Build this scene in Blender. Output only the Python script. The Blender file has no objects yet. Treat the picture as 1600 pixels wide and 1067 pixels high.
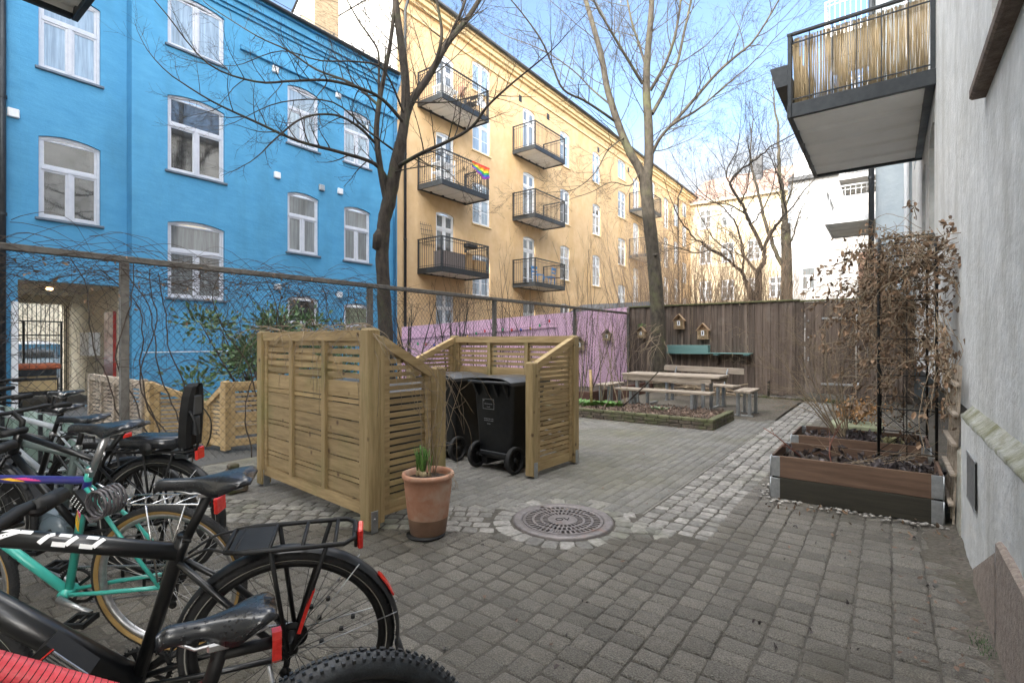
import bpy, bmesh, math, random
from math import sin, cos, pi, radians, sqrt, atan2, hypot
from mathutils import Vector, Matrix, Euler
random.seed(7)
RND = random.Random(11)
SC = bpy.context.scene
COL = SC.collection
V = Vector

# ---------------------------------------------------------------- materials
def s2l(c):
    return tuple(((x/12.92) if x <= .04045 else ((x+.055)/1.055)**2.4) for x in c)

MATS = {}
def material(name, c1, c2=None, scale=8, rough=.6, metal=0, bump=0, bscale=None, stretch=(1,1,1),
             island=0, detail=5, spec=None, c3=None, c3scale=1.2, c3lo=.52, c3hi=.68, trans=0, coat=0,
             vor=0, vscale=60, brick=None, knots=0, c3stretch=None, rvar=.0, sheen=0, dist=0, alpha=None, ramp=(.35,.65)):
    if name in MATS: return MATS[name]
    m = bpy.data.materials.new(name); MATS[name] = m
    m.use_nodes = True
    nt = m.node_tree; N = nt.nodes; L = nt.links
    b = N['Principled BSDF']
    b.inputs['Roughness'].default_value = rough
    b.inputs['Metallic'].default_value = metal
    if spec is not None: b.inputs['Specular IOR Level'].default_value = spec
    if coat: b.inputs['Coat Weight'].default_value = coat; b.inputs['Coat Roughness'].default_value = .12
    if trans:
        b.inputs['Transmission Weight'].default_value = trans
    c1 = tuple(c1)+(1,)
    b.inputs['Base Color'].default_value = c1
    col = None
    tc = N.new('ShaderNodeTexCoord')
    mp = N.new('ShaderNodeMapping'); mp.inputs['Scale'].default_value = stretch
    L.new(tc.outputs['Object'], mp.inputs['Vector'])
    vec = mp.outputs['Vector']
    if island:
        gi = N.new('ShaderNodeNewGeometry')
        # a different piece of the texture on each piece
        va = N.new('ShaderNodeVectorMath'); va.operation = 'SCALE'; va.inputs[0].default_value = (13.1, 7.7, 5.3)
        L.new(gi.outputs['Random Per Island'], va.inputs['Scale'])
        ad = N.new('ShaderNodeVectorMath'); ad.operation = 'ADD'
        L.new(vec, ad.inputs[0]); L.new(va.outputs[0], ad.inputs[1]); vec = ad.outputs[0]
    n1 = N.new('ShaderNodeTexNoise'); n1.inputs['Scale'].default_value = scale; n1.inputs['Detail'].default_value = detail
    n1.inputs['Roughness'].default_value = .62; n1.inputs['Distortion'].default_value = dist
    L.new(vec, n1.inputs['Vector'])
    if c2 is not None:
        rp = N.new('ShaderNodeValToRGB')
        rp.color_ramp.elements[0].position = ramp[0]; rp.color_ramp.elements[1].position = ramp[1]
        rp.color_ramp.elements[0].color = c1; rp.color_ramp.elements[1].color = tuple(c2)+(1,)
        L.new(n1.outputs['Fac'], rp.inputs['Fac']); col = rp.outputs['Color']
    if c3 is not None:
        n3 = N.new('ShaderNodeTexNoise'); n3.inputs['Scale'].default_value = c3scale; n3.inputs['Detail'].default_value = 6
        n3.inputs['Roughness'].default_value = .65
        if c3stretch:
            mp3 = N.new('ShaderNodeMapping'); mp3.inputs['Scale'].default_value = c3stretch
            L.new(tc.outputs['Object'], mp3.inputs['Vector']); L.new(mp3.outputs['Vector'], n3.inputs['Vector'])
        else: L.new(tc.outputs['Object'], n3.inputs['Vector'])
        mr = N.new('ShaderNodeMapRange'); mr.inputs['From Min'].default_value = c3lo; mr.inputs['From Max'].default_value = c3hi
        L.new(n3.outputs['Fac'], mr.inputs['Value'])
        mx = N.new('ShaderNodeMix'); mx.data_type = 'RGBA'
        L.new(mr.outputs['Result'], mx.inputs['Factor'])
        if col: L.new(col, mx.inputs['A'])
        else: mx.inputs['A'].default_value = c1
        mx.inputs['B'].default_value = tuple(c3)+(1,)
        col = mx.outputs['Result']
    if island:
        hs = N.new('ShaderNodeHueSaturation')
        mr2 = N.new('ShaderNodeMapRange'); mr2.inputs['To Min'].default_value = 1-island; mr2.inputs['To Max'].default_value = 1+island
        L.new(gi.outputs['Random Per Island'], mr2.inputs['Value']); L.new(mr2.outputs['Result'], hs.inputs['Value'])
        if col: L.new(col, hs.inputs['Color'])
        else: hs.inputs['Color'].default_value = c1
        col = hs.outputs['Color']
    if knots and col:
        vk = N.new('ShaderNodeTexVoronoi'); vk.inputs['Scale'].default_value = knots; vk.inputs['Randomness'].default_value = 1
        L.new(tc.outputs['Object'], vk.inputs['Vector'])
        mk = N.new('ShaderNodeMapRange'); mk.inputs['From Min'].default_value = .13; mk.inputs['From Max'].default_value = .05
        L.new(vk.outputs['Distance'], mk.inputs['Value'])
        xk = N.new('ShaderNodeMix'); xk.data_type = 'RGBA'; L.new(mk.outputs['Result'], xk.inputs['Factor']); L.new(col, xk.inputs['A']); xk.inputs['B'].default_value = (.09,.05,.022,1)
        col = xk.outputs['Result']
    if col: L.new(col, b.inputs['Base Color'])
    if rvar:
        mr3 = N.new('ShaderNodeMapRange'); mr3.inputs['To Min'].default_value = max(0, rough-rvar); mr3.inputs['To Max'].default_value = min(1, rough+rvar)
        nr = N.new('ShaderNodeTexNoise'); nr.inputs['Scale'].default_value = 2.3; nr.inputs['Detail'].default_value = 5
        L.new(tc.outputs['Object'], nr.inputs['Vector'])
        mr3.inputs['From Min'].default_value = .35; mr3.inputs['From Max'].default_value = .65
        L.new(nr.outputs['Fac'], mr3.inputs['Value']); L.new(mr3.outputs['Result'], b.inputs['Roughness'])
    h = None
    if bump:
        n2 = N.new('ShaderNodeTexNoise'); n2.inputs['Scale'].default_value = bscale or scale*3; n2.inputs['Detail'].default_value = 6
        n2.inputs['Roughness'].default_value = .6
        L.new(vec, n2.inputs['Vector'])
        bp = N.new('ShaderNodeBump'); bp.inputs['Strength'].default_value = bump; bp.inputs['Distance'].default_value = .02
        L.new(n2.outputs['Fac'], bp.inputs['Height']); h = bp
    if brick:   # painted-over masonry: (plane axes, width, height, strength)
        ax, bw, bh, st = brick
        sp = N.new('ShaderNodeSeparateXYZ'); L.new(tc.outputs['Object'], sp.inputs[0])
        cb = N.new('ShaderNodeCombineXYZ'); L.new(sp.outputs[ax], cb.inputs[0]); L.new(sp.outputs[2], cb.inputs[1])
        br = N.new('ShaderNodeTexBrick'); br.inputs['Scale'].default_value = 1
        br.inputs['Brick Width'].default_value = bw; br.inputs['Row Height'].default_value = bh
        br.inputs['Mortar Size'].default_value = .008; br.inputs['Mortar Smooth'].default_value = .6
        L.new(cb.outputs[0], br.inputs['Vector'])
        bp2 = N.new('ShaderNodeBump'); bp2.invert = True; bp2.inputs['Strength'].default_value = st; bp2.inputs['Distance'].default_value = .01
        L.new(br.outputs['Fac'], bp2.inputs['Height'])
        if h: L.new(h.outputs['Normal'], bp2.inputs['Normal'])
        h = bp2
    if vor:     # standing water drops
        vo = N.new('ShaderNodeTexVoronoi'); vo.inputs['Scale'].default_value = vscale; vo.inputs['Randomness'].default_value = 1
        L.new(tc.outputs['Object'], vo.inputs['Vector'])
        mrv = N.new('ShaderNodeMapRange'); mrv.interpolation_type = 'SMOOTHSTEP'
        mrv.inputs['From Min'].default_value = .32; mrv.inputs['From Max'].default_value = .12
        L.new(vo.outputs['Distance'], mrv.inputs['Value'])
        bp3 = N.new('ShaderNodeBump'); bp3.inputs['Strength'].default_value = vor; bp3.inputs['Distance'].default_value = .004
        L.new(mrv.outputs['Result'], bp3.inputs['Height'])
        if h: L.new(h.outputs['Normal'], bp3.inputs['Normal'])
        h = bp3
    if h: L.new(h.outputs['Normal'], b.inputs['Normal'])
    return m

# ---------------------------------------------------------------- mesh builder
class MB:
    def __init__(s): s.v = []; s.f = []; s.m = []; s.s = []
    def add(s, vs, fs, mi=0, sm=False):
        o = len(s.v); s.v.extend([tuple(p) for p in vs])
        for f in fs:
            s.f.append(tuple(i+o for i in f)); s.m.append(mi); s.s.append(sm)
        return s
    def box(s, x0, y0, z0, x1, y1, z1, mi=0):
        if x0 > x1: x0, x1 = x1, x0
        if y0 > y1: y0, y1 = y1, y0
        if z0 > z1: z0, z1 = z1, z0
        return s.add([(x0,y0,z0),(x1,y0,z0),(x1,y1,z0),(x0,y1,z0),(x0,y0,z1),(x1,y0,z1),(x1,y1,z1),(x0,y1,z1)],
              [(0,3,2,1),(4,5,6,7),(0,1,5,4),(1,2,6,5),(2,3,7,6),(3,0,4,7)], mi)
    def cbox(s, x0, y0, z0, x1, y1, z1, c=.004, mi=0):
        """box with bevelled long edges and rims"""
        if x0 > x1: x0, x1 = x1, x0
        if y0 > y1: y0, y1 = y1, y0
        if z0 > z1: z0, z1 = z1, z0
        c = min(c, (x1-x0)*.3, (y1-y0)*.3, (z1-z0)*.3)
        P = []
        for (z, i) in ((z0, c), (z0+c, 0), (z1-c, 0), (z1, c)):
            a0, a1, b0, b1 = x0+i, x1-i, y0+i, y1-i
            P += [(a0+c*(i==0),b0,z),(a1-c*(i==0),b0,z),(a1,b0+c*(i==0),z),(a1,b1-c*(i==0),z),(a1-c*(i==0),b1,z),(a0+c*(i==0),b1,z),(a0,b1-c*(i==0),z),(a0,b0+c*(i==0),z)]
        F = [tuple(range(7,-1,-1)), tuple(range(24,32))]
        for k in range(3):
            for j in range(8):
                a = k*8+j; b = k*8+(j+1)%8
                F.append((a, b, b+8, a+8))
        return s.add(P, F, mi)
    def bar(s, p0, p1, w, h, mi=0, up=(0,0,1), c=0):
        p0 = V(p0); p1 = V(p1); d = (p1-p0); L = d.length
        if L < 1e-6: return s
        d.normalize(); up = V(up)
        x = d.cross(up)
        if x.length < 1e-4: x = d.cross(V((1,0,0)))
        x.normalize(); u = x.cross(d)
        vs = []
        for p in (p0, p1):
            for a, b in ((-1,-1),(1,-1),(1,1),(-1,1)): vs.append(p + x*a*w/2 + u*b*h/2)
        return s.add(vs, [(0,3,2,1),(4,5,6,7),(0,1,5,4),(1,2,6,5),(2,3,7,6),(3,0,4,7)][::1], mi)
    def tube(s, pts, r, n=6, mi=0, caps=True, sm=True, flat=1):
        pts = [V(p) for p in pts]; k = len(pts)
        if k < 2: return s
        rs = r if isinstance(r, (list, tuple)) else [r]*k
        vs = []; prev = None
        for i, p in enumerate(pts):
            d = (pts[min(i+1, k-1)] - pts[max(i-1, 0)])
            if d.length < 1e-9: d = V((0,0,1))
            d.normalize()
            if prev is None:
                a = d.cross(V((0,0,1)))
                if a.length < .05: a = d.cross(V((1,0,0)))
            else:
                a = prev - d*prev.dot(d)
                if a.length < 1e-5: a = d.orthogonal()
            a.normalize(); prev = a; b = d.cross(a)
            for j in range(n):
                t = 2*pi*j/n
                vs.append(p + a*cos(t)*rs[i] + b*sin(t)*rs[i]*flat)
        fs = []
        for i in range(k-1):
            for j in range(n):
                q = (j+1) % n
                fs.append((i*n+j, i*n+q, (i+1)*n+q, (i+1)*n+j))
        if caps:
            fs.append(tuple(range(n-1, -1, -1))); fs.append(tuple(range((k-1)*n, k*n)))
        return s.add(vs, fs, mi, sm)
    def lathe(s, prof, n=24, mi=0, org=(0,0,0), axis='z', sm=True, a0=0, a1=2*pi):
        """prof: (radius, height)"""
        vs = []; full = abs(a1-a0-2*pi) < 1e-6; m = n if full else n+1
        for (r, z) in prof:
            for j in range(m):
                t = a0+(a1-a0)*j/n
                x, y = r*cos(t), r*sin(t)
                p = {'z': (x,y,z), 'y': (x,z,y), 'x': (z,x,y)}[axis]
                vs.append((p[0]+org[0], p[1]+org[1], p[2]+org[2]))
        fs = []
        for i in range(len(prof)-1):
            for j in range(n):
                q = (j+1) % m
                fs.append((i*m+j, i*m+q, (i+1)*m+q, (i+1)*m+j))
        return s.add(vs, fs, mi, sm)
    def disc(s, c, r, n=20, axis='z', mi=0):
        vs = []
        for j in range(n):
            t = 2*pi*j/n; x, y = r*cos(t), r*sin(t)
            p = {'z': (x,y,0), 'y': (x,0,y), 'x': (0,x,y)}[axis]
            vs.append((p[0]+c[0], p[1]+c[1], p[2]+c[2]))
        return s.add(vs, [tuple(range(n))], mi)
    def prism(s, poly, f0, f1, mi=0, sm=False):
        """poly: 2-D list; f0/f1 map (a,b)->3-D for both ends"""
        n = len(poly)
        vs = [f0(*p) for p in poly] + [f1(*p) for p in poly]
        fs = [tuple(range(n-1, -1, -1)), tuple(range(n, 2*n))] + [(j, (j+1)%n, n+(j+1)%n, n+j) for j in range(n)]
        return s.add(vs, fs, mi, sm)
    def quad(s, a, b, c, d, mi=0): return s.add([a,b,c,d], [(0,1,2,3)], mi)
    def torus(s, R, r, n=48, k=8, mi=0, org=(0,0,0), axis='y', ry=None):
        prof = [(R + r*cos(2*pi*i/k), (ry or r)*sin(2*pi*i/k)) for i in range(k+1)]
        return s.lathe(prof, n, mi, org, axis)
    def xf(s, M):
        s.v = [tuple(M @ V(p)) for p in s.v]; return s
    def build(s, name, mats, parent=None, org=None, loc=None, rot=None, hide=False):
        me = bpy.data.meshes.new(name)
        if org is None:
            org = (0,0,0)
            if parent is not None: org = WORG.get(parent.name, (0,0,0))
        vs = [(p[0]-org[0], p[1]-org[1], p[2]-org[2]) for p in s.v]
        me.from_pydata(vs, [], s.f)
        if not isinstance(mats, (list, tuple)): mats = [mats]
        for m in mats: me.materials.append(m)
        if len(mats) > 1: me.polygons.foreach_set('material_index', s.m)
        me.polygons.foreach_set('use_smooth', s.s)
        me.update()
        o = bpy.data.objects.new(name, me); COL.objects.link(o)
        if parent is not None: o.parent = parent; WORG[o.name] = org
        if loc is not None: o.location = loc
        elif parent is None and org != (0,0,0): o.location = org; WORG[o.name] = org
        if rot is not None: o.rotation_euler = rot
        return o
WORG = {}   # a thing's base point, so that parts written in world coordinates land right

def tag(o, label=None, cat=None, group=None, kind=None):
    if label: o['label'] = label
    if cat: o['category'] = cat
    if group: o['group'] = group
    if kind: o['kind'] = kind
    return o
def thing(name, loc, label, cat, group=None, rz=0, world=True):
    o = bpy.data.objects.new(name, None); COL.objects.link(o)
    o.empty_display_size = .2
    o.location = loc; o.rotation_euler = (0,0,rz)
    if world and rz == 0: WORG[o.name] = tuple(loc)
    else: WORG[o.name] = (0,0,0)
    return tag(o, label, cat, group)
KIDS = {}
def copy_tree(o, parent=None, loc=None, rz=None, label=None, group=None):
    c = o.copy(); COL.objects.link(c)
    if parent is not None: c.parent = parent
    if loc is not None: c.location = loc
    if rz is not None: c.rotation_euler = (0,0,rz)
    if label: c['label'] = label
    if group: c['group'] = group
    for ch in [x for x in bpy.data.objects if x.parent == o]: copy_tree(ch, c)
    return c
def rm(v): return random.uniform(-v, v)

# ---------------------------------------------------------------- the camera's own geometry (used to place measured points)
FPX = 790.0; CX, HY, CH = 800.0, 533.5, 1.40
YAW = math.atan2(588, 790)
FW = V((-sin(YAW), cos(YAW), 0)); RT = V((cos(YAW), sin(YAW), 0))
def W(u, v, t):
    """measured picture point at t metres depth -> world"""
    p = FW*t + RT*((u-CX)/FPX*t); p.z = CH + (HY-v)/FPX*t
    return p
cam = bpy.data.cameras.new('camera'); cam.sensor_width = 36; cam.lens = 36*FPX/1600
cam.clip_end = 3000; cam.clip_start = .05
co = bpy.data.objects.new('camera', cam); COL.objects.link(co)
co.location = (0,0,CH); co.rotation_euler = (radians(90), 0, YAW)
SC.camera = co

# ---------------------------------------------------------------- light
SUN_EL = radians(27); SUN_AZ = radians(-2)     # the sun stands behind the camera
w = bpy.data.worlds.new('World'); SC.world = w; w.use_nodes = True
nt = w.node_tree; N = nt.nodes; L = nt.links
bg = N['Background']; bg.inputs['Strength'].default_value = .15
sky = N.new('ShaderNodeTexSky'); sky.sky_type = 'NISHITA'; sky.sun_disc = False
sky.sun_elevation = SUN_EL; sky.sun_rotation = radians(180)
sky.air_density = 1.0; sky.dust_density = 1.2; sky.ozone_density = 1.6
tc = N.new('ShaderNodeTexCoord')
mp = N.new('ShaderNodeMapping'); mp.inputs['Scale'].default_value = (1, 1, 2.6); mp.inputs['Location'].default_value = (.35, .1, 0)
L.new(tc.outputs['Generated'], mp.inputs['Vector'])
nz = N.new('ShaderNodeTexNoise'); nz.inputs['Scale'].default_value = 2.2; nz.inputs['Detail'].default_value = 7; nz.inputs['Roughness'].default_value = .55
L.new(mp.outputs['Vector'], nz.inputs['Vector'])
sp = N.new('ShaderNodeSeparateXYZ'); L.new(tc.outputs['Generated'], sp.inputs[0])
hz = N.new('ShaderNodeMapRange'); hz.inputs['From Min'].default_value = .55; hz.inputs['From Max'].default_value = .14   # more cloud low down
hz.inputs['To Min'].default_value = -.2; hz.inputs['To Max'].default_value = .20
L.new(sp.outputs[2], hz.inputs['Value'])
ad = N.new('ShaderNodeMath'); ad.operation = 'ADD'; L.new(nz.outputs['Fac'], ad.inputs[0]); L.new(hz.outputs['Result'], ad.inputs[1])
CLA = 2.5; CL_FILL = 38
# overbright cloud overhead and behind the viewer, added out of view as fill light
def mrange(src, a, b, c, d):
    q = N.new('ShaderNodeMapRange'); q.interpolation_type = 'SMOOTHSTEP'
    for k, x in (('From Min', a), ('From Max', b), ('To Min', c), ('To Max', d)): q.inputs[k].default_value = x
    L.new(src, q.inputs['Value']); return q.outputs['Result']
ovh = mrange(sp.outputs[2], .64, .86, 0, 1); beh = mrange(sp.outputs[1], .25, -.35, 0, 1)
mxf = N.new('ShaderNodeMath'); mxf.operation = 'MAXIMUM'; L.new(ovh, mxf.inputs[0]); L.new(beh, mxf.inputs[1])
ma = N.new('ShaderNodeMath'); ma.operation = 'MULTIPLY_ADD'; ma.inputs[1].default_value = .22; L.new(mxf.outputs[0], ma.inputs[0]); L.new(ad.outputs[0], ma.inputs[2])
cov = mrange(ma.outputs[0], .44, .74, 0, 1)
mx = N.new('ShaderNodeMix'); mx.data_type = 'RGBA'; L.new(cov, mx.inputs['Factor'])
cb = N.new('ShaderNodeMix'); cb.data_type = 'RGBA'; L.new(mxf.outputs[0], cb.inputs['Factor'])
cb.inputs['A'].default_value = (CLA, CLA*1.01, CLA*1.03, 1); cb.inputs['B'].default_value = (CL_FILL, CL_FILL*.965, CL_FILL*.90, 1)
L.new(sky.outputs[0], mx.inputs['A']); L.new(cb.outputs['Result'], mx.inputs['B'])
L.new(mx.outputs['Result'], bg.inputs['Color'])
sl = bpy.data.lights.new('sun', 'SUN'); sl.energy = 2.0; sl.angle = radians(.6); sl.color = (1, .95, .87)
so = bpy.data.objects.new('sun', sl); COL.objects.link(so)
sd = V((-.055, cos(SUN_EL), -sin(SUN_EL)))
so.rotation_euler = sd.to_track_quat('-Z', 'Y').to_euler(); so.location = (0, -20, 30)
SC.view_settings.view_transform = 'Standard'; SC.view_settings.look = 'None'
SC.view_settings.exposure = 1.65; SC.view_settings.gamma = 1
SC.render.engine = 'CYCLES'
try:
    SC.cycles.use_denoising = True
    SC.cycles.max_bounces = 8; SC.cycles.diffuse_bounces = 4
except Exception: pass

# palette
M_blue  = material('blue_paint', (.062,.275,.495), (.08,.315,.54), 3, .75, bump=.5, bscale=7, brick=(1,.25,.085,.12), stretch=(1,.6,1.5), c3=(.055,.225,.375), c3scale=1.1, c3lo=.46, c3hi=.8, c3stretch=(1,1,.32))
M_yel   = material('ochre_render', (.59,.40,.215), (.66,.47,.27), 2.2, .85, bump=.35, bscale=14, brick=(1,.25,.085,.3), c3=(.54,.345,.15), c3scale=.8, c3lo=.48, c3hi=.8, c3stretch=(1,1,.4))
M_ycorn = material('ochre_cornice', (.66,.50,.28), (.72,.55,.31), 3, .8, bump=.2)
M_white = material('white_paint', (.70,.72,.76), (.76,.78,.80), 6, .45, bump=.05)
M_wframe= material('window_frame_paint', (.50,.53,.60), (.58,.60,.66), 9, .35)
M_gable = material('white_render', (.60,.585,.56), (.67,.655,.63), 3, .85, bump=.2)
M_grey  = material('grey_render', (.49,.495,.485), (.61,.61,.595), 5, .88, bump=.65, bscale=13, c3=(.36,.355,.325), c3scale=2.2, c3lo=.45, c3hi=.75, c3stretch=(1,1,.5), dist=.6)
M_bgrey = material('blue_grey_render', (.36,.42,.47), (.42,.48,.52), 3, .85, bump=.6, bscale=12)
M_moss  = material('mossy_render', (.36,.36,.33), (.24,.24,.18), 7, .9, bump=.9, bscale=20, c3=(.15,.15,.085), c3scale=5, c3lo=.45, c3hi=.65)
M_slate = material('slate_roof', (.05,.055,.06), (.09,.09,.095), 10, .7, bump=.3)
M_tile  = material('red_tile_roof', (.27,.18,.145), (.37,.26,.21), 14, .85, bump=.6, stretch=(6,1,1))
M_dark  = material('dark_metal', (.035,.04,.045), (.05,.055,.06), 12, .45, .6, rvar=.1)
M_galv  = material('galvanised_steel', (.38,.40,.42), (.50,.52,.54), 30, .42, .85, bump=.05)
M_under = material('balcony_underside', (.74,.73,.70), (.80,.79,.76), 2, .6)
M_bark  = material('bark', (.022,.017,.013), (.060,.046,.034), 14, .9, bump=.9, bscale=30, stretch=(1,1,.35), c3=(.055,.06,.028), c3scale=2.5, c3lo=.52, c3hi=.7)
M_bark2 = material('pale_bark', (.045,.037,.028), (.105,.088,.066), 12, .9, bump=.7, bscale=26, stretch=(1,1,.4), c3=(.12,.12,.06), c3scale=2.0, c3lo=.5, c3hi=.7)
M_twig  = material('twig_bark', (.04,.029,.023), (.08,.06,.048), 20, .9)
M_twigl = material('pale_twig_bark', (.20,.15,.10), (.32,.25,.17), 20, .9)
M_pine  = material('impregnated_pine', (.24,.165,.075), (.39,.28,.14), 5, .75, bump=.25, bscale=24, stretch=(.6,.6,6), island=.2, c3=(.19,.18,.065), c3scale=1.4, c3lo=.54, c3hi=.82, knots=5)
M_pinev = material('pine_upright', (.25,.18,.08), (.385,.28,.14), 5, .75, bump=.25, bscale=24, stretch=(6,6,.5), island=.12, c3=(.19,.185,.07), c3scale=1.4, c3lo=.52, c3hi=.8, knots=5)
M_pinew = material('warm_pine', (.34,.23,.10), (.50,.36,.19), 5, .7, bump=.2, bscale=24, stretch=(.6,.6,6), island=.15, knots=5)
M_brown = material('weathered_brown_boards', (.085,.062,.048), (.17,.13,.105), 3.5, .85, bump=.45, bscale=22, stretch=(7,7,.35), island=.3, c3=(.24,.20,.17), c3scale=1.1, c3lo=.56, c3hi=.8)
M_pink  = material('pink_paint', (.63,.39,.54), (.70,.46,.60), 4, .7, bump=.15, stretch=(5,5,.6), island=.05)
M_table = material('bleached_timber', (.25,.205,.16), (.40,.335,.27), 4, .8, bump=.35, bscale=22, stretch=(.5,6,6), island=.15)
M_terra = material('terracotta', (.40,.185,.11), (.50,.27,.18), 5, .8, bump=.15, c3=(.52,.42,.33), c3scale=3.6, c3lo=.46, c3hi=.7)
M_tdark = material('damp_terracotta', (.17,.095,.06), (.24,.14,.09), 7, .6, bump=.15)
M_soil  = material('soil', (.03,.022,.016), (.075,.055,.04), 30, .95, bump=1, bscale=60)
M_mulch = material('dead_leaf', (.10,.06,.04), (.20,.13,.09), 20, .8, island=.5)
M_dleaf = material('withered_leaf', (.12,.075,.048), (.28,.185,.115), 16, .8, island=.6)
M_green = material('fresh_leaf', (.07,.16,.03), (.14,.28,.06), 9, .5, island=.3)
M_ever  = material('evergreen_leaf', (.05,.10,.04), (.11,.19,.08), 9, .35, island=.4)
M_binp  = material('black_bin_plastic', (.010,.011,.013), (.016,.017,.019), 20, .42, rvar=.12, bump=.04, bscale=80)
M_binlid= material('grey_bin_lid', (.035,.037,.04), (.06,.062,.065), 8, .38, rvar=.12)
M_rub   = material('rubber', (.010,.010,.011), (.018,.018,.018), 30, .75, bump=.2, bscale=120)
M_wetrub= material('wet_rubber', (.012,.013,.015), (.03,.035,.04), 30, .45, bump=.2, bscale=120)
M_blk   = material('black_frame_paint', (.004,.0045,.0055), None, 5, .36, coat=.25)
M_matbl = material('matt_black', (.006,.006,.0065), (.011,.011,.011), 20, .55, spec=.35)
M_sadl  = material('wet_saddle', (.008,.009,.011), (.016,.018,.022), 20, .27, coat=.35, vor=.9, vscale=110, rvar=.1)
M_teal  = material('teal_frame_paint', (.05,.40,.33), None, 5, .3, coat=.5)
M_purp  = material('purple_frame_paint', (.022,.022,.16), None, 5, .3, coat=.5)
M_gbike = material('grey_green_frame_paint', (.12,.155,.15), None, 5, .35, coat=.3)
M_silv  = material('silver_frame_paint', (.42,.46,.50), None, 5, .35, coat=.3)
M_chrome= material('chrome', (.6,.6,.6), None, 5, .2, 1)
M_alu   = material('brushed_aluminium', (.35,.35,.36), (.5,.5,.5), 40, .38, .9)
M_tape  = material('red_bar_tape', (.50,.04,.055), (.60,.07,.085), 12, .5, bump=.1)
M_redr  = material('red_reflector', (.55,.02,.015), (.7,.04,.03), 60, .15, coat=.5)
M_whit  = material('white_print', (.72,.72,.72), None, 5, .5)
M_gold  = material('gum_sidewall', (.28,.17,.05), (.34,.22,.08), 12, .7)
M_fyel  = material('yellow_print', (.75,.42,.02), None, 5, .4)
M_fpnk  = material('pink_print', (.62,.06,.22), None, 5, .4)
M_iron  = material('cast_iron', (.15,.135,.13), (.24,.215,.21), 18, .5, .3, bump=.25, c3=(.20,.10,.06), c3scale=4.5, c3lo=.6, c3hi=.72)
M_black = material('deep_black', (.004,.004,.004), None, 5, .9)
M_collar= material('pallet_collar_timber', (.095,.055,.035), (.165,.10,.066), 4, .75, bump=.2, bscale=24, stretch=(.5,.5,6), island=.12)
M_collard=material('soaked_pallet_collar', (.022,.02,.014), (.04,.035,.024), 5, .7, bump=.2, stretch=(.5,.5,6))
M_brick = material('mossy_garden_brick', (.075,.06,.045), (.13,.105,.08), 20, .9, bump=.5, bscale=60, island=.25, c3=(.075,.095,.03), c3scale=3, c3lo=.45, c3hi=.68)
M_brickm= material('moss_topped_brick', (.13,.12,.075), (.105,.115,.05), 12, .9, bump=.6, bscale=50, island=.2)
M_rust  = material('rust_brown_timber', (.085,.038,.028), (.125,.06,.045), 5, .75, bump=.15, stretch=(.5,.5,6))
M_tealp = material('sea_green_paint', (.12,.24,.235), (.15,.28,.27), 5, .5, bump=.1, stretch=(.5,5,5))
M_natw  = material('pale_raw_wood', (.40,.27,.16), (.50,.36,.23), 9, .7, bump=.2)
M_reed  = material('reed', (.42,.31,.17), (.58,.46,.29), 10, .75, island=.3, stretch=(8,8,.4))
M_cobw  = material('pale_granite_sett', (.165,.156,.142), (.295,.28,.257), 26, .75, bump=.6, bscale=60, island=.34, c3=(.115,.12,.07), c3scale=.7, c3lo=.52, c3hi=.72)
M_pave  = material('concrete_paver', (.10,.091,.077), (.30,.275,.235), 150, .52, bump=1, bscale=130, island=.2, ramp=(.40,.66), c3=(.10,.088,.06), c3scale=.7, c3lo=.5, c3hi=.7, rvar=.22, detail=9)
M_pave2 = material('flat_paver', (.125,.119,.106), (.20,.192,.175), 50, .75, bump=.45, bscale=90, island=.13, c3=(.13,.125,.085), c3scale=.5, c3lo=.48, c3hi=.7, rvar=.15, detail=8)
M_joint = material('joint_sand', (.055,.049,.04), (.11,.10,.083), 40, .95, bump=.6, bscale=80)
M_joint2= material('pale_joint_sand', (.19,.18,.16), (.26,.245,.22), 40, .95, bump=.5, bscale=80)
M_dirt  = material('trodden_dirt', (.075,.064,.052), (.16,.14,.115), 34, .95, bump=1, bscale=70, c3=(.06,.06,.035), c3scale=1.5, c3lo=.5, c3hi=.7)
M_pebble= material('pebble', (.20,.185,.165), (.36,.34,.31), 20, .6, island=.5)
M_tarm  = material('asphalt', (.06,.06,.06), (.09,.09,.088), 60, .85, bump=.3)
M_cream = material('cream_render', (.60,.55,.44), (.66,.61,.50), 3, .8, bump=.2)
M_chim  = material('chimney_brick', (.42,.32,.20), (.22,.16,.10), 9, .9, bump=.6, bscale=20, stretch=(1,1,4))
def glass(name, c, rough=.04, spec=.9):
    c2 = tuple(x*1.7+.01 for x in c)
    m = material(name, c, c2, 3.2, rough, 0, spec=spec, coat=.3, bump=.035, bscale=1.6, stretch=(6,6,.35), dist=.3)
    m.node_tree.nodes['Principled BSDF'].inputs['IOR'].default_value = 2.1
    return m
M_g1 = glass('window_glass_dark', (.018,.02,.022), .03)
M_g2 = glass('window_glass_curtained', (.13,.14,.145), .05, .6)
M_g3 = glass('window_glass_pale_blue', (.22,.28,.34), .06, .6)
M_g4 = glass('window_glass_olive', (.13,.15,.10), .05)
for g in (M_g1, M_g2, M_g3, M_g4):
    g.node_tree.nodes['Principled BSDF'].inputs['Coat Roughness'].default_value = .02

# ================================================================= GROUND
def struct(o, kind='structure'): return tag(o, kind=kind)
m = MB(); m.quad((-400,-300,-.06),(400,-300,-.06),(400,500,-.06),(-400,500,-.06)); struct(m.build('ground', M_dirt))
m = MB(); m.quad((-6.25,-.6,-.010),(.46,-.6,-.010),(.46,14.3,-.010),(-6.25,14.3,-.010)); struct(m.build('courtyard_bedding', M_joint))
m = MB(); m.quad((-60,-4,-.012),(-6.27,-4,-.012),(-6.27,11.6,-.012),(-60,11.6,-.012)); struct(m.build('yard_asphalt', M_tarm))

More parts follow.
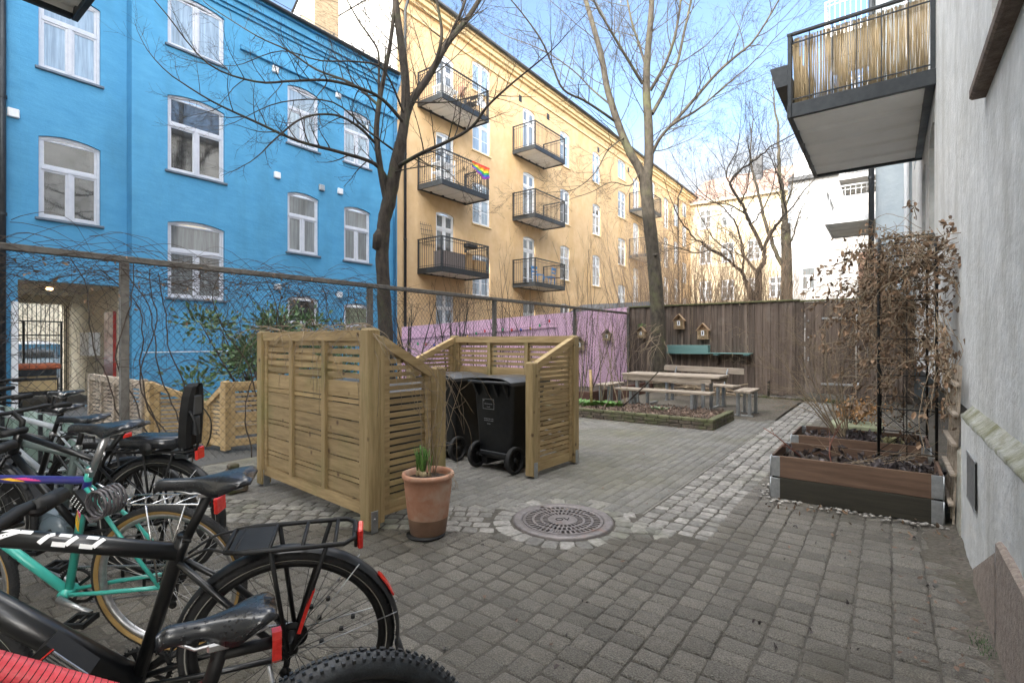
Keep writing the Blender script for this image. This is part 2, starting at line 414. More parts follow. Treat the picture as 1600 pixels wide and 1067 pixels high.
BA = V((-1.3, 3.82)); SL = .5875; NL = sqrt(1+SL*SL)
MH = V((-2.05, 3.42))
def bdist(x, y): return (y-3.82-SL*(x+1.3))/NL
def region(x, y):
    if (V((x,y))-MH).length < .535: return 'hole'
    if -1.60 < x < -1.02 and y > 3.5 and bdist(x,y) > -.22: return 'path'
    if abs(bdist(x, y)) < .27 and x < -1.02: return 'band'
    if x < -1.60 and bdist(x, y) > .27:
        if y > 9.75+.25*sin(x*3)+.12*sin(x*11): return 'dirt'
        return 'flat'
    return 'cobble'
def stone(mb, cx, cy, w, l, rot=0, z=0, cut=.22, dome=.006, j=.0, sm=True, bev=.012):
    a, b = w/2, l/2; c = min(a, b)*cut*2
    P = [(a-c,-b),(a,-b+c),(a,b-c),(a-c,b),(-a+c,b),(-a,b-c),(-a,-b+c),(-a+c,-b)]
    if j: P = [(x+rm(j), y+rm(j)) for x, y in P]
    cr, sr = cos(rot), sin(rot)
    tx, ty = rm(.012), rm(.012)
    vs = []
    for k, (q, dz) in enumerate(((0,-.035),(0,-.009),(bev*.4,-.003),(bev*1.3,0))):
        for x, y in P:
            f = 1-q/max(a, b); X, Y = x*f, y*f
            vs.append((cx+X*cr-Y*sr, cy+X*sr+Y*cr, z+dz-dome+X*tx+Y*ty))
    vs.append((cx, cy, z))
    fs = []
    for k in range(3):
        for i in range(8):
            n = (i+1) % 8; fs.append((k*8+i, k*8+n, k*8+8+n, k*8+8+i))
    for i in range(8): fs.append((24+i, 24+(i+1)%8, 32))
    mb.add(vs, fs, 0, sm)

cob = MB()
x = .40
edges = []
while x > -6.1:
    wc = .22 if x > .2 else (.165 if x > -.6 else .14)*random.uniform(.97, 1.03)
    edges.append((x-wc, x)); x -= wc
for (xa, xb) in edges:
    y = -.6+random.random()*.1
    while y < 14.1:
        ln = random.choice((.108,.114,.12,.13)) if xb-xa < .2 else .115
        cx, cy = (xa+xb)/2, y+ln/2
        y += ln
        if xb > .1 and cy > 2.9 and random.random() < .0: continue
        if region(cx, cy) != 'cobble' : continue
        if -.87 < cx and 5.02 < cy < 7.1 and cx < .36: continue      # under the raised beds
        if cx > .30 and cy > 4.6: continue
        if cx > -.55 and cy > 7.2: continue
        lift = .006*sin(cx*3.1+1)*sin(cy*2.3)
        stone(cob, cx+rm(.003), cy+rm(.003), (xb-xa)-.007, ln-.006, rm(.025), .002+lift+rm(.003), j=.003, cut=.09, dome=.005, bev=.009)
struct(cob.build('cobbled_courtyard', M_pave))

# pavers of the flat part beyond the sett band, laid in long rows
fl = MB(); x = -1.612
while x > -6.15:
    y = 1.0+random.choice((0,.105))
    while y < 11:
        cx, cy = x-.052, y+.105; y += .21
        if region(cx, cy) != 'flat': continue
        stone(fl, cx, cy, .1005, .2065, 0, rm(.0012), cut=.06, dome=.0015, bev=.005)
    x -= .104
struct(fl.build('flat_paving', M_pave2))
m = MB(); m.add([(-1.60,3.95,-.007),(-1.60,10,-.007),(-6.2,10,-.007),(-6.2,1.25,-.007)], [(0,1,2,3)]); struct(m.build('paving_bedding', M_joint2))

# granite setts: path, cross band, ring round the manhole
st = MB()
def sett(cx, cy, w, l, rot, z=0): stone(st, cx, cy, w, l, rot, z+rm(.004), cut=.13, dome=.004, j=.006, bev=.010)
for c in range(5):
    x = -1.075-.115*c; y = 3.55+random.random()*.05
    while y < 13.9:
        ln = random.uniform(.085, .135) if c != 2 else random.uniform(.13,.2)
        cy = y+ln/2; y += ln
        if (V((x,cy))-MH).length < .575 or bdist(x, cy) < -.2+.12*(c > 3): continue
        sett(x+rm(.004), cy, .106, ln-.011, rm(.05))
dirv = V((-1, -SL)).normalized(); nv = V((SL, -1)).normalized(); ang = atan2(dirv.y, dirv.x)
for r in range(5):
    s = .05+random.random()*.06
    while s < 5.6:
        ln = random.uniform(.10, .155)
        p = BA + dirv*(s+ln/2) + nv*(-.22+.11*r); s += ln
        if (p-MH).length < .56 or p.x < -6.1: continue
        if p.x > -1.62 and bdist(p.x, p.y) > .1: continue
        sett(p.x, p.y, ln-.011, .101, ang+rm(.06))
n = 26
for i in range(n):
    a = 2*pi*i/n
    sett(MH.x+.475*cos(a), MH.y+.475*sin(a), .135, .106, a+rm(.04), .002)
struct(st.build('granite_sett_path', M_cobw))

# trodden dirt under the picnic set
m = MB(); pts = []
for i in range(40): x = -6.15+4.54*i/39; pts.append((x, 9.68+.25*sin(x*3)+.12*sin(x*11)+rm(.06)))
vs = []; fs = []
for i, (x, y) in enumerate(pts):
    for k in range(12):
        yy = y+(14.15-y)*k/11
        vs.append((x, yy, .004+.012*sin(x*2.3+yy)*(k>0)+rm(.004)*(k>0)+.01*(k>0)))
for i in range(39):
    for k in range(11): fs.append((i*12+k, (i+1)*12+k, (i+1)*12+k+1, i*12+k+1))
m.add(vs, fs, 0, True); struct(m.build('trodden_dirt', M_dirt))
m = MB(); m.add([(-.55,7.2,-.004),(.42,7.2,-.004),(.42,14.15,-.004),(-1.0,14.15,-.004),(-1.0,7.6,-.004)], [(0,1,2,3,4)]); struct(m.build('gravel_strip', M_dirt))
# soil along the wall
m = MB(); vs = []; fs = []
for i in range(60):
    y = -.5+i*.13
    a = .22+.04*sin(y*4)+rm(.03) if y > 3 else .32+.03*sin(y*3)+rm(.03)
    vs += [(a, y, -.004), (.37+rm(.01), y, .010+rm(.005)), (.43, y, .03)]
for i in range(59):
    for k in range(2): fs.append((i*3+k, i*3+k+1, i*3+k+4, i*3+k+3))
m.add(vs, fs, 0, True); struct(m.build('soil_strip', M_dirt))

def scatter_leaves(mb, n, fx, s0=.02, s1=.045, flat=.6):
    for _ in range(n):
        x, y, z = fx(); s = random.uniform(s0, s1)
        R = Euler((rm(flat), rm(flat), random.random()*6.28)).to_matrix()
        c = V((x, y, z)); b = rm(.35)*s
        P = [(-s,0,b),(0,-s*.45,0),(s,0,b),(0,s*.45,0)]
        mb.add([c+R@V(p) for p in P], [(0,1,3),(1,2,3)])
lv = MB()
def f():
    r = random.random()
    if r < .35: return (-6.1+rm(.0)+random.random()*4, 8.25-abs(random.gauss(0,.10)), .012)
    if r < .6: return (-6+random.random()*4.2, 9.9+random.random()*4, .03)
    if r < .8: return (.2+rm(.18), 2+random.random()*3, .03)
    return (-5+random.random()*5, 1+random.random()*9, .012)
scatter_leaves(lv, 420, f, .010, .026, .3)
tag(lv.build('leaf_litter', M_mulch), 'brown dead leaf litter strewn over the courtyard paving', 'leaf litter', kind='stuff')
pb = MB()
def pebble(mb, x, y, z, s):
    a = random.random()*6.28; k = 6; vs = [(x,y,z+s*.55)]; 
    for (f, h) in ((.75,.35),(1,0),(.8,-.25)):
        for i in range(k):
            t = a+2*pi*i/k; vs.append((x+cos(t)*s*f*random.uniform(.85,1.15), y+sin(t)*s*f*.75, z+s*h*.6))
    fs = [(0, 1+i, 1+(i+1)%k) for i in range(k)]
    for q in range(2):
        for i in range(k): fs.append((1+q*k+i, 1+(q+1)*k+i, 1+(q+1)*k+(i+1)%k, 1+q*k+(i+1)%k))
    mb.add(vs, fs, 0, True)
for _ in range(330):
    r = random.random()
    if r < .3: x, y = random.uniform(-.86,.38), 4.99-abs(random.gauss(0,.06))
    elif r < .55: x, y = -.885-abs(random.gauss(0,.045)), random.uniform(4.97,7.1)
    else: x, y = random.uniform(-.5,.4), random.uniform(7.2,12.5)
    pebble(pb, x, y, .012, random.uniform(.010,.024))
tag(pb.build('pebbles', M_pebble), 'pale rounded pebbles packed around the raised beds by the wall', 'pebbles', kind='stuff')

# ================================================================= MANHOLE
mh = thing('manhole_cover', (MH.x, MH.y, 0), 'round cast iron grated manhole cover set in a ring of granite setts', 'manhole cover')
m = MB(); m.lathe([(.315,-.03),(.315,.004),(.33,.010),(.375,.012),(.392,.004),(.395,-.04)], 64, 0, (MH.x,MH.y,0))
m.build('outer_frame', M_iron, mh)
m = MB(); rings = [(0,.115,0),(.115,.158,28),(.158,.175,0),(.175,.222,36),(.222,.24,0),(.24,.292,44),(.292,.312,0)]
for (r0, r1, ns) in rings:
    q = ns*2 if ns else 64
    for i in range(q):
        if ns and i % 2 and not (ns == 44 and i in (21,23,65,67)): continue
        a0, a1 = 2*pi*(i+.10)/q+.3, 2*pi*(i+.90)/q+.3
        if not ns: a0, a1 = 2*pi*i/q, 2*pi*(i+1)/q
        P = [(r0*cos(a0),r0*sin(a0)),(r1*cos(a0),r1*sin(a0)),(r1*cos(a1),r1*sin(a1)),(r0*cos(a1),r0*sin(a1))]
        vs = [(MH.x+x, MH.y+y, z) for z in (-.02,.006) for x, y in P]
        m.add(vs, [(4,5,6,7),(0,1,5,4),(1,2,6,5),(2,3,7,6),(3,0,4,7)] if r0 > 0 else [(4,5,6)])
m.build('grate', M_iron, mh)
m = MB(); m.disc((MH.x,MH.y,-.055+.03), .312, 48); m.build('pit', M_black, mh)
def text_mesh(name, body, size, M, mat, parent, extrude=.001, align='CENTER'):
    cu = bpy.data.curves.new(name, 'FONT'); cu.body = body; cu.size = size; cu.align_x = align; cu.align_y = 'CENTER'; cu.extrude = extrude
    cu.resolution_u = 3
    o = bpy.data.objects.new(name+'_c', cu); COL.objects.link(o)
    bpy.context.view_layer.update()
    me = bpy.data.meshes.new_from_object(o.evaluated_get(bpy.context.evaluated_depsgraph_get()))
    bpy.data.objects.remove(o); bpy.data.curves.remove(cu)
    me.transform(M); me.materials.clear(); me.materials.append(mat)
    r = bpy.data.objects.new(name, me); COL.objects.link(r)
    if parent is not None: r.parent = parent
    return r
text_mesh('lettering', 'OV', .085, Matrix.Translation((0,0,.007)) @ Matrix.Rotation(.72, 4, 'Z'), M_black, mh, .001)

# ================================================================= FACADES
def facade(mb, s0, s1, z0, z1, holes, P, depth=.11, mi=0, mr=0):
    """P(s, z, d) -> world, d = metres inward; holes (sa, sb, za, zb, arc)"""
    S = sorted({s0, s1} | {h[0] for h in holes} | {h[1] for h in holes})
    Z = sorted({z0, z1} | {h[2] for h in holes} | {h[3] for h in holes})
    S = [s for s in S if s0-1e-6 <= s <= s1+1e-6]; Z = [z for z in Z if z0-1e-6 <= z <= z1+1e-6]
    for i in range(len(S)-1):
        for k in range(len(Z)-1):
            a, b, c, d = S[i], S[i+1], Z[k], Z[k+1]
            ms, mz = (a+b)/2, (c+d)/2
            if any(h[0] < ms < h[1] and h[2] < mz < h[3] for h in holes): continue
            mb.quad(P(a,c,0), P(b,c,0), P(b,d,0), P(a,d,0), mi)
    for (a, b, c, d, arc) in holes:
        n = 8 if arc else 1; top = []
        for i in range(n+1):
            t = i/n; s = a+(b-a)*t
            top.append((s, d-arc*(2*t-1)**2 if arc else d))
        for i in range(n):
            (sa, za), (sb, zb) = top[i], top[i+1]
            if arc: mb.quad(P(sa,za,0), P(sb,zb,0), P(sb,d,0), P(sa,d,0), mi)
            mb.quad(P(sa,za,0), P(sb,zb,0), P(sb,zb,depth), P(sa,za,depth), mr)
        mb.quad(P(a,c,0), P(a,d-arc,0), P(a,d-arc,depth), P(a,c,depth), mr)
        mb.quad(P(b,c,0), P(b,d-arc,0), P(b,d-arc,depth), P(b,c,depth), mr)
        mb.quad(P(a,c,0), P(b,c,0), P(b,c,depth), P(a,c,depth), mr)

WCACHE = {}
def make_window(kind, w, h, arc, gl, fmat, root, sill=True, sillmat=None, name='window'):
    """local: x across, z up, -y outward; returns the frame with pane and sill under it"""
    f = MB(); g = MB(); y0, y1 = .055, .105
    fw = .055
    def topz(x): t = x/w; return h-arc*(2*t-1)**2
    f.cbox(0, y0, 0, fw, y1, h-arc*.8); f.cbox(w-fw, y0, 0, w, y1, h-arc*.8); f.cbox(fw, y0-.002, 0, w-fw, y1, fw)
    n = 8 if arc else 1
    for i in range(n):
        xa, xb = w*i/n, w*(i+1)/n; za, zb = topz(xa), topz(xb)
        f.add([(xa,y0-.004,za-fw*1.2),(xb,y0-.004,zb-fw*1.2),(xb,y0-.004,zb+.004),(xa,y0-.004,za+.004),
               (xa,y1,za-fw*1.2),(xb,y1,zb-fw*1.2),(xb,y1,zb+.004),(xa,y1,za+.004)], [(0,1,2,3),(0,4,5,1),(7,6,5,4)])
    def sash(xa, za, xb, zb, t=.042, bars=()):
        f.cbox(xa, y0+.012, za, xa+t, y1-.008, zb); f.cbox(xb-t, y0+.012, za, xb, y1-.008, zb)
        f.cbox(xa+t, y0+.014, za, xb-t, y1-.008, za+t); f.cbox(xa+t, y0+.014, zb-t, xb-t, y1-.008, zb)
        for q in bars: f.cbox(xa+t, y0+.022, za+(zb-za)*q-.012, xb-t, y1-.012, za+(zb-za)*q+.012)
        g.quad((xa+t*.5,y1-.02,za+t*.5),(xb-t*.5,y1-.02,za+t*.5),(xb-t*.5,y1-.02,zb-t*.3),(xa+t*.5,y1-.02,zb-t*.3))
    z1 = h-fw-arc*.55; cx = w/2
    if kind == 'tee':
        tz = h*.60
        f.cbox(fw, y0-.006, tz-.035, w-fw, y1, tz+.035); f.cbox(cx-.035, y0-.008, fw, cx+.035, y1, tz-.035)
        sash(fw, fw, cx-.035, tz-.035); sash(cx+.035, fw, w-fw, tz-.035); sash(fw, tz+.035, w-fw, z1)
    elif kind == 'double':
        f.cbox(cx-.035, y0-.008, fw, cx+.035, y1, z1); sash(fw, fw, cx-.035, z1); sash(cx+.035, fw, w-fw, z1)
    elif kind == 'cross':
        tz = h*.64
        f.cbox(fw, y0-.006, tz-.03, w-fw, y1, tz+.03); f.cbox(cx-.035, y0-.008, fw, cx+.035, y1, z1)
        for a, b in ((fw, cx-.035), (cx+.035, w-fw)): sash(a, fw, b, tz-.03, bars=(.5,)); sash(a, tz+.03, b, z1)
    elif kind == 'door':
        tz = h*.72
        f.cbox(fw, y0-.006, tz-.03, w-fw, y1, tz+.03); f.cbox(cx-.035, y0-.008, fw, cx+.035, y1, z1)
        for a, b in ((fw, cx-.035), (cx+.035, w-fw)): sash(a, fw, b, tz-.03, .06, bars=(.2,)); sash(a, tz+.03, b, z1, .06)
    elif kind == 'one': sash(fw, fw, w-fw, z1)
    o = f.build(name, fmat, root)
    g.build('pane', gl, o, org=(0,0,0))
    if sill:
        s = MB(); s.cbox(-.06, -.055, -.055, w+.06, y0+.02, 0, .008); s.build('sill', sillmat or fmat, o, org=(0,0,0))
    return o
def put_window(root, kind, w, h, arc, gl, fmat, loc, rz, sill=True, sillmat=None, name='window'):
    w = round(w, 2); h = round(h, 2)
    key = (root.name, kind, w, h, arc, gl.name, fmat.name, sill, name)
    base = WORG.get(root.name, (0,0,0))
    l = (loc[0]-base[0], loc[1]-base[1], loc[2]-base[2])
    if key in WCACHE: return copy_tree(WCACHE[key], root, l, rz)
    o = make_window(kind, w, h, arc, gl, fmat, root, sill, sillmat, name)
    # meshes are written round the origin: undo the shift to the root
    for q in [o]: 
        q.data.transform(Matrix.Translation(base))
    o.location = l; o.rotation_euler = (0,0,rz); WCACHE[key] = o
    return o

# ---------- balcony (local: x along the wall 0..L, -y outward, z from underside)
def make_balcony(root, L, D, loc, rz, fascia, rail, rh=1.05, name='balcony', under=M_under, gap=.105, soffit_dir='y', ribs=5):
    base = WORG.get(root.name, (0,0,0))
    m = MB(); t = .055; h = .20
    m.cbox(0,-D,0, L,-D+t,h,.006); m.cbox(0,-D+t,0,t,0,h-.002,.006); m.cbox(L-t,-D+t,0,L,0,h-.002,.006)
    m.cbox(t,-.10,.02,L-t,-.002,h-.02)
    for x in (.04, L-.09):
        for z in (.06,.13):
            m.tube([(x+.03,-D-.008,z),(x+.03,-D+.004,z)], .012, 8)
    o = m.build(name, fascia, root); o.data.transform(Matrix.Translation(base))
    o.location = (loc[0]-base[0], loc[1]-base[1], loc[2]-base[2]); o.rotation_euler = (0,0,rz)
    m = MB(); nr = max(3, round((L-2*t)/.62)); step = (L-2*t)/nr
    for i in range(nr):                       # trapezoid sheet underside, folds run out from the wall
        a = t+i*step; b = a+step
        P = [(a,.045),(a+step*.72,.045),(a+step*.78,.085),(b-step*.06,.085),(b,.045)]
        for j in range(4):
            (xa, za), (xb, zb) = P[j], P[j+1]
            m.quad((xa,-D+t,za),(xb,-D+t,zb),(xb,-.1,zb),(xa,-.1,za))
    m.box(t,-D+t,.10,L-t,-.1,h-.03)
    m.build('deck', under, o, org=(0,0,0))
    m = MB(); z0, z1 = h, h+rh
    r = .02
    for (x, y) in ((.03,-D+.03),(L-.03,-D+.03),(.03,-.03),(L-.03,-.03)): m.cbox(x-.025,y-.025,z0-.1,x+.025,y+.025,z1-.02)
    m.cbox(0,-D,z1-.025,L,-D+.055,z1+.015); m.cbox(0,-D+.055,z1-.024,.05,0,z1+.014); m.cbox(L-.05,-D+.055,z1-.024,L,0,z1+.014)
    for zz in (z0+.06, z1-.13):
        m.box(.05,-D+.022,zz-.008,L-.05,-D+.038,zz+.008); m.box(.022,-D+.05,zz-.008,.038,-.05,zz+.008); m.box(L-.038,-D+.05,zz-.008,L-.022,-.05,zz+.008)
    nx = max(2, int(L/gap))
    for i in range(1, nx): x = L*i/nx; m.box(x-.006,-D+.024,z0+.0,x+.006,-D+.036,z1-.02)
    ny = max(2, int(D/gap))
    for i in range(1, ny):
        y = -D*i/ny
        m.box(.024,y-.006,z0,.036,y+.006,z1-.02); m.box(L-.036,y-.006,z0,L-.024,y+.006,z1-.02)
    m.build('railing', rail, o, org=(0,0,0))
    return o

# ================================================================= BLUE BUILDING
XB, XL = -13.70, -14.03
blue = thing('blue_building', (XB, 5, 0), 'bright blue painted brick apartment building with white framed windows and an arched gateway passage', 'building')
PB = lambda s, z, d: (XB-d, s, z)
PL = lambda s, z, d: (XL-d, s, z)
mid = [(4.74,6.02,2.45,4.33,.10),(4.74,6.02,5.47,7.35,.10),(4.74,6.02,8.46,9.78,.10),
       (7.72,8.70,1.90,2.72,.08),(7.72,8.70,3.96,5.72,.09),(7.72,8.70,7.06,8.78,.09),
       (9.58,10.58,1.85,2.62,.08),(9.58,10.58,3.96,5.70,.09),(9.58,10.58,7.06,8.76,.09)]
left = [(2.22,3.93,0,2.65,.0),(2.53,3.55,3.96,5.72,.09),(2.53,3.55,7.06,8.82,.09),(-1.2,0,3.96,5.72,.09)]
m = MB()
facade(m, 4.03, 11.72, 0, 10.45, mid, PB)
facade(m, -4, 4.03, 0, 10.45, left, PL)
m.quad((XB,4.03,0),(XL,4.03,0),(XL,4.03,10.45),(XB,4.03,10.45))
m.build('wall', M_blue, blue)
m = MB()   # cornice in three steps, and the string course
for (o0, z0, z1) in ((.06,9.98,10.07),(.12,10.07,10.22),(.20,10.22,10.42),(.30,10.42,10.5)):
    m.cbox(XB,4.03-.02,z0,XB+o0,11.70,z1); m.cbox(XL,-4,z0,XL+o0,4.01,z1)
m.cbox(XB,6.4,9.08,XB+.09,11.70,9.20)
m.build('cornice', M_blue, blue)
m = MB(); m.box(XB,4.25,1.14,XB+.012,11.6,1.16); m.build('painted_line', M_white, blue)
m = MB()
m.add([(XB+.34,-4,10.5),(XB+.34,11.70,10.5),(XB+.34,11.70,10.56),(XB+.34,-4,10.56),(-16.2,-4,11.5),(-16.2,11.70,11.5),(-18.6,-4,10.5),(-18.6,11.70,10.5)],
      [(0,1,2,3),(3,2,5,4),(4,5,7,6),(0,6,7,1)])
m.build('roof', M_slate, blue)
m = MB()   # snow guard along the eave
for i in range(14):
    y = -2.9+i*1.1
    m.tube([(XB+.05,y,10.63),(XB+.05,y,10.86),(XB-.2,y,10.72)], .012, 5)
for z in (10.74,10.84): m.tube([(XB+.05,-4,z),(XB+.05,11.6,z)], .009, 5)
m.build('snow_guard', M_dark, blue)
m = MB(); m.tube([(XB+.36,-4,10.5),(XB+.36,11.68,10.5)], .055, 8); m.build('gutter', M_dark, blue)
m = MB(); m.tube([(XB+.36,11.55,10.5),(XB+.30,11.55,10.2),(XB+.08,11.55,9.8),(XB+.08,11.55,0)], .045, 10); 
for z in (1,3.5,6,8.5): m.lathe([(.055,-.03),(.055,.03)], 10, 0, (XB+.08,11.55,z))
m.build('downpipe', material('blue_metal', (.06,.22,.40), None, 5, .4), blue)
m = MB(); m.tube([(XL+.10,1.98,0),(XL+.10,1.98,10.4)], .06, 10)
for z in (1.5,3.9,6.2,8.3): m.lathe([(.075,-.03),(.075,.03)], 10, 0, (XL+.10,1.98,z))
m.build('downpipe', M_dark, blue)
m = MB(); m.cbox(-15.9,9.45,10.9,-15.1,10.35,16.5); m.cbox(-15.95,9.40,16.3,-15.05,10.40,16.55); m.build('chimney', M_chim, blue)
W9 = radians(90); M_sill = material('slate_blue_sill', (.10,.14,.19), (.14,.18,.23), 9, .5)
for i, (a, b, c, d, arc) in enumerate(mid):
    kind = 'double' if c > 8.2 and a < 5 else ('one' if c < 2 and d < 3 else 'tee')
    gl = (M_g2, M_g1, M_g3, M_g1, M_g2, M_g3, M_g4, M_g2, M_g3)[i]
    put_window(blue, kind, b-a, d-c, arc, gl, M_wframe, (XB, a, c), W9, sillmat=M_sill)
for (a, b, c, d, arc), gl in zip(left[1:], (M_g1, M_g3, M_g2)):
    put_window(blue, 'tee', b-a, d-c, arc, gl, M_wframe, (XL, a, c), W9, sillmat=M_sill)
vp = None
for (y, z, g, xx) in ((2.15,5.95,0,XL),(7.35,8.95,0,XB),(9.35,9.02,0,XB),(7.40,6.03,0,XB),(8.78,6.02,1,XB),(9.42,6.06,0,XB),(7.42,2.92,0,XB),(9.40,2.85,0,XB)):
    m = MB(); m.cbox(0,-.09,-.09,.07,.09,.09,.015); m.box(.07,-.07,-.075,.078,.07,-.06)
    o = m.build('wall_vent', M_galv if g else M_white, blue, org=(0,0,0)); o.location = (xx-XB, y-5, z)

# the gateway passage
m = MB(); x0, x1 = XL-.11, -18.3; ya, yb, zt = 2.22, 3.93, 2.65
m.quad((x0,ya,zt),(x0,yb,zt),(x1,yb,zt),(x1,ya,zt)); m.quad((x0,yb,0),(x1,yb,0),(x1,yb,zt),(x0,yb,zt)); m.quad((x0,ya,0),(x1,ya,0),(x1,ya,zt),(x0,ya,zt))
m.box(x1-.3,ya,2.42,x1,yb,2.65); m.box(x1-.3,yb-.12,0,x1,yb,2.42)
m.build('passage', M_cream, blue)
m = MB(); m.cbox(XL-.02,ya-.10,0,XL+.05,ya,2.2); m.cbox(XL-.11,yb-.02,0,XL+.03,yb+.09,2.62); m.build('door_jamb', M_white, blue)
m = MB(); m.cbox(-15.0,yb-.07,0,-14.35,yb-.004,2.1); m.tube([(-14.9,yb-.12,1.0),(-14.9,yb-.07,1.0)], .012, 6)
m.build('side_door', material('red_gloss', (.22,.02,.02), (.30,.04,.035), 5, .25, coat=.5), blue)
m = MB(); m.cbox(-16.3,yb-.22,1.05,-15.55,yb-.002,1.62); m.cbox(-16.29,yb-.232,1.32,-15.56,yb-.222,1.335); m.build('letter_box', M_white, blue)
gate = MB()
for i in range(19): y = ya+.06+i*.088; gate.tube([(-18.25,y,.08),(-18.25,y,2.40)], .009, 5)
for z in (.08, 1.55, 1.92): gate.box(-18.27,ya+.02,z,-18.23,yb-.14,z+.035)
gate.box(-18.28,ya+.75,.0,-18.22,ya+.80,1.95); gate.box(-18.28,yb-.2,0,-18.22,yb-.15,1.95)
gate.build('iron_gate', M_dark, blue)
m = MB(); m.lathe([(.0,.0),(.05,-.01),(.07,-.03),(.05,-.06),(0,-.07)], 12, 0, (-15.6,3.0,2.65))
lampm = material('lamp_glow', (1,.75,.5)); bs = lampm.node_tree.nodes['Principled BSDF']; bs.inputs['Emission Color'].default_value = (1,.62,.3,1); bs.inputs['Emission Strength'].default_value = 4
m.build('ceiling_lamp', lampm, blue)
# street beyond the gate
m = MB(); m.quad((-60,-10,-.004),(-18.4,-10,-.004),(-18.4,11.6,-.004),(-60,11.6,-.004)); struct(m.build('street', M_tarm))
op = thing('opposite_house', (-27,3,0), 'pale cream house across the street seen through the gateway', 'building')
m = MB(); m.box(-34,-6,0,-27,11,9); m.build('wall', M_cream, op)
m = MB(); m.box(-27,-6,0,-26.95,11,.6); m.build('plinth', M_grey, op)
m = MB(); m.add([(-26.7,-6,9),(-26.7,11,9),(-30.5,11,11),(-30.5,-6,11),(-34,-6,9),(-34,11,9)], [(0,1,2,3),(3,2,5,4)]); m.build('roof', M_slate, op)
for y in (.2,2.8,5.4): put_window(op, 'cross', 1.1, 1.7, .06, M_g1, M_white, (-27, y, 1.3), W9)
car = thing('parked_car', (-21.6,3.4,0), 'silver car parked in the street behind the iron gate', 'car')
m = MB(); prof = [(-.85,.25),(-.88,.62),(-.62,.78),(-.55,.84),(-.34,1.38),(.34,1.38),(.55,.84),(.62,.78),(.88,.62),(.85,.25)]
# body lofted along its length (car stands along y)
secs = [(-2.1,.55,.55,.62),(-2.0,.75,.78,.66),(-1.2,.84,.88,.68),(-.55,.86,1.30,.66),(.5,.86,1.42,.66),(1.5,.86,1.15,.68),(2.05,.80,.80,.66),(2.15,.62,.6,.6)]
vs = []; fs = []
for (yy, hw, zt, sh) in secs:
    P = [(-hw,.28),(-hw,sh),(-hw*.93,min(zt,.86)),(-hw*.70,zt),(0,zt+.03),(hw*.70,zt),(hw*.93,min(zt,.86)),(hw,sh),(hw,.28)]
    vs += [(-21.6+a, 3.4+yy, b) for a, b in P]
for i in range(len(secs)-1):
    for j in range(8): fs.append((i*9+j, i*9+j+1, (i+1)*9+j+1, (i+1)*9+j))
m.add(vs, fs, 0, True); m.build('body', material('silver_paint', (.42,.44,.46), None, 5, .3, .4, coat=.5), car)
m = MB(); m.add([(-21.6+.80,3.4-.75,.90),(-21.6+.80,3.4+1.35,.90),(-21.6+.64,3.4+.9,1.32),(-21.6+.64,3.4-.35,1.32)], [(0,1,2,3)]); m.build('window', M_g1, car)
for yy in (-1.35,1.35):
    m = MB(); m.lathe([(.0,.02),(.18,.03),(.2,.0),(.31,.0),(.33,-.04),(.33,-.2),(0,-.2)], 20, 0, (-21.6+.88,3.4+yy,.33), 'x'); m.build('wheel', M_rub, car)
for yy in (-2.02,2.08):
    m = MB(); m.cbox(-21.6+.62,3.4+yy-.05,.6,-21.6+.80,3.4+yy+.05,.72); m.build('headlight', M_g3, car)
cart = thing('wheeled_bin', (-14.9,2.62,0), 'small wheeled container with a rust orange lid inside the gateway', 'bin')
m = MB(); m.cbox(-15.2,2.30,.25,-14.6,2.95,.62,.02,0); m.build('body', M_binp, cart)
m = MB(); m.cbox(-15.25,2.26,.80,-14.55,3.0,.92,.03); m.build('lid', material('orange_lid', (.42,.10,.04), (.50,.14,.06), 8, .5), cart)
m = MB(); m.cbox(-15.2,2.32,.62,-14.62,2.93,.66); m.box(-14.66,2.32,.34,-14.59,2.93,.56); m.build('crate', material('tan_box', (.45,.32,.16), (.5,.38,.2), 8, .7), cart)
for (a, b) in ((-14.68,2.36),(-14.68,2.90),(-15.1,2.36),(-15.1,2.90)):
    m = MB(); m.tube([(a,b,.12),(a,b,.26)], .015, 6); m.lathe([(0,-.02),(.07,-.02),(.075,0),(.07,.02),(0,.02)], 14, 0, (a,b,.08), 'y'); m.build('wheel', M_rub, cart)
m = MB(); m.box(-15.2,2.32,.66,-15.17,2.93,.80); m.box(-14.63,2.32,.66,-14.60,2.93,.80); m.build('lid_frame', M_dark, cart)

# ================================================================= YELLOW BUILDING
XY = -13.75
yel = thing('ochre_building', (XY, 28, 0), 'long ochre rendered apartment building with steel balconies and white windows', 'building')
PY = lambda s, z, d: (XY-d, s, z)
doors = []; wins = []
DZ = (4.05,7.10,10.12)
for y0 in (13.65, 19.35, 32.1, 37.9):
    for z in DZ: doors.append((y0, y0+1.0, z, z+2.33, .09))
    wins.append((y0, y0+1.0, 1.55, 3.32, .09))
for y0 in (15.75, 29.75, 34.9, 42.2):                      # stair windows, half a storey off
    for z, h in ((3.28,1.75),(6.28,1.75),(9.32,1.72),(11.80,1.25)): wins.append((y0, y0+1.15, z, z+h, .08))
for y0 in (22.7, 26.3, 40.2):
    for z, h in ((4.64,1.82),(7.63,1.82),(10.66,1.82)): wins.append((y0, y0+.98, z, z+h, .09))
    wins.append((y0, y0+.98, 1.62, 3.4, .09))
H = doors+wins
m = MB(); facade(m, 11.76, 46, 0, 13.6, H, PY, .12); m.build('wall', M_yel, yel)
m = MB(); m.quad((XY,11.76,10),(-22,11.76,10),(-22,11.76,14.6),(XY,11.76,14.0))
m.add([(XY+.0,11.76,9.0),(XY+.0,11.76,14.0),(-17.6,11.76,17.9),(-21.8,11.76,14.2),(-21.8,11.76,9.0)], [(0,1,2,3,4)])
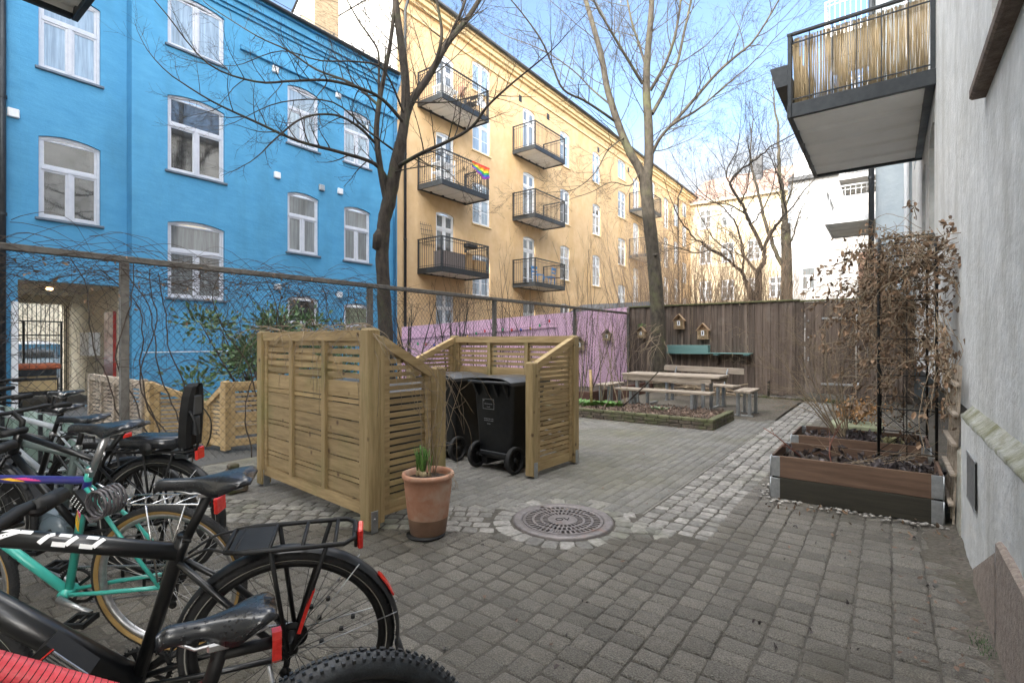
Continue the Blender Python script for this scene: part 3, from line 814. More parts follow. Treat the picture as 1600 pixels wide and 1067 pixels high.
m.v = m.v[4:]; m.f = [(0,1,2,3,4)]; m.m = [0]; m.s = [False]
m.build('gable_wall', M_gable, yel)
m = MB()
for (o0, z0, z1) in ((.07,13.05,13.14),(.13,13.5,13.62),(.24,13.62,13.8),(.34,13.8,13.92)): m.cbox(XY,11.77,z0,XY+o0,46,z1)
m.build('cornice', M_ycorn, yel)
m = MB(); m.add([(XY+.42,11.70,13.92),(XY+.42,46,13.92),(XY+.42,46,13.98),(XY+.42,11.70,13.98),(-17.6,11.70,17.95),(-17.6,46,17.95),(-22,11.70,14.2),(-22,46,14.2)],
      [(0,1,2,3),(3,2,5,4),(4,5,7,6),(0,6,7,1)]); m.build('roof', M_tile if False else M_slate, yel)
m = MB(); m.tube([(XY+.44,11.75,13.92),(XY+.44,46,13.92)], .07, 8); m.build('gutter', M_dark, yel)
for y in (12.05, 40.9):
    m = MB(); m.tube([(XY+.44,y,13.9),(XY+.3,y,13.5),(XY+.09,y,13.1),(XY+.09,y,0)], .05, 10)
    for z in (2,5,8,11): m.lathe([(.06,-.03),(.06,.03)], 10, 0, (XY+.09,y,z))
    m.build('downpipe', M_dark, yel)
rg = random.Random(3)
for (a, b, c, d, arc) in doors:
    if True: put_window(yel, 'door', b-a, d-c, arc, rg.choice((M_g1,M_g2,M_g2)), M_white, (XY, a, c), W9, sill=False, name='balcony_door')
for (a, b, c, d, arc) in wins:
    put_window(yel, 'double' if c > 11 else 'cross', b-a, d-c, arc, M_g3 if c > 9 else rg.choice((M_g1,M_g2,M_g2,M_g3)), M_white, (XY, a, c), W9, sillmat=M_ycorn)
for y in (19.0, 21.4, 26.9, 31.2): 
    m = MB(); m.cbox(XY-.01,y,12.55,XY+.02,y+.22,12.85); m.build('attic_vent', M_dark, yel)
YB = {}
for y0 in (12.70, 18.50, 31.4):
    for z in (3.85, 6.90, 9.92):
        if y0 > 30 and z < 5: continue
        YB[(y0, z)] = make_balcony(yel, 2.6, 1.25, (XY, y0, z), W9, M_dark, M_dark)

# things standing on those balconies (x from wall towards the court, y along it)
XO = XY
def chair(name, x, y, z, rz, mat, label, cat='chair', group=None):
    t = thing(name, (x,y,z), label, cat, group, rz, world=False)
    m = MB(); m.cbox(-.2,-.2,.42,.2,.2,.45,.008); m.build('seat', mat, t)
    m = MB(); m.tube([(-.19,.19,.45),(-.19,.22,.85)], .012, 6); m.tube([(.19,.19,.45),(.19,.22,.85)], .012, 6); m.cbox(-.19,.205,.72,.19,.225,.85); m.cbox(-.19,.2,.56,.19,.217,.64); m.build('backrest', mat, t)
    for (a, b, c) in ((-.18,-.19,.14),(.18,-.19,.14),(-.18,.19,-.16),(.18,.19,-.16)):
        m = MB(); m.tube([(a,b,.43),(a,b+c*.4,0)], .011, 6); m.build('leg', mat, t)
    return t
M_bchair = material('sky_blue_enamel', (.03,.20,.48), None, 5, .4)
chair('folding_chair', XO+.85, 19.3, 4.02, 1.4, M_bchair, 'sky blue chair at the near end of the lowest middle balcony', group='sky blue chairs on the balcony')
chair('folding_chair', XO+.85, 20.35, 4.02, -1.5, M_bchair, 'lower sky blue chair nearer the far railing of the lowest middle balcony', group='sky blue chairs on the balcony')
m = MB(); m.cbox(XO+.5,20.75,4.45,XO+1.05,21.0,4.48); m.tube([(XO+.75,20.9,4.02),(XO+.75,20.9,4.45)], .02, 8); tag(m.build('side_table', M_rust, None), 'small brown table beside the two sky blue chairs', 'table')
M_rat = material('rattan', (.40,.23,.09), (.55,.36,.17), 30, .7, bump=.6, bscale=40, stretch=(1,1,2.5))
M_bask= material('grey_wicker', (.16,.13,.12), (.24,.20,.18), 40, .8, bump=.6, bscale=40)
def basket(x0, y0, x1, y1, z0, z1, mat, label, name='planter_box'):
    m = MB(); m.cbox(x0,y0,z0,x1,y1,z1,.01); m.cbox(x0-.01,y0-.01,z1-.03,x1+.01,y1+.01,z1-.002,.005)
    m.box(x0+.03,y0+.03,z1,x1-.03,y1-.03,z1+.002)
    return tag(m.build(name, mat), label, 'planter')
basket(XO+.75,12.80,XO+1.18,14.0,4.05,4.62, M_bask, 'grey wicker screen box at the near corner of the lowest left balcony')
basket(XO+.80,14.05,XO+1.15,14.45,4.05,4.70, M_rat, 'tall golden rattan basket in the middle of the lowest left balcony')
basket(XO+.75,14.55,XO+1.18,15.2,4.05,4.50, M_rat, 'low golden rattan box at the far end of the lowest left balcony')
m = MB(); m.cbox(XO+1.16,13.9,4.86,XO+1.38,14.45,5.02,.02); m.build; tag(m.build('rail_planter', M_matbl), 'black trough hung on the rail of the lowest left balcony', 'planter')
ln = thing('lantern', (XO+1.0,14.25,4.70), 'small dark lantern standing on the rattan basket', 'lantern')
m = MB(); m.cbox(XO+.93,14.18,4.70,XO+1.07,14.32,4.73); m.cbox(XO+.94,14.19,4.88,XO+1.06,14.31,4.91)
for a in (-.055,.055):
    for b in (-.055,.055): m.tube([(XO+1.0+a,14.25+b,4.72),(XO+1.0+a,14.25+b,4.89)], .006, 4)
m.tube([(XO+.98,14.25,4.9),(XO+1.0,14.25,4.98),(XO+1.02,14.25,4.9)], .005, 4); m.build('cage', M_dark, ln)
tr = MB()
for i in range(6): tr.tube([(XO+.1,12.9+i*.11,4.9),(XO+.12,12.75+i*.1,5.75)], .008, 4)
for i in range(5): tr.tube([(XO+.11,12.85-.03*i,4.95+i*.18),(XO+.12,13.5-.05*i,5.0+i*.17)], .008, 4)
tag(tr.build('wall_trellis', M_dark), 'slanting wire trellis against the ochre wall beside the balcony door', 'trellis')
# rainbow flag, lights and clutter on the middle-left balcony
fl_ = thing('rainbow_flag', (XO+1.28,14.9,8.1), 'rainbow striped flag draped over the rail of the middle left balcony', 'flag')
cols = [(.65,.03,.02),(.75,.22,.02),(.75,.6,.03),(.05,.35,.08),(.03,.10,.45),(.22,.03,.30)]
for k, c in enumerate(cols):
    m = MB()
    for i in range(10):
        ya, yb_ = 14.25+i*.1, 14.35+i*.1
        sag = lambda y: (.52-.30*abs((y-14.95)/.7))
        za = 8.13-sag(ya)*k/6; zb = 8.13-sag(yb_)*k/6; zc = 8.13-sag(yb_)*(k+1)/6; zd = 8.13-sag(ya)*(k+1)/6
        w1 = XO+1.30+.025*sin(ya*22+k); w2 = XO+1.30+.025*sin(yb_*22+k)
        m.quad((w1,ya,za),(w2,yb_,zb),(w2,yb_,zc),(w1,ya,zd))
    m.build('stripe', material('flag_%s' % ('red','orange','yellow','green','blue','violet')[k], c, None, 5, .8), fl_)
sh = MB()
for z in (7.12,7.45,7.78): sh.cbox(XO+.55,12.85,z,XO+1.05,13.6,z+.025)
for y in (12.87,13.58):
    for x in (XO+.57,XO+1.03): sh.cbox(x-.015,y-.015,7.05,x+.015,y+.015,8.0)
tag(sh.build('plant_shelf', M_white), 'white slatted shelf on the middle left balcony', 'shelf')
m = MB()
for k in range(60): 
    y = random.uniform(14.0,15.1); z = random.uniform(7.1,7.95); m.tube([(XO+1.1+rm(.1),y,z),(XO+1.1+rm(.1),y+rm(.25),z+rm(.2))], .012, 4)
tag(m.build('climbing_plant', M_twig), 'tangle of dark stems behind the rail under the rainbow flag', 'plant')
bn = thing('garden_bench', (XO+.9,13.1,10.12), 'white bench at the left end of the top left balcony', 'bench')
m = MB(); m.cbox(XO+.6,12.85,10.5,XO+1.1,13.7,10.54); m.build('seat', M_white, bn)
m = MB()
for y in (12.9,13.65):
    for x in (XO+.65,XO+1.05): m.cbox(x-.02,y-.02,10.12,x+.02,y+.02,10.5)
m.build('frame', M_white, bn)
pl = thing('potted_flower', (XO+.95,14.05,10.12), 'pale pot with pink blossom on a stand on the top left balcony', 'plant')
m = MB(); m.lathe([(.0,.45),(.09,.45),(.14,.72),(.15,.74),(.12,.74),(.0,.7)], 16, 0, (XO+.95,14.05,10.12)); m.build('pot', M_terra, pl)
m = MB()
for a in range(4): m.tube([(XO+.95+.05*cos(a*1.57),14.05+.05*sin(a*1.57),10.57),(XO+.95+.16*cos(a*1.57),14.05+.16*sin(a*1.57),10.12)], .01, 5)
m.build('stand', M_dark, pl)
m = MB(); scatter_leaves(m, 60, lambda: (XO+.95+random.gauss(0,.07),14.05+random.gauss(0,.08),10.92+random.gauss(0,.06)), .02,.04,1.5); m.build('blossom', material('salmon_blossom', (.65,.25,.15), (.75,.4,.3), 20, .7), pl)
cl = thing('draped_blanket', (XO+1.1,15.05,10.9), 'white blanket hung over a chair at the right end of the top left balcony', 'blanket')
m = MB(); vs = []; fs = []
for i in range(9):
    for j in range(7):
        vs.append((XO+1.02+.05*sin(i*1.3+j)+.06*(j/6), 14.85+i*.05+.03*(j/6)*(i-4)*.3, 10.98-j*.085+.02*sin(i*1.7)))
for i in range(8):
    for j in range(6): fs.append((i*7+j,(i+1)*7+j,(i+1)*7+j+1,i*7+j+1))
m.add(vs, fs, 0, True); m.build('cloth', M_white, cl)
chair('balcony_chair', XO+.75, 14.75, 10.12, 0, M_matbl, 'dark chair behind the white blanket on the top left balcony')
# ================================================================= RIGHT BUILDING (the wall beside the camera)
XR = .47; XP = .41
rb = thing('grey_rendered_building', (XR, 5, 0), 'tall pale grey rendered building close on the right with a mossy ledge along its plinth', 'building')
PR = lambda s, z, d: (XR+d, s, z)
rh = [(2.35,3.92,2.96,4.6,.0),(8.35,9.45,2.45,4.3,.12),(10.3,11.3,2.45,4.3,.12),(8.6,9.8,5.0,7.1,.1),(13.3,14.4,5.3,7.1,.1),(2.35,3.92,5.9,7.6,0)]
m = MB(); facade(m, -.6, 16.0, .9, 11.5, rh, PR, .16)
# a slightly uneven hand-trowelled face
m.build('wall', M_grey, rb)
m = MB()
vs = []; fs = []; K = 70     # plinth face, sloping mossy ledge
for i in range(K+1):
    y = -.6+(4.74+.6)*i/K; n1 = .004*sin(y*7)+rm(.002); n2 = .006*sin(y*5+1)+rm(.003)
    vs += [(XP+n1, y, 0), (XP+n1*1.5, y, .45), (XP+n1*.3, y, .872)]
for i in range(K):
    for j in range(2): fs.append((i*3+j, (i+1)*3+j, (i+1)*3+j+1, i*3+j+1))
m.add(vs, fs, 0, False); m.quad((XP,4.74,0),(XR+.01,4.74,0),(XR+.01,4.74,.93),(XP,4.74,.88))
m.build('plinth', M_grey, rb)
m = MB(); vs = []; fs = []
for i in range(K+1):
    y = -.6+5.34*i/K; n2 = .005*sin(y*9)+rm(.003)
    vs += [(XP-.0015, y, .872-.008*abs(sin(y*3.3))+rm(.004)), (XP-.002, y, .890), (XP+.014, y, .902+n2*.4), (XR-.012, y, .942+n2*.4), (XR+.002, y, .956+rm(.002))]
for i in range(K):
    for j in range(4): fs.append((i*5+j, (i+1)*5+j, (i+1)*5+j+1, i*5+j+1))
m.add(vs, fs, 0, True); m.build('mossy_ledge', M_moss, rb)
m = MB()   # rough granite base blocks, showing where the render has come away
granite = material('pinkish_granite', (.20,.155,.13), (.30,.25,.21), 30, .85, bump=.7, bscale=40)
for (a, b, h) in ((-.6,1.2,.55),(1.21,2.32,.62),(2.33,3.15,.50)): 
    m.cbox(XP-.022,a,-.02,XP+.02,b,h,.012)
m.add([(XP-.021,3.16,-.02),(XP-.021,3.9,-.02),(XP-.021,3.9,.10),(XP-.021,3.16,.44)], [(0,1,2,3)])
m.build('granite_base', granite, rb)
m = MB(); m.cbox(XP-.005,4.76,0,XR+.01,5.02,.62,.02); m.build('rubble_pier', material('stone_rubble', (.30,.28,.22), (.42,.40,.34), 14, .9, bump=1, bscale=30), rb)
m = MB(); m.box(XP-.006,3.95,.42,XP+.0,4.32,.70)
m.build('plinth_vent', M_black, rb)
m = MB()
for i in range(9): y = 3.965+i*.041; m.box(XP-.010,y,.42,XP-.004,y+.02,.70)
for z in (.415,.70): m.box(XP-.011,3.94,z-.006,XP-.003,4.33,z+.006)
m.build('vent_grille', M_galv, rb)
wr = -W9
m = MB(); m.cbox(XR-.075,2.2,2.865,XR+.12,4.15,2.935,.012); m.build('window_sill', M_brown, rb)
put_window(rb, 'tee', 1.57, 1.64, 0, M_g1, M_white, (XR+.06, 3.92, 2.96), wr, sill=False)
put_window(rb, 'tee', 1.57, 1.70, 0, M_g1, M_white, (XR+.06, 3.92, 5.9), wr)
for (a, b, c, d, arc) in rh[1:5]: put_window(rb, 'tee', b-a, d-c, arc, M_g1, M_white, (XR+.04, b, c), wr)
# the projecting far wing
XW = -.26
m = MB()
PW = lambda s, z, d: (XW+d, s, z)
wh = [(20,21.2,2.2,3.9,.1),(26,27.2,5.3,7.1,.1),(20,21.2,5.5,7.6,.1),(20,21.2,8.5,10.6,.1),(31,32,5,6.8,.1)]
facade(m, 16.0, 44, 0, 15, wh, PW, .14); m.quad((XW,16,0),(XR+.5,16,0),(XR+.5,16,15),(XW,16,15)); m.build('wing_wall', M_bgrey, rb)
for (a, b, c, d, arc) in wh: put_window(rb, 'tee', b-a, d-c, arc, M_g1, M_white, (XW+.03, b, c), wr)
m = MB(); m.tube([(.36,15.9,0),(.36,15.9,14.8)], .055, 10); m.build('white_downpipe', M_white, rb)
m = MB(); m.tube([(XW-.09,15.92,0),(XW-.09,15.92,14.8)], .062, 12)
for z in (1,3.4,5.6,8): m.lathe([(.074,-.03),(.074,.03)], 12, 0, (XW-.09,15.92,z))
m.build('dark_downpipe', M_dark, rb)
m = MB(); m.cbox(XR-.3,-.6,11.5,8,15.98,11.7); m.cbox(XW-.3,16.0,15.0,8,44,15.2); m.build('eave', M_slate, rb)
m = MB(); m.box(8,-.6,0,8.2,44,11.5); m.box(XR+.5,43.8,0,8,44,15); m.box(XR+.2,-.6,0,8,-.4,11.5); m.build('rear_wall', M_grey, rb)
m = MB()   # the dark wired lattice on the wall further in
for i in range(7): m.box(XR-.03,11.9+i*.12,.4,XR-.02,11.915+i*.12,2.1)
# near balcony and those of the wing
NB = make_balcony(rb, 3.25, 1.62, (XR, 11.31, 4.55), wr, M_dark, M_dark, rh=.98, gap=.24, ribs=5)
M_wfas = material('white_metal', (.62,.63,.64), None, 5, .45, .2)
for (y, z) in ((22.3,5.22),(22.3,8.25),(22.3,11.3),(28.3,8.2),(28.3,11.2)):
    make_balcony(rb, 2.9, 1.42, (XW, y, z), wr, M_wfas, M_wfas, rh=.98, gap=.14)
# brick chimney-like patch and glass canopy beyond
m = MB(); m.cbox(-.95,24.2,3.0,XW,26.2,4.9); m.build('brick_bay', material('pale_red_brick', (.45,.25,.17), (.55,.36,.27), 14, .9, bump=.4, stretch=(1,1,4)), rb)
m = MB()
for y in (13.0,14.0,14.95): m.bar((XR,y,2.95),(-.55,y,2.45),.03,.04)
m.bar((-.55,12.98,2.45),(-.55,14.97,2.45),.03,.04); m.bar((XR-.02,12.98,2.45),(-.55,12.98,2.45),.025,.025)
m.build('canopy_frame', M_dark, rb)
m = MB(); m.box(-.53,13.02,2.47,-.50,14.93,2.478); m.add([(XR,13,2.98),(XR,14.96,2.98),(-.53,14.96,2.49),(-.53,13,2.49)], [(0,1,2,3)]); m.build('canopy_glass', M_g3, rb)

# reed screen wired inside the near balcony's railing
rs = thing('reed_screen', (-1.1, 8.1, 4.8), 'golden reed privacy screen fixed inside the railing of the near balcony', 'screen')
def reeds(pa, pb_, z0, ztops, n, mb):
    for i in range(n):
        t = (i+random.random()*.8)/n
        x = pa[0]+(pb_[0]-pa[0])*t; y = pa[1]+(pb_[1]-pa[1])*t
        zt = ztops(t)
        if zt is None: continue
        lean = rm(.025)
        mb.tube([(x+rm(.006), y+rm(.006), z0-.005), (x+lean*.5+rm(.006), y+lean*.3, (z0+zt)/2), (x+lean, y+lean*.5, zt+rm(.012))], random.uniform(.0032,.0055), 4)
m = MB()
reeds((-1.07,8.135),(.40,8.135), 4.76, lambda t: 5.68 if random.random() < .95 else None, 330, m)
m.build('near_side', M_reed, rs)
m = MB(); reeds((-1.07,8.17),(-1.07,11.2), 4.76, lambda t: 5.62+.02*sin(t*30) if random.random()<.93 else None, 620, m)
m.build('front_side', M_reed, rs)
m = MB(); reeds((-1.04,11.2),(.42,11.2), 4.76, lambda t: 5.30 if random.random() < .9 else None, 200, m); m.build('far_side', M_reed, rs)
m = MB()
for z in (4.95,5.25,5.55): m.tube([(-1.06,8.145,z),(.4,8.145,z)], .003, 4); m.tube([(-1.08,8.2,z-.08),(-1.08,11.2,z-.08)], .003, 4)
m.build('binding_wire', M_twigl, rs)
hp = thing('rail_planter', (-1.25,9.2,5.25), 'dark planter hung outside the front rail of the near balcony with withered stalks', 'planter')
m = MB(); m.prism([(-1.18,5.15),(-1.18,5.45),(-1.42,5.45),(-1.34,5.15)], lambda a, b: (a,8.35,b), lambda a, b: (a,10.2,b)); m.build('trough', M_dark, hp)
m = MB()
for k in range(90):
    x, y = -1.30+rm(.08), random.uniform(8.4,10.1); p = V((x,y,5.43)); pts = [p.copy()]
    d = V((rm(.5)-.35,rm(.7),1)).normalized()
    for i in range(4): d = (d+V((rm(.4)-.1,rm(.4),-.22*(i>1)))).normalized(); p = p+d*.07; pts.append(p.copy())
    m.tube(pts, [.003,.003,.002,.002,.001], 3)
scatter_leaves(m, 160, lambda: (-1.36+rm(.14),random.uniform(8.35,10.2),5.5+rm(.14)), .008,.018,1.5)
m.build('stalks', M_twig, hp)

# ================================================================= REAR BUILDING (behind the camera; its shadow fills the court)
bk = thing('rear_building', (-7, -9, 0), 'tall pale rendered building closing the courtyard behind the viewer', 'building')
m = MB(); bh = []
for x in (-12.5,-10,-7.5,-5,-2.6):
    for z in (.9,3.9,6.9,9.9,12.9): bh.append((x,x+1.1,z,z+1.75,.08))
facade(m, -16, 9, 0, 15.8, bh, lambda s, z, d: (s,-9-d,z), .12); m.box(-16,-16,0,9,-9.3,15.8)
m.build('wall', M_cream, bk)
m = MB(); m.cbox(-16.3,-16.5,15.8,9,-8.7,16); m.build('roof', M_slate, bk)
for (a, b, c, d, arc) in bh: put_window(bk, 'tee', 1.1, 1.75, .08, M_g1, M_white, (b, -9, c), radians(180))
an = thing('low_annex', (-3, -.6, 0), 'low rendered annex just behind the viewer carrying a dark steel balcony', 'building')
m = MB(); ah = [(-6.0,-5.0,4.75,6.9,0),(-4.9,-3.8,1,2.7,.08)]
facade(m, -6.7, -3.1, 0, 7.4, ah, lambda s, z, d: (s,-.6-d,z), .12); m.box(-6.7,-4,0,-6.5,-.72,7.4); m.box(-3.3,-4,0,-3.1,-.72,7.4); m.build('wall', M_cream, an)
m = MB(); m.cbox(-6.9,-4,7.4,-2.9,-.4,7.55); m.box(-6.7,-4.1,0,-3.1,-4,7.4); m.build('roof', M_slate, an)
for (a, b, c, d, arc) in ah: put_window(an, 'door' if c > 4 else 'tee', b-a, d-c, arc, M_g1, M_white, (b, -.6, c), radians(180))
make_balcony(an, 3.0, 2.05, (-3.43, -.6, 4.55), radians(180), M_dark, M_dark, gap=.15)

# ================================================================= FAR END OF THE COURT
M_fwhite = material('far_white_render', (.42,.41,.40), (.48,.47,.455), 3, .85, bump=.2)
fb = thing('far_beige_building', (-10, 44.4, 0), 'sunlit beige building with a red tiled roof closing the far end of the court', 'building')
YF = 44.4
m = MB(); fh = []
for x in (-13.0,-11.2,-9.2,-7.6):
    for z in (1.8,4.9,8.0,11.0): fh.append((x,x+1.0,z,z+1.65,.06))
facade(m, -13.75, -6.25, 0, 13.3, fh, lambda s, z, d: (s,YF+d,z), .12); m.build('wall', material('sunny_beige_render', (.62,.50,.33), (.68,.57,.40), 2, .85), fb)
m = MB(); m.add([(-14,YF-.35,13.3),(-6.25,YF-.35,13.3),(-6.25,YF+5,16.6),(-14,YF+5,16.6)], [(0,1,2,3)]); m.build('roof', M_tile, fb)
m = MB(); m.cbox(-14,YF-.35,13.1,-6.27,YF+.0,13.3); m.build('cornice', M_cream, fb)
m = MB(); m.cbox(-9.3,YF+2.6,14.5,-8.6,YF+3.2,17.2); m.build('chimney', M_slate, fb)
for (a, b, c, d, arc) in fh: put_window(fb, 'cross', b-a, d-c, arc, M_g2, M_white, (a, YF, c), 0)
wb = thing('far_white_building', (-3, 44.4, 0), 'sunlit white building at the far right end of the court', 'building')
m = MB(); wh2 = []
for z in (5.35,8.15,10.9): wh2.append((-5.36,-4.42,z,z+1.75,.05))
for z in (2.3,): wh2.append((-5.36,-4.42,z,z+1.75,.05))
facade(m, -6.2, 3, 0, 13.75, wh2, lambda s, z, d: (s,YF-.02+d,z), .14); m.build('wall', M_fwhite, wb)
m = MB(); m.cbox(-6.24,YF-.4,13.72,3,YF+.1,13.95); m.build('eave', M_slate, wb)
m = MB(); m.add([(-6.2,YF-.38,13.95),(3,YF-.38,13.95),(3,YF+5,16),(-6.2,YF+5,16)], [(0,1,2,3)]); m.build('roof', M_slate, wb)
m = MB(); m.cbox(-5.9,YF+.2,14.1,-4.5,YF+2.2,15.9); m.build('dormer', M_g1, wb)
m = MB(); m.tube([(-6.12,YF-.1,0),(-6.12,YF-.1,13.7)], .06, 8); m.build('downpipe', M_galv, wb)
for (a, b, c, d, arc) in wh2: put_window(wb, 'tee', b-a, d-c, arc, M_g2, M_white, (a, YF-.02, c), 0)

# ================================================================= BROWN BOARD FENCE
YFn = 14.2
bf = thing('brown_board_fence', (-3, YFn, 0), 'tall weathered brown vertical board fence at the back of the courtyard with a mossy cap', 'fence')
m = MB(); x = -6.2
gx0, gx1 = -1.60, -.60
while x < .44:
    wd = random.uniform(.165,.195); x2 = min(x+wd, .46)
    if x < gx0-.04 < x2: x2 = gx0-.04
    if x < gx1 and x2 > gx1: x = gx1+.001
    if not (x2 > gx0 and x < gx1):
        m.box(x+.004,YFn,.06+rm(.02),x2-.004,YFn+.022,2.40)
    x = x2
x = -6.1
while x < .4:      # cover strips over the gaps
    if not (x+.05 > gx0 and x < gx1): m.box(x-.02,YFn-.022,.08,x+.045,YFn-.002,2.39)
    x += .183
m.build('boards', M_brown, bf)
m = MB(); m.cbox(-6.2,YFn-.06,2.40,-1.75,YFn+.08,2.44); m.cbox(-1.74,YFn-.06,2.37,.46,YFn+.08,2.41)
m.build('mossy_cap', material('mossy_cap_timber', (.10,.10,.05), (.15,.15,.07), 14, .9, bump=.6), bf)
m = MB()
for z in (.4,1.3,2.2): m.box(-6.2,YFn+.03,z,.46,YFn+.08,z+.1)
for x in (-6.15,-4.2,-2.2,-.5,.38): m.box(x-.05,YFn+.08,0,x+.05,YFn+.18,2.38)
m.build('rails', M_brown, bf)
gt = MB(); x = gx0-.035
while x < gx1-.02:
    x2 = min(x+.175, gx1-.008); gt.box(x+.003,YFn-.012,.15,x2-.003,YFn+.012,2.36); gt.box(x2-.02,YFn-.032,.16,x2+.02,YFn-.014,2.35) if x2 < gx1-.05 else None; x = x2
gg = gt.build('gate', M_brown, bf)
m = MB(); m.cbox(-1.28,YFn-.045,1.93,-.60,YFn-.034,1.975,.003); m.cbox(-1.30,YFn-.045,.36,-.56,YFn-.034,.41,.003); m.tube([(-.56,YFn-.05,.28),(-.56,YFn-.05,.45)], .014, 8); m.tube([(-.58,YFn-.05,1.86),(-.58,YFn-.05,2.02)], .014, 8)
m.build('strap_hinge', M_galv, gg, org=(-3,YFn,0))
for z in (.55,.95,1.0,1.5,1.9):
    m = MB(); m.lathe([(0,-.02),(.02,-.018),(.022,0)], 8, 0, (-1.56,YFn-.03,z), 'y'); m.build('bolt', M_galv, gg, org=(-3,YFn,0))

# planter box and shelf on the fence
m = MB(); m.cbox(-4.98,YFn-.26,1.06,-3.86,YFn-.025,1.30,.006); m.box(-4.96,YFn-.262,1.175,-3.88,YFn-.259,1.18)
tag(m.build('wall_planter', M_tealp), 'sea green wooden planter box fixed to the brown fence', 'planter')
sf = thing('wall_shelf', (-3.4,YFn,1.07), 'narrow sea green shelf on dark brackets on the brown fence', 'shelf')
m = MB(); m.cbox(-3.90,YFn-.30,1.075,-2.80,YFn-.025,1.10,.004); m.build('board', M_tealp, sf)
for x in (-3.72,-2.98):
    m = MB(); m.box(x,YFn-.28,1.035,x+.12,YFn-.03,1.074); m.build('cleat', M_tealp, sf)
    m = MB(); m.prism([(YFn-.27,1.034),(YFn-.025,1.034),(YFn-.025,.80),(YFn-.06,.80)], lambda a, b: (x+.03,a,b), lambda a, b: (x+.07,a,b)); m.build('bracket', M_brown, sf)

def insect_hotel(loc, rz, w, h, label, bare=False):
    t = thing('insect_hotel', loc, label, 'insect house', 'little wooden insect houses hung on the fences', rz, world=False)
    d = .13; hh = h*.58
    m = MB()
    P = [(-w/2,0),(w/2,0),(w/2,hh),(0,h),(-w/2,hh)]
    # open-fronted case: back, floor, sides
    m.prism(P, lambda a, b: (a,-.012,b), lambda a, b: (a,0,b)); m.box(-w/2,-d,0,w/2,-.012,.014); m.box(-w/2,-d,.014,-w/2+.014,-.012,hh); m.box(w/2-.014,-d,.014,w/2,-.012,hh)
    m.box(-w/2+.014,-d+.004,hh*.36,w/2-.014,-.012,hh*.36+.012); m.box(-w/2+.014,-d+.004,hh-.006,w/2-.014,-.012,hh+.006)
    m.box(-w*.17,-d+.003,hh*.37,-w*.15,-.012,hh); m.box(w*.15,-d+.003,hh*.37,w*.17,-.012,hh)
    m.build('case', M_natw, t, org=(0,0,0))
    m = MB(); e = .03
    for s in (-1, 1):
        a = V((0,0,h+.008)); b = V((s*(w/2+e),0,hh-e*.55)); n_ = V((s*.6,0,.8))*.012
        m.add([(a.x,-d-.02,a.z),(b.x,-d-.02,b.z),(b.x,.0,b.z),(a.x,.0,a.z),(a.x+n_.x*0,-d-.02,a.z+.016),(b.x+n_.x,-d-.02,b.z+n_.z),(b.x+n_.x,.0,b.z+n_.z),(a.x,0,a.z+.016)],
              [(0,1,2,3),(4,7,6,5),(0,4,5,1),(1,5,6,2),(2,6,7,3)])
    m.build('roof', M_twigl if bare else M_natw, t, org=(0,0,0))
    m = MB()     # tubes and cones packed in the cells
    for (xa, xb, za, zb) in ((-w/2+.02,w/2-.02,.02,hh*.35),(-w/2+.02,-w*.18,hh*.4,hh-.01),(w*.18,w/2-.02,hh*.4,hh-.01)):
        nx = max(2, int((xb-xa)/.024)); nz = max(1, int((zb-za)/.024))
        for i in range(nx):
            for k in range(nz):
                x = xa+(xb-xa)*(i+.5)/nx; z = za+(zb-za)*(k+.5)/nz
                m.tube([(x,-.015,z),(x,-d+.008+rm(.004),z)], .0105, 6)
    m.build('reed_tubes', M_reed, t, org=(0,0,0))
    m = MB(); m.box(-w*.145,-d+.006,hh*.40,w*.145,-d+.012,hh-.008); m.build('door_panel', M_white, t, org=(0,0,0))
    m = MB(); m.box(-w*.04,-d+.003,hh*.5,w*.04,-d+.0055,hh-.03)
    m.disc((0,-d+.004,h*.78), w*.06, 10, 'y'); m.build('entry_slot', M_matbl, t, org=(0,0,0))
    m = MB(); m.tube([(-.03,-.03,h*.93),(0,-.02,h+.06),(.03,-.03,h*.93)], .004, 5); m.build('hanger', M_twigl, t, org=(0,0,0))
    return t
insect_hotel((-4.68,YFn-.03,1.75), 0, .27, .40, 'upper wooden insect house with a white door on the brown fence beside the tree')
insect_hotel((-4.03,YFn-.03,1.46), 0, .28, .42, 'lower wooden insect house with a white door above the sea green shelf')
insect_hotel((-5.78,YFn-.03,1.50), 0, .22, .32, 'insect house topped with green sprigs, left of the tree trunk')
m = MB(); scatter_leaves(m, 40, lambda: (-5.78+rm(.12),YFn-.1+rm(.05),1.86+rm(.05)), .02,.035,1.4); tag(m.build('moss_sprig', M_green), 'green sprigs on top of the leftmost insect house on the brown fence', 'plant')
m = MB(); m.tube([(-4.35,YFn-.03,2.38),(-4.34,YFn-.035,2.0),(-4.33,YFn-.03,1.62)], .006, 5); tag(m.build('hanging_cord', M_twigl), 'pale cord hanging down the brown fence between two insect houses', 'cord')

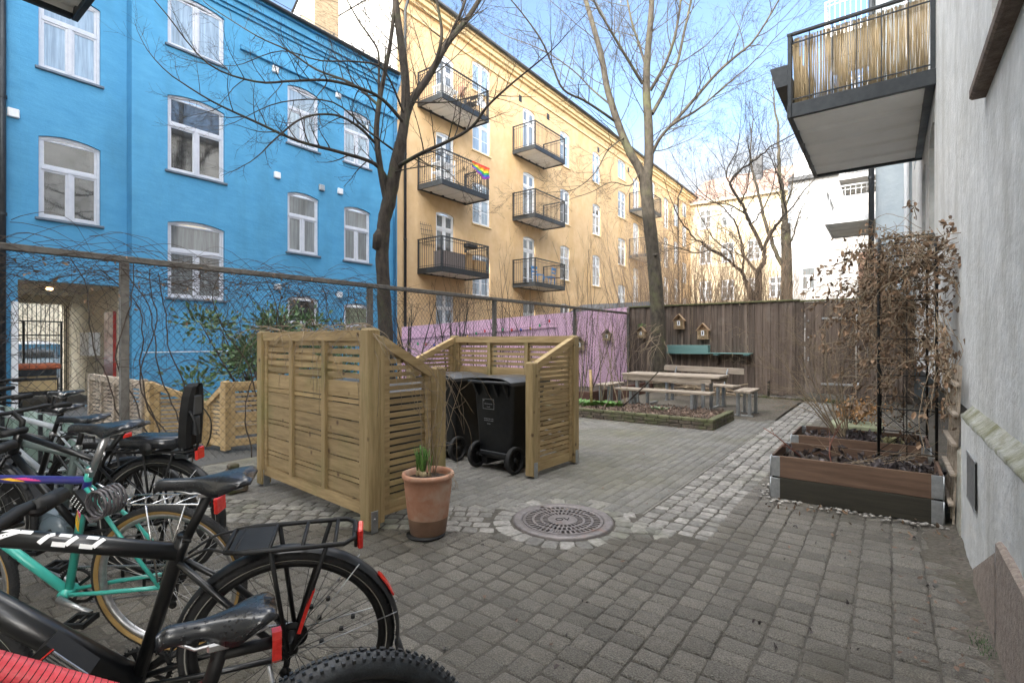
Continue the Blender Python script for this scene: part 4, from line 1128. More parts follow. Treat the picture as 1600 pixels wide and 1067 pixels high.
# ================================================================= PINK FENCE
PA = V((-6.22,14.16,0)); PBp = V((-13.66,11.86,0)); PL_ = (PBp-PA).length; pd = (PBp-PA).normalized(); pn = V((pd.y,-pd.x,0))
if pn.y > 0: pn = -pn
pk = thing('pink_board_fence', tuple(PA), 'pink painted vertical board fence running behind the wire mesh fence', 'fence')
def PF(s, d, z): p = PA+pd*s+pn*d; return (p.x, p.y, z)
ptop = lambda s: 2.42-.52*s/PL_
m = MB(); s = 0
while s < PL_-.05:
    s2 = min(s+.155, PL_); a, b = s+.003, s2-.003
    m.add([PF(a,0,.02),PF(b,0,.02),PF(b,0,ptop(b)),PF(a,0,ptop(a)),PF(a,.02,.02),PF(b,.02,.02),PF(b,.02,ptop(b)),PF(a,.02,ptop(a))],
          [(0,1,2,3),(4,7,6,5),(3,2,6,7),(0,3,7,4),(1,5,6,2)]); s = s2
m.build('boards', M_pink, pk)
m = MB()
for dz, s0 in ((.36,2.2),(.98,2.2)):
    m.add([PF(s0,.022,ptop(s0)-dz-.07),PF(PL_,.022,ptop(PL_)-dz-.07),PF(PL_,.022,ptop(PL_)-dz),PF(s0,.022,ptop(s0)-dz),
           PF(s0,.06,ptop(s0)-dz-.07),PF(PL_,.06,ptop(PL_)-dz-.07),PF(PL_,.06,ptop(PL_)-dz),PF(s0,.06,ptop(s0)-dz)],
          [(4,5,6,7),(3,2,6,7),(0,4,5,1),(0,3,7,4)])
m.build('rails', M_pink, pk)
ra = atan2(pd.y, pd.x)+pi
p = PF(.62,.03,1.42); insect_hotel(p, ra, .24, .34, 'brown insect house on the pink fence nearest the corner with the brown fence', True)
p = PF(1.45,.03,1.14); insect_hotel(p, ra, .28, .40, 'brown insect house on the pink fence just right of the bin shelter post', True)
# string of coloured lamps
sl_ = thing('string_lights', PF(4,.1,1.5), 'string of small coloured lamps hanging in front of the pink fence', 'string lights')
pts = []; s = 2.3
def sz(s): return ptop(s)-.12-.55*((s-2.3)/5.3)**.7-.10*sin((s-2.3)*2.1)
m = MB()
while s < 7.6: pts.append(PF(s,.12,sz(s))); s += .15
m.tube(pts, .004, 4); m.build('cable', M_matbl, sl_)
lc = [(.6,.02,.02),(.02,.09,.5),(.75,.5,.02),(.02,.35,.12),(.6,.02,.02)]
for i in range(17):
    s = 2.4+i*.31; c = (0,3,2,1,0,3,1)[i%7]
    nm = ('red','blue','yellow','green')[c if c < 4 else 0]
    mt = material(nm+'_lamp_glass', lc[c], None, 5, .2, coat=.5)
    b = PF(s,.12,sz(s))
    m = MB(); m.lathe([(.0,-.10),(.025,-.092),(.034,-.065),(.028,-.035),(.012,-.012),(.012,.0)], 10, 0, b); m.build('bulb', mt, sl_)

# ================================================================= CHAIN-LINK FENCE
XC = -6.2
cf = thing('chain_link_fence', (XC, 6, 0), 'tall wire mesh fence on steel posts overgrown with bare vines along the left side', 'fence')
m = MB()
for y in (-1.24,1.76,4.78,7.75,10.92,14.12):
    p = MB(); p.cbox(XC-.036,y-.036,0,XC+.036,y+.036,2.2 if y < 14 else 2.4,.006); p.build('post', M_brown if False else material('weathered_grey_post', (.085,.078,.07), (.14,.13,.118), 16, .7, bump=.2), cf)
m.cbox(XC-.04,-1.2,2.20,XC+.04,14.15,2.26,.006); m.build('top_rail', MATS['weathered_grey_post'], cf)
m = MB(); r = .0019; z0, z1 = .05, 2.2; c = -1.2-z1
def wire(a, b):
    a = V(a); b = V(b); d = (b-a).normalized(); u = d.cross(V((1,0,0))).normalized()*r; x = V((r,0,0))
    m.add([a+x, a-x*.5+u*.87, a-x*.5-u*.87, b+x, b-x*.5+u*.87, b-x*.5-u*.87], [(0,1,4,3),(1,2,5,4),(2,0,3,5)])
YE = 14.1
while c < YE:
    for sgn in (1, -1):
        zs, ze = z0, z1; a = c if sgn > 0 else c+z1-z0; b = a+sgn*(z1-z0)*.82
        ya, yb2 = a, b; za, zb = z0, z1
        k = (zb-za)/(yb2-ya)
        if ya < -1.2: za += k*(-1.2-ya); ya = -1.2
        if yb2 < -1.2: zb += k*(-1.2-yb2); yb2 = -1.2
        if ya > YE: za += k*(YE-ya); ya = YE
        if yb2 > YE: zb += k*(YE-yb2); yb2 = YE
        if abs(yb2-ya) > .02 and z0-.01 <= za <= z1+.01 and z0-.01 <= zb <= z1+.01: wire((XC+sgn*.002,ya,za),(XC+sgn*.002,yb2,zb))
    c += .078
m.build('wire_mesh', M_galv if False else M_dark, cf)

# ================================================================= SLATTED PANELS AND THE BIN SHELTER
def panel(root, p0, p1, zt0, zt1, zb=.09, style='boards', name='side_panel', verts=(1/3,2/3), mat=None, matv=None, t=.045):
    """panel from p0 to p1 (ground points), top heights zt0 -> zt1; front face towards the right-hand side of p0->p1"""
    mat = mat or M_pine; matv = matv or M_pinev
    a = V((p0[0],p0[1],0)); b = V((p1[0],p1[1],0)); L = (b-a).length; d = (b-a)/L; n_ = V((d.y,-d.x,0))
    def P(s, q, z): v_ = a+d*s+n_*q; return (v_.x, v_.y, z)
    def bx(mb, s0, s1, z0, z1, q0, q1, z1b=None, z0b=None):
        z1b = z1 if z1b is None else z1b; z0b = z0 if z0b is None else z0b
        vs = [P(s0,q0,z0),P(s1,q0,z0b),P(s1,q1,z0b),P(s0,q1,z0),P(s0,q0,z1),P(s1,q0,z1b),P(s1,q1,z1b),P(s0,q1,z1)]
        mb.add(vs, [(0,3,2,1),(4,5,6,7),(0,1,5,4),(1,2,6,5),(2,3,7,6),(3,0,4,7)])
    top = lambda s: zt0+(zt1-zt0)*s/L
    h = t/2; fr = MB()
    bx(fr, 0, .06, zb, top(0)-.05, -h, h, top(.06)-.05); bx(fr, L-.06, L, zb, top(L-.06)-.05, -h, h, top(L)-.05)
    bx(fr, -.0, L, top(0)-.05-.02, top(0)+.01, -h-.012, h+.012, top(L)+.01, top(L)-.07)
    bx(fr, .05, L-.05, zb+.001, zb+.09, -h+.002, h-.002)
    o = fr.build(name, mat, root)
    sl2 = MB(); z = zb+.09+.012
    q = h-.006
    if style == 'boards':
        pat = []
        zt = min(zt0, zt1)-.07
        zc = zt
        for _ in range(5): pat.append((zc-.04, zc)); zc -= .062
        zc -= .004
        seq = (.125,.03,.118,.118,.03,.118,.118,.03,.118,.118)
        for hh in seq:
            if zc-hh < z: hh = zc-z
            if hh < .02: break
            pat.append((zc-hh, zc)); zc -= hh+.011
        for (za, zb2) in pat: bx(sl2, .06, L-.06, za, zb2, -q+.008, q-.008)
    else:
        while z < max(zt0, zt1)-.09:
            # slat clipped by the sloping top
            s0, s1 = .06, L-.06
            if zt0 != zt1:
                k = (zt1-zt0)/L; lim = (z+.09-zt0)/k     # where top(s) = z+.09
                if k < 0: s1 = min(s1, lim)
                else: s0 = max(s0, lim)
            if s1-s0 > .06: bx(sl2, s0, s1, z, z+.034, -q+.006, q-.006)
            z += .052
    sl2.build('slats', mat, o, org=WORG[root.name])
    if verts:
        for f in verts:
            vb = MB(); bx(vb, L*f-.026, L*f+.026, zb+.092, top(L*f)-.072, -q-.018, q+.018)
            vb.build('batten', matv, o, org=WORG[root.name])
    return o
def fpost(root, x, y, zt, w=.098, rot=0, foot=True, mat=None):
    m = MB(); m.cbox(-w/2,-w/2,.02,w/2,w/2,zt-.012,.006)
    m.add([(-w/2+.004,-w/2+.004,zt-.012),(w/2-.004,-w/2+.004,zt-.012),(w/2-.004,w/2-.004,zt-.012),(-w/2+.004,w/2-.004,zt-.012),(-w/2+.02,-w/2+.02,zt),(w/2-.02,-w/2+.02,zt),(w/2-.02,w/2-.02,zt),(-w/2+.02,w/2-.02,zt)],
          [(0,1,5,4),(1,2,6,5),(2,3,7,6),(3,0,4,7),(4,5,6,7)])
    m.xf(Matrix.Translation((x,y,0)) @ Matrix.Rotation(rot,4,'Z'))
    o = m.build('post', mat or M_pinev, root)
    if foot:
        f = MB(); f.cbox(w/2+.001,-.03,.0,w/2+.005,.03,.16,.001); f.lathe([(0,.006),(.008,.005),(.008,0)], 8, 0, (w/2+.005,0,.10), 'x')
        f.xf(Matrix.Translation((x,y,0)) @ Matrix.Rotation(rot,4,'Z'))
        f.build('post_anchor', M_galv, o, org=WORG[root.name])
    return o
E = thing('bin_shelter', (-4,3.7,0), 'open timber slatted shelter with sloping wings around the wheeled bins', 'bin shelter')
c1 = (-3.07,2.37); c2 = (-4.90,2.52); c3 = (-2.91,5.09); c4 = (-4.84,5.17); l1 = (-3.05,3.05); l2 = (-2.945,4.30); l3 = (-4.86,3.3); l4 = (-4.85,4.38)
fpost(E, c1[0], c1[1], 1.50, .105, -.05); 
m = MB(); m.cbox(c1[0]-.06,c1[1]+.055,.05,c1[0]+.045,c1[1]+.10,1.44); m.build('corner_stud', M_pinev, E)
for (p, z) in ((c2,1.50),(c3,1.47),(c4,1.48),(l1,1.19),(l2,1.19),(l3,1.19),(l4,1.19)): fpost(E, p[0], p[1], z, .098, -.04)
def between(p, q, g=.05):
    a = V(p); b = V(q); d = (b-a).normalized(); return tuple(a+d*g), tuple(b-d*g)
a, b = between(c2, c1); panel(E, a, b, 1.475, 1.475, .11, 'boards')
a, b = between(c1, l1, .10); panel(E, a, b, 1.43, 1.17, .09, 'slats', 'wing_panel', ())
a, b = between(l2, c3, .05); panel(E, a, b, 1.17, 1.43, .05, 'slats', 'wing_panel', ())
a, b = between(c3, c4); panel(E, a, b, 1.455, 1.455, .11, 'boards')
a, b = between(c4, l4); panel(E, a, b, 1.44, 1.17, .09, 'slats', 'wing_panel', ())
a, b = between(l3, c2); panel(E, a, b, 1.17, 1.44, .09, 'slats', 'wing_panel', ())

# second, lower compost shelter beyond the mesh fence
E2 = thing('compost_shelter', (-7,3,0), 'low new-looking slatted timber enclosure beyond the wire fence beside the blue wall', 'enclosure')
q1, q2, q3, q4 = (-7.55,2.42), (-7.2,2.95), (-6.75,2.98), (-6.42,4.4)
for (p, z) in ((q1,.89),(q3,.90),(q4,.9)): fpost(E2, p[0], p[1], z, .09, .3, False, M_pinew)
fpost(E2, q2[0], q2[1], .62, .08, .3, False, M_pinew)
for (p, q, za, zb) in ((q1,q2,.86,.62),(q2,q3,.62,.84),(q3,q4,.87,.87)):
    a, b = between(p, q, .045); panel(E2, a, b, za, zb, .06, 'boards' if za == zb else 'slats', 'side_panel', (.5,) if za == zb else (), M_pinew, M_pinew)
E3 = thing('grey_slat_fence', (-8.2,2.1,0), 'weathered grey slatted fence panel between the gateway and the new timber enclosure', 'fence')
a, b = (-9.3,2.25), (-7.65,2.38); panel(E3, a, b, .92, .88, .06, 'slats', 'panel', (.25,.5,.75), M_table, M_table)
for q in (a, b): fpost(E3, q[0], q[1], .92, .08, 0, False, M_table)

# ================================================================= WHEELED BINS
def make_bin(loc, rz, label, lidmat, marks=True):
    t = thing('wheeled_bin', loc, label, 'wheelie bin', 'black wheeled bins in the timber shelter', rz, world=False)
    # local: back (handle, wheels) at y=0 facing -y, body goes to +y; width in x
    O = (0,0,0)
    m = MB()
    def ring(z, hw, y0, y1, r=.05):
        P = []
        for (cx, cy, a0) in ((hw-r,y0+r,-90),(hw-r,y1-r,0),(-hw+r,y1-r,90),(-hw+r,y0+r,180)):
            for k in range(5): a = radians(a0+90*k/4); P.append((cx+r*cos(a), cy+r*sin(a), z))
        return P
    rings = [ring(.13,.225,.10,.56), ring(.16,.235,.085,.575), ring(.90,.282,.055,.66), ring(.915,.295,.045,.675), ring(.955,.297,.04,.68), ring(.958,.285,.052,.668)]
    vs = [p for r_ in rings for p in r_]; n = 20; fs = [tuple(range(n-1,-1,-1))]
    for i in range(len(rings)-1):
        for j in range(n): fs.append((i*n+j, i*n+(j+1)%n, (i+1)*n+(j+1)%n, (i+1)*n+j))
    m.add(vs, fs, 0, True)
    m.cbox(-.19,.055,.17,.19,.085,.21)      # axle housing
    m.cbox(-.20,.10,.05,-.12,.50,.14); m.cbox(.12,.10,.05,.20,.50,.14)
    for x in (-.21,-.07,.07,.21):           # ribs under the rim at the back
        m.prism([(.045,.95),(-.035,.95),(.05,.80)], lambda a, b, x=x: (x-.014,a,b), lambda a, b, x=x: (x+.014,a,b))
    m.build('body', M_binp, t, org=O)
    m = MB(); m.tube([(-.26,-.045,.965),(.26,-.045,.965)], .016, 10)
    for x in (-.26,-.09,.09,.26): m.tube([(x,-.045,.965),(x,.045,.945)], .014, 8)
    m.build('handle', M_binp, t, org=O)
    m = MB(); vs = []; fs = []; NX, NY = 10, 12     # domed lid
    for i in range(NY+1):
        y = -.005+.72*i/NY
        for j in range(NX+1):
            x = -.30+.60*j/NX
            e = min(1, min(j, NX-j)/1.5); e2 = min(1, min(i+.6, NY-i)/1.2)
            z = .965+.05*e*e2*(1-.55*(i/NY))+.022*(1-(2*j/NX-1)**2)
            vs.append((x, y, z))
    for i in range(NY):
        for j in range(NX): fs.append((i*11+j, i*11+j+1, (i+1)*11+j+1, (i+1)*11+j))
    m.add(vs, fs, 0, True); m.box(-.302,-.008,.945,.302,-.003,.968); m.box(-.303,-.003,.935,-.298,.715,.968); m.box(.298,-.003,.935,.303,.715,.968); m.box(-.3,.712,.93,.3,.718,.968)
    m.build('lid', lidmat, t, org=O)
    m = MB()
    for x in (-.2,.0,.2): m.tube([(x-.05,-.012,.965),(x+.05,-.012,.965)], .016, 8)
    m.build('hinge', M_binp, t, org=O)
    for sx in (-1, 1):
        w_ = MB(); X = sx*.265
        w_.lathe([(.0,-.018),(.108,-.018),(.112,-.010),(.09,0),(.0,.0)], 24, 0, (X,.105,.145), 'x')
        for k in range(6):
            a = k*pi/3; w_.bar((X,.105+.03*cos(a),.145+.03*sin(a)),(X,.105+.108*cos(a),.145+.108*sin(a)),.012,.025)
        w_.lathe([(.03,-.022),(.03,.024),(0,.026)], 12, 0, (X,.105,.145), 'x')
        wo = w_.build('wheel', M_matbl, t, org=O)
        ty = MB(); ty.lathe([(.110,-.022),(.138,-.024),(.145,-.014),(.145,.014),(.138,.024),(.110,.022),(.110,-.022)], 36, 0, (X,.105,.145), 'x'); ty.build('tyre', M_rub, wo, org=O)
    m = MB(); m.tube([(-.27,.105,.145),(.27,.105,.145)], .011, 8); m.build('axle', M_galv, t, org=O)
    if marks:   # printed frame and small print on the back
        def sl(z): return .085-(.085-.055)*(z-.16)/.74-.0025
        m = MB(); fz0, fz1, fx0, fx1 = .665, .775, -.145, .015
        for (a, b, c, d) in ((fx0,fx1,fz1-.004,fz1),(fx0,fx1,fz0,fz0+.004),(fx0,fx0+.004,fz0,fz1),(fx1-.004,fx1,fz0,fz1)):
            m.add([(a,sl(c),c),(b,sl(c),c),(b,sl(d),d),(a,sl(d),d)], [(0,1,2,3)])
        m.box(fx0+.01,sl(.76)-.001,.752,fx0+.022,sl(.76)-.0005,.762)
        m.build('printed_frame', material('dull_white_print', (.34,.35,.36), None, 5, .6), t, org=O)
        gm = MATS['dull_white_print']
        def tx(body, size, x, z):
            return text_mesh('printed_text', body, size, Matrix.Translation((x,sl(z)-.0005,z)) @ Matrix.Rotation(radians(90),4,'X'), gm, t, .0004)
        tx('Oslo kommune', .018, -.065, .722); tx('Restavfall', .012, -.065, .690)
        tx('Beholderen eies av Oslo', .0135, -.065, .560); tx('kommune og er merket', .0135, -.065, .540); tx('Ikke flytt', .0135, -.065, .505)
    return t
make_bin((-3.43,4.20,.0), -.03, 'black wheeled bin with printed frame standing at the right in the shelter opening', M_binlid)
make_bin((-4.32,4.27,0), .02, 'black wheeled bin half hidden behind the left wing of the shelter', M_binlid, False)
bb = make_bin((-4.35,3.42,0), pi+.02, 'black wheeled bin behind the boarded side of the shelter, farther from the corner post', M_binlid, False)
bb = make_bin((-3.60,3.40,0), pi-.03, 'black wheeled bin behind the boarded side of the shelter, next to the corner post', M_binlid, False)

# ================================================================= POT WITH BULBS
pt = thing('terracotta_pot', (-2.70,2.60,0), 'tall terracotta pot with sprouting bulbs and bare twigs in front of the bin shelter', 'plant pot')
px, py = -2.70, 2.60
m = MB(); m.lathe([(0,.012),(.128,.012),(.130,.02),(.146,.13)], 40, 0, (px,py,0)); m.build('damp_base', M_tdark, pt)
m = MB(); m.lathe([(.146,.13),(.172,.36),(.174,.405),(.185,.412),(.190,.428),(.186,.445),(.174,.450),(.164,.443),(.160,.41),(.158,.38)], 40, 0, (px,py,0)); m.build('body', M_terra, pt)
m = MB(); m.lathe([(0,.0),(.135,.0),(.14,.006),(.14,.014),(0,.014)], 24, 0, (px+.01,py-.03,0)); m.build('saucer', M_matbl, pt)
m = MB(); m.lathe([(0,.425),(.06,.42),(.12,.408),(.162,.40)], 24, 0, (px,py,0)); m.build('soil', M_soil, pt)
m = MB(); g_ = MB()
for k in range(13):
    a = random.random()*6.28; r_ = random.random()*.07; bx_, by_ = px-.045+r_*cos(a), py+.0+r_*sin(a)*.7
    m.lathe([(0,-.012),(.013,0),(.014,.015),(.006,.036),(0,.04)], 8, 0, (bx_,by_,.418))
    for q in range(3):
        h = random.uniform(.13,.20); d = V((rm(.25),rm(.25),1)); pts = [V((bx_,by_,.44))+d*h*i/4 for i in range(5)]
        g_.tube(pts, [.006,.008,.0075,.006,.002], 5, flat=.45)
m.build('bulb', material('bulb_skin', (.42,.33,.18), (.5,.42,.26), 12, .6), pt); g_.build('bulb_leaves', M_green, pt)
m = MB()
for k in range(9):
    p = V((px+rm(.06),py+rm(.06),.42)); d = V((rm(.35)-.12,rm(.3)+.1,1)).normalized(); pts = [p.copy()]
    n = 12
    for i in range(n): d = (d+V((rm(.12)-.02,rm(.12),.03 if k<6 else -.10*(i>6)))).normalized(); p = p+d*random.uniform(.055,.085); pts.append(p.copy())
    m.tube(pts, [.0036-.0025*i/n for i in range(n+1)], 5)
    for i in range(3, n, 2):
        q = pts[i]; dd = V((rm(1),rm(1),.4+rm(.4))).normalized(); m.tube([q, q+dd*.05, q+dd*.1+V((rm(.03),rm(.03),.02))], [.0018,.0014,.0008], 4)
for k in range(5):
    q = V((px+.17,py+.03,.44)); d = V((1,.1,.3)); pts = [q+V((-.04,0,-.02))]
    for i in range(6): pts.append(q+V((.012*i+rm(.01),rm(.02)+.01*k,.02-.018*i*i*.25)))
    m.tube(pts, .0015, 4)
m.build('twigs', M_twigl, pt)
# loose stones by the shelter's rear corner
bs_ = thing('stacked_stones', (-5.0,2.26,0), 'small stack of mossy stones at the far corner of the bin shelter', 'stones')
for (x, y, z, a, b, h) in ((-5.05,2.28,0,.12,.10,.07),(-4.90,2.24,0,.10,.09,.075),(-5.03,2.27,.072,.10,.08,.06),(-4.93,2.25,.076,.08,.08,.06),(-4.98,2.27,.137,.07,.06,.06),(-4.97,2.26,.198,.045,.045,.05)):
    m = MB(); m.cbox(x-a,y-b,z,x+a,y+b,z+h,.018); m.build('stone', M_brick, bs_)
# ================================================================= RAISED COLLAR BEDS
def collar_bed(x0, y0, x1, y1, z, label):
    t = thing('raised_bed', ((x0+x1)/2,(y0+y1)/2,0), label, 'raised bed', 'timber collar beds by the wall')
    th = .022; h = z/2
    for k, mt in ((0, M_collard), (1, M_collar)):
        m = MB(); a, b = k*h, (k+1)*h-.004
        m.cbox(x0+.06,y0,a,x1-.06,y0+th,b,.003); m.cbox(x0+.06,y1-th,a,x1-.06,y1,b,.003); m.cbox(x0,y0+.06,a,x0+th,y1-.06,b,.003); m.cbox(x1-th,y0+.06,a,x1,y1-.06,b,.003)
        m.build('collar_boards', mt, t)
    for (x, sx) in ((x0,1),(x1,-1)):
        for (y, sy) in ((y0,1),(y1,-1)):
            for k in range(2):
                a, b = k*h+.006, (k+1)*h-.010; m = MB()
                m.cbox(x,y-sy*.003,a,x+sx*.075,y+sy*.004,b,.001); m.cbox(x-sx*.003,y,a,x+sx*.004,y+sy*.075,b,.001)
                for q in range(5):
                    zz = a+.015+q*(b-a-.03)/4
                    m.box(x+sx*.006,y-sy*.0045,zz-.0035,x+sx*.070,y-sy*.003,zz+.0035)
                m.tube([(x,y,a),(x,y,b)], .006, 6); m.build('corner_hinge', M_galv, t)
    m = MB(); vs = []; fs = []; nx, ny = 16, 12
    for i in range(nx+1):
        for j in range(ny+1): vs.append((x0+th+(x1-x0-2*th)*i/nx, y0+th+(y1-y0-2*th)*j/ny, z-.10+.02*sin(i*1.3)*cos(j)+rm(.012)))
    for i in range(nx):
        for j in range(ny): fs.append((i*(ny+1)+j,(i+1)*(ny+1)+j,(i+1)*(ny+1)+j+1,i*(ny+1)+j+1))
    m.add(vs, fs, 0, True); m.build('soil', M_soil, t)
    return t
collar_bed(-.85,5.04,.34,5.80,.385,'nearer timber collar bed with a soaked dark lower board by the grey wall')
collar_bed(-.86,6.30,.33,7.06,.385,'farther timber collar bed behind the first one by the grey wall')
def crumple(mb, n, fx, s0, s1):
    """curled dead leaves: three-sided folded blades"""
    for _ in range(n):
        c = V(fx()); s = random.uniform(s0, s1); R = Euler((rm(1.6),rm(1.6),random.random()*6.28)).to_matrix()
        P = [(-s,0,rm(.3)*s),(-s*.3,-s*.45,s*.25),(s*.5,-s*.35,rm(.3)*s),(s,0,rm(.4)*s),(s*.4,s*.4,s*.3),(-s*.4,s*.45,rm(.3)*s),(0,0,-s*.2)]
        mb.add([c+R@V(p) for p in P], [(6,0,1),(6,1,2),(6,2,3),(6,3,4),(6,4,5),(6,5,0)])
M_wetl = material('wet_dark_leaf', (.035,.027,.03), (.10,.085,.085), 14, .42, island=.5)
m = MB()
crumple(m, 420, lambda: (-.1+abs(random.gauss(.12,.13)) if random.random()<.7 else random.uniform(-.8,.3), random.uniform(5.1,5.75), .30+abs(random.gauss(.0,.035))), .02,.05)
tag(m.build('wilted_foliage', M_wetl), 'dark wet wilted leaves heaped in the nearer collar bed', 'dead leaves', kind='stuff')
m = MB()
crumple(m, 300, lambda: (random.uniform(-.8,.3), random.uniform(6.35,7.0), .30+abs(random.gauss(0,.03))), .018,.045)
crumple(m, 120, lambda: (random.gauss(-.22,.09), random.gauss(6.7,.08), .33+abs(random.gauss(0,.04))), .02,.05)
tag(m.build('wilted_foliage', M_wetl), 'wilted grey-brown leaves in the farther collar bed', 'dead leaves', kind='stuff')
m = MB(); crumple(m, 60, lambda: (random.gauss(.02,.05), random.gauss(6.55,.05), .36+rm(.04)), .02,.035); tag(m.build('pale_seedling', material('pale_leaf', (.20,.19,.09), (.30,.28,.16), 10, .6, island=.3)), 'pale yellowish seedling beside the arch leg in the farther collar bed', 'plant')

# ================================================================= BRANCHING PLANTS
def grow(mb, p, d, L, r, depth, rnd, up=.08, wig=.16, kids=(3,5), shrink=.62, spread=.75, nseg=6, minr=.0022, sides=5, droop=0, start=.25, kr=.55):
    pts = [p.copy()]; rs = [r]; d = d.normalized(); dirs = [d]
    for i in range(nseg):
        d = (d + V((rnd.uniform(-wig,wig), rnd.uniform(-wig,wig), rnd.uniform(-wig,wig)+up-droop*i/nseg))).normalized()
        p = p + d*(L/nseg); pts.append(p.copy()); dirs.append(d); rs.append(max(minr*.6, r*(1-.75*(i+1)/nseg)))
    mb.tube(pts, rs, sides if r > .012 else (4 if r > .005 else 3), caps=False)
    if depth <= 0: return
    n = rnd.randint(*kids)
    for k in range(n):
        t = start+(1-start)*(k+rnd.random()*.8)/n
        i = min(nseg-1, int(t*nseg)); q = pts[i].lerp(pts[i+1], t*nseg-i)
        ax = dirs[i].orthogonal().normalized(); ax.rotate(Matrix.Rotation(rnd.random()*6.28, 3, dirs[i]))
        nd = (dirs[i]*cos(spread*rnd.uniform(.6,1.2)) + ax*sin(spread*rnd.uniform(.6,1.2))).normalized()
        grow(mb, q, nd, L*shrink*rnd.uniform(.65,1.1)*(1.1-.45*t), max(minr, rs[i]*kr), depth-1, rnd, up, wig*1.1, kids, shrink, spread, max(3, nseg-1), minr, sides, droop, start, kr)
def smooth(pts, k=3):
    """Catmull-Rom through measured points"""
    P = [V(p) for p in pts]; out = []
    for i in range(len(P)-1):
        a = P[max(0,i-1)]; b = P[i]; c = P[i+1]; e = P[min(len(P)-1,i+2)]
        for j in range(k):
            t = j/k; out.append(.5*((2*b)+(c-a)*t+(2*a-5*b+4*c-e)*t*t+(3*b-a-3*c+e)*t**3))
    out.append(P[-1]); return out
def limb(mb, pts, r0, r1, rnd, twigs=(5,.9,2), up=.06, sides=8, kr=.5, seglen=None, wob=.0, **kw):
    P = smooth(pts, 4); n = len(P); r0 *= .82; r1 *= .8
    if wob: P = [p+V((rnd.uniform(-wob,wob),rnd.uniform(-wob,wob),rnd.uniform(-wob,wob))) if 0<i<n-1 else p for i, p in enumerate(P)]
    R = [r0+(r1-r0)*i/(n-1) for i in range(n)]
    mb.tube(P, R, sides, caps=False)
    nt_, tl, dep = twigs
    for k in range(nt_):
        t = .18+.82*(k+rnd.random()*.7)/nt_; i = min(n-2, int(t*(n-1))); q = P[i]; d0 = (P[i+1]-P[i]).normalized()
        ax = d0.orthogonal().normalized(); ax.rotate(Matrix.Rotation(rnd.random()*6.28, 3, d0))
        nd = d0*.6+ax*.8+V((0,0,.15))
        grow(mb, q, nd, tl*rnd.uniform(.6,1.2), max(.004, min(.014, R[i]*kr)), dep, rnd, up=up, **kw)
    # carry the limb on into a fine tip
    grow(mb, P[-1], (P[-1]-P[-2]), tl*1.3, r1, dep, rnd, up=up, kids=(4,6))

# ---- tree in front of the blue house
rnd = random.Random(5)
t1 = thing('bare_tree', (-8.2,6.8,0), 'dark bare forked tree in front of the blue and ochre buildings behind the wire fence', 'tree')
T = 10.35
def L_(*q): return [W(u,v,t) for u,v,t in q]
m = MB()
trunk = [V((-8.17,6.86,-.05)), W(605,590,T), W(604,540,T), W(601,490,T), W(599,440,T), W(597,405,T), W(599,370,T), W(600,345,T), W(606,322,T), W(612,292,T), W(619,258,T), W(626,225,T)]
R = [.18,.155,.145,.14,.135,.135,.13,.13,.145,.14,.13,.12]
P = smooth(trunk, 3); rr = []
for i in range(len(P)): k = i/(len(P)-1)*(len(R)-1); a = int(min(k, len(R)-2)); rr.append((R[a]+(R[a+1]-R[a])*(k-a))*rnd.uniform(.95,1.05))
m.tube(P, rr, 14, caps=False)
m.tube([W(596,392,T), W(589,386,T-.08), W(590,370,T-.1), W(598,352,T)], [.06,.10,.10,.05], 10)   # swelling of an old pruning wound
m.build('trunk', M_bark, t1)
m = MB()
limb(m, L_((606,325,T),(598,285,T-.1),(591,240,T-.15),(588,205,T-.1),(593,157,T),(600,120,T+.1),(610,67,T+.2),(617,0,T+.3),(622,-60,T+.4)), .085, .04, rnd, (12,1.3,3))
limb(m, L_((626,225,T),(633,180,T+.1),(633,120,T+.2),(624,50,T+.3),(618,0,T+.3),(612,-90,T+.3)), .135, .07, rnd, (8,1.5,3), sides=10)
limb(m, L_((626,225,T),(640,165,T+.2),(670,120,T+.4),(700,67,T+.6),(730,30,T+.8),(758,-15,T+1)), .11, .06, rnd, (13,1.5,3), sides=10)
limb(m, L_((700,67,T+.6),(711,40,T+.7),(726,5,T+.7),(740,-50,T+.8)), .05, .03, rnd, (6,1.2,2))
limb(m, L_((676,112,T+.4),(690,60,T+.3),(684,10,T+.2),(670,-50,T)), .05, .03, rnd, (6,1.2,2))
limb(m, L_((618,262,T),(640,250,T-.3),(662,238,T-.6),(700,221,T-1),(737,199,T-1.3),(762,166,T-1.5),(800,131,T-1.8),(850,90,T-2)), .055, .014, rnd, (16,.8,2))
limb(m, L_((606,282,T),(585,256,T-.2),(531,238,T-.7),(467,221,T-1.2),(400,191,T-1.6),(330,158,T-2),(270,120,T-2.2)), .055, .012, rnd, (18,.8,2))
limb(m, L_((587,225,T-.15),(561,199,T-.6),(524,180,T-1),(475,184,T-1.5),(434,214,T-1.8),(410,238,T-1.9)), .036, .012, rnd, (12,.6,2))
limb(m, L_((629,190,T),(599,157,T-.4),(565,139,T-.7),(512,126,T-1.1),(456,127,T-1.5),(400,128,T-1.8),(325,100,T-2.2),(262,25,T-2.4)), .045, .012, rnd, (18,.9,2))
limb(m, L_((591,165,T),(550,131,T+.4),(494,109,T+.8),(449,79,T+1.1),(400,56,T+1.4),(330,12,T+1.6)), .038, .012, rnd, (16,.9,2))
limb(m, L_((592,160,T),(592,120,T+.1),(591,82,T+.1),(578,58,T),(561,34,T-.1),(539,-5,T-.3)), .032, .018, rnd, (8,.9,2))
limb(m, L_((630,175,T),(600,110,T-.6),(560,97,T-.9),(500,95,T-1.2),(440,80,T-1.5),(380,100,T-1.8)), .026, .008, rnd, (13,.7,2))
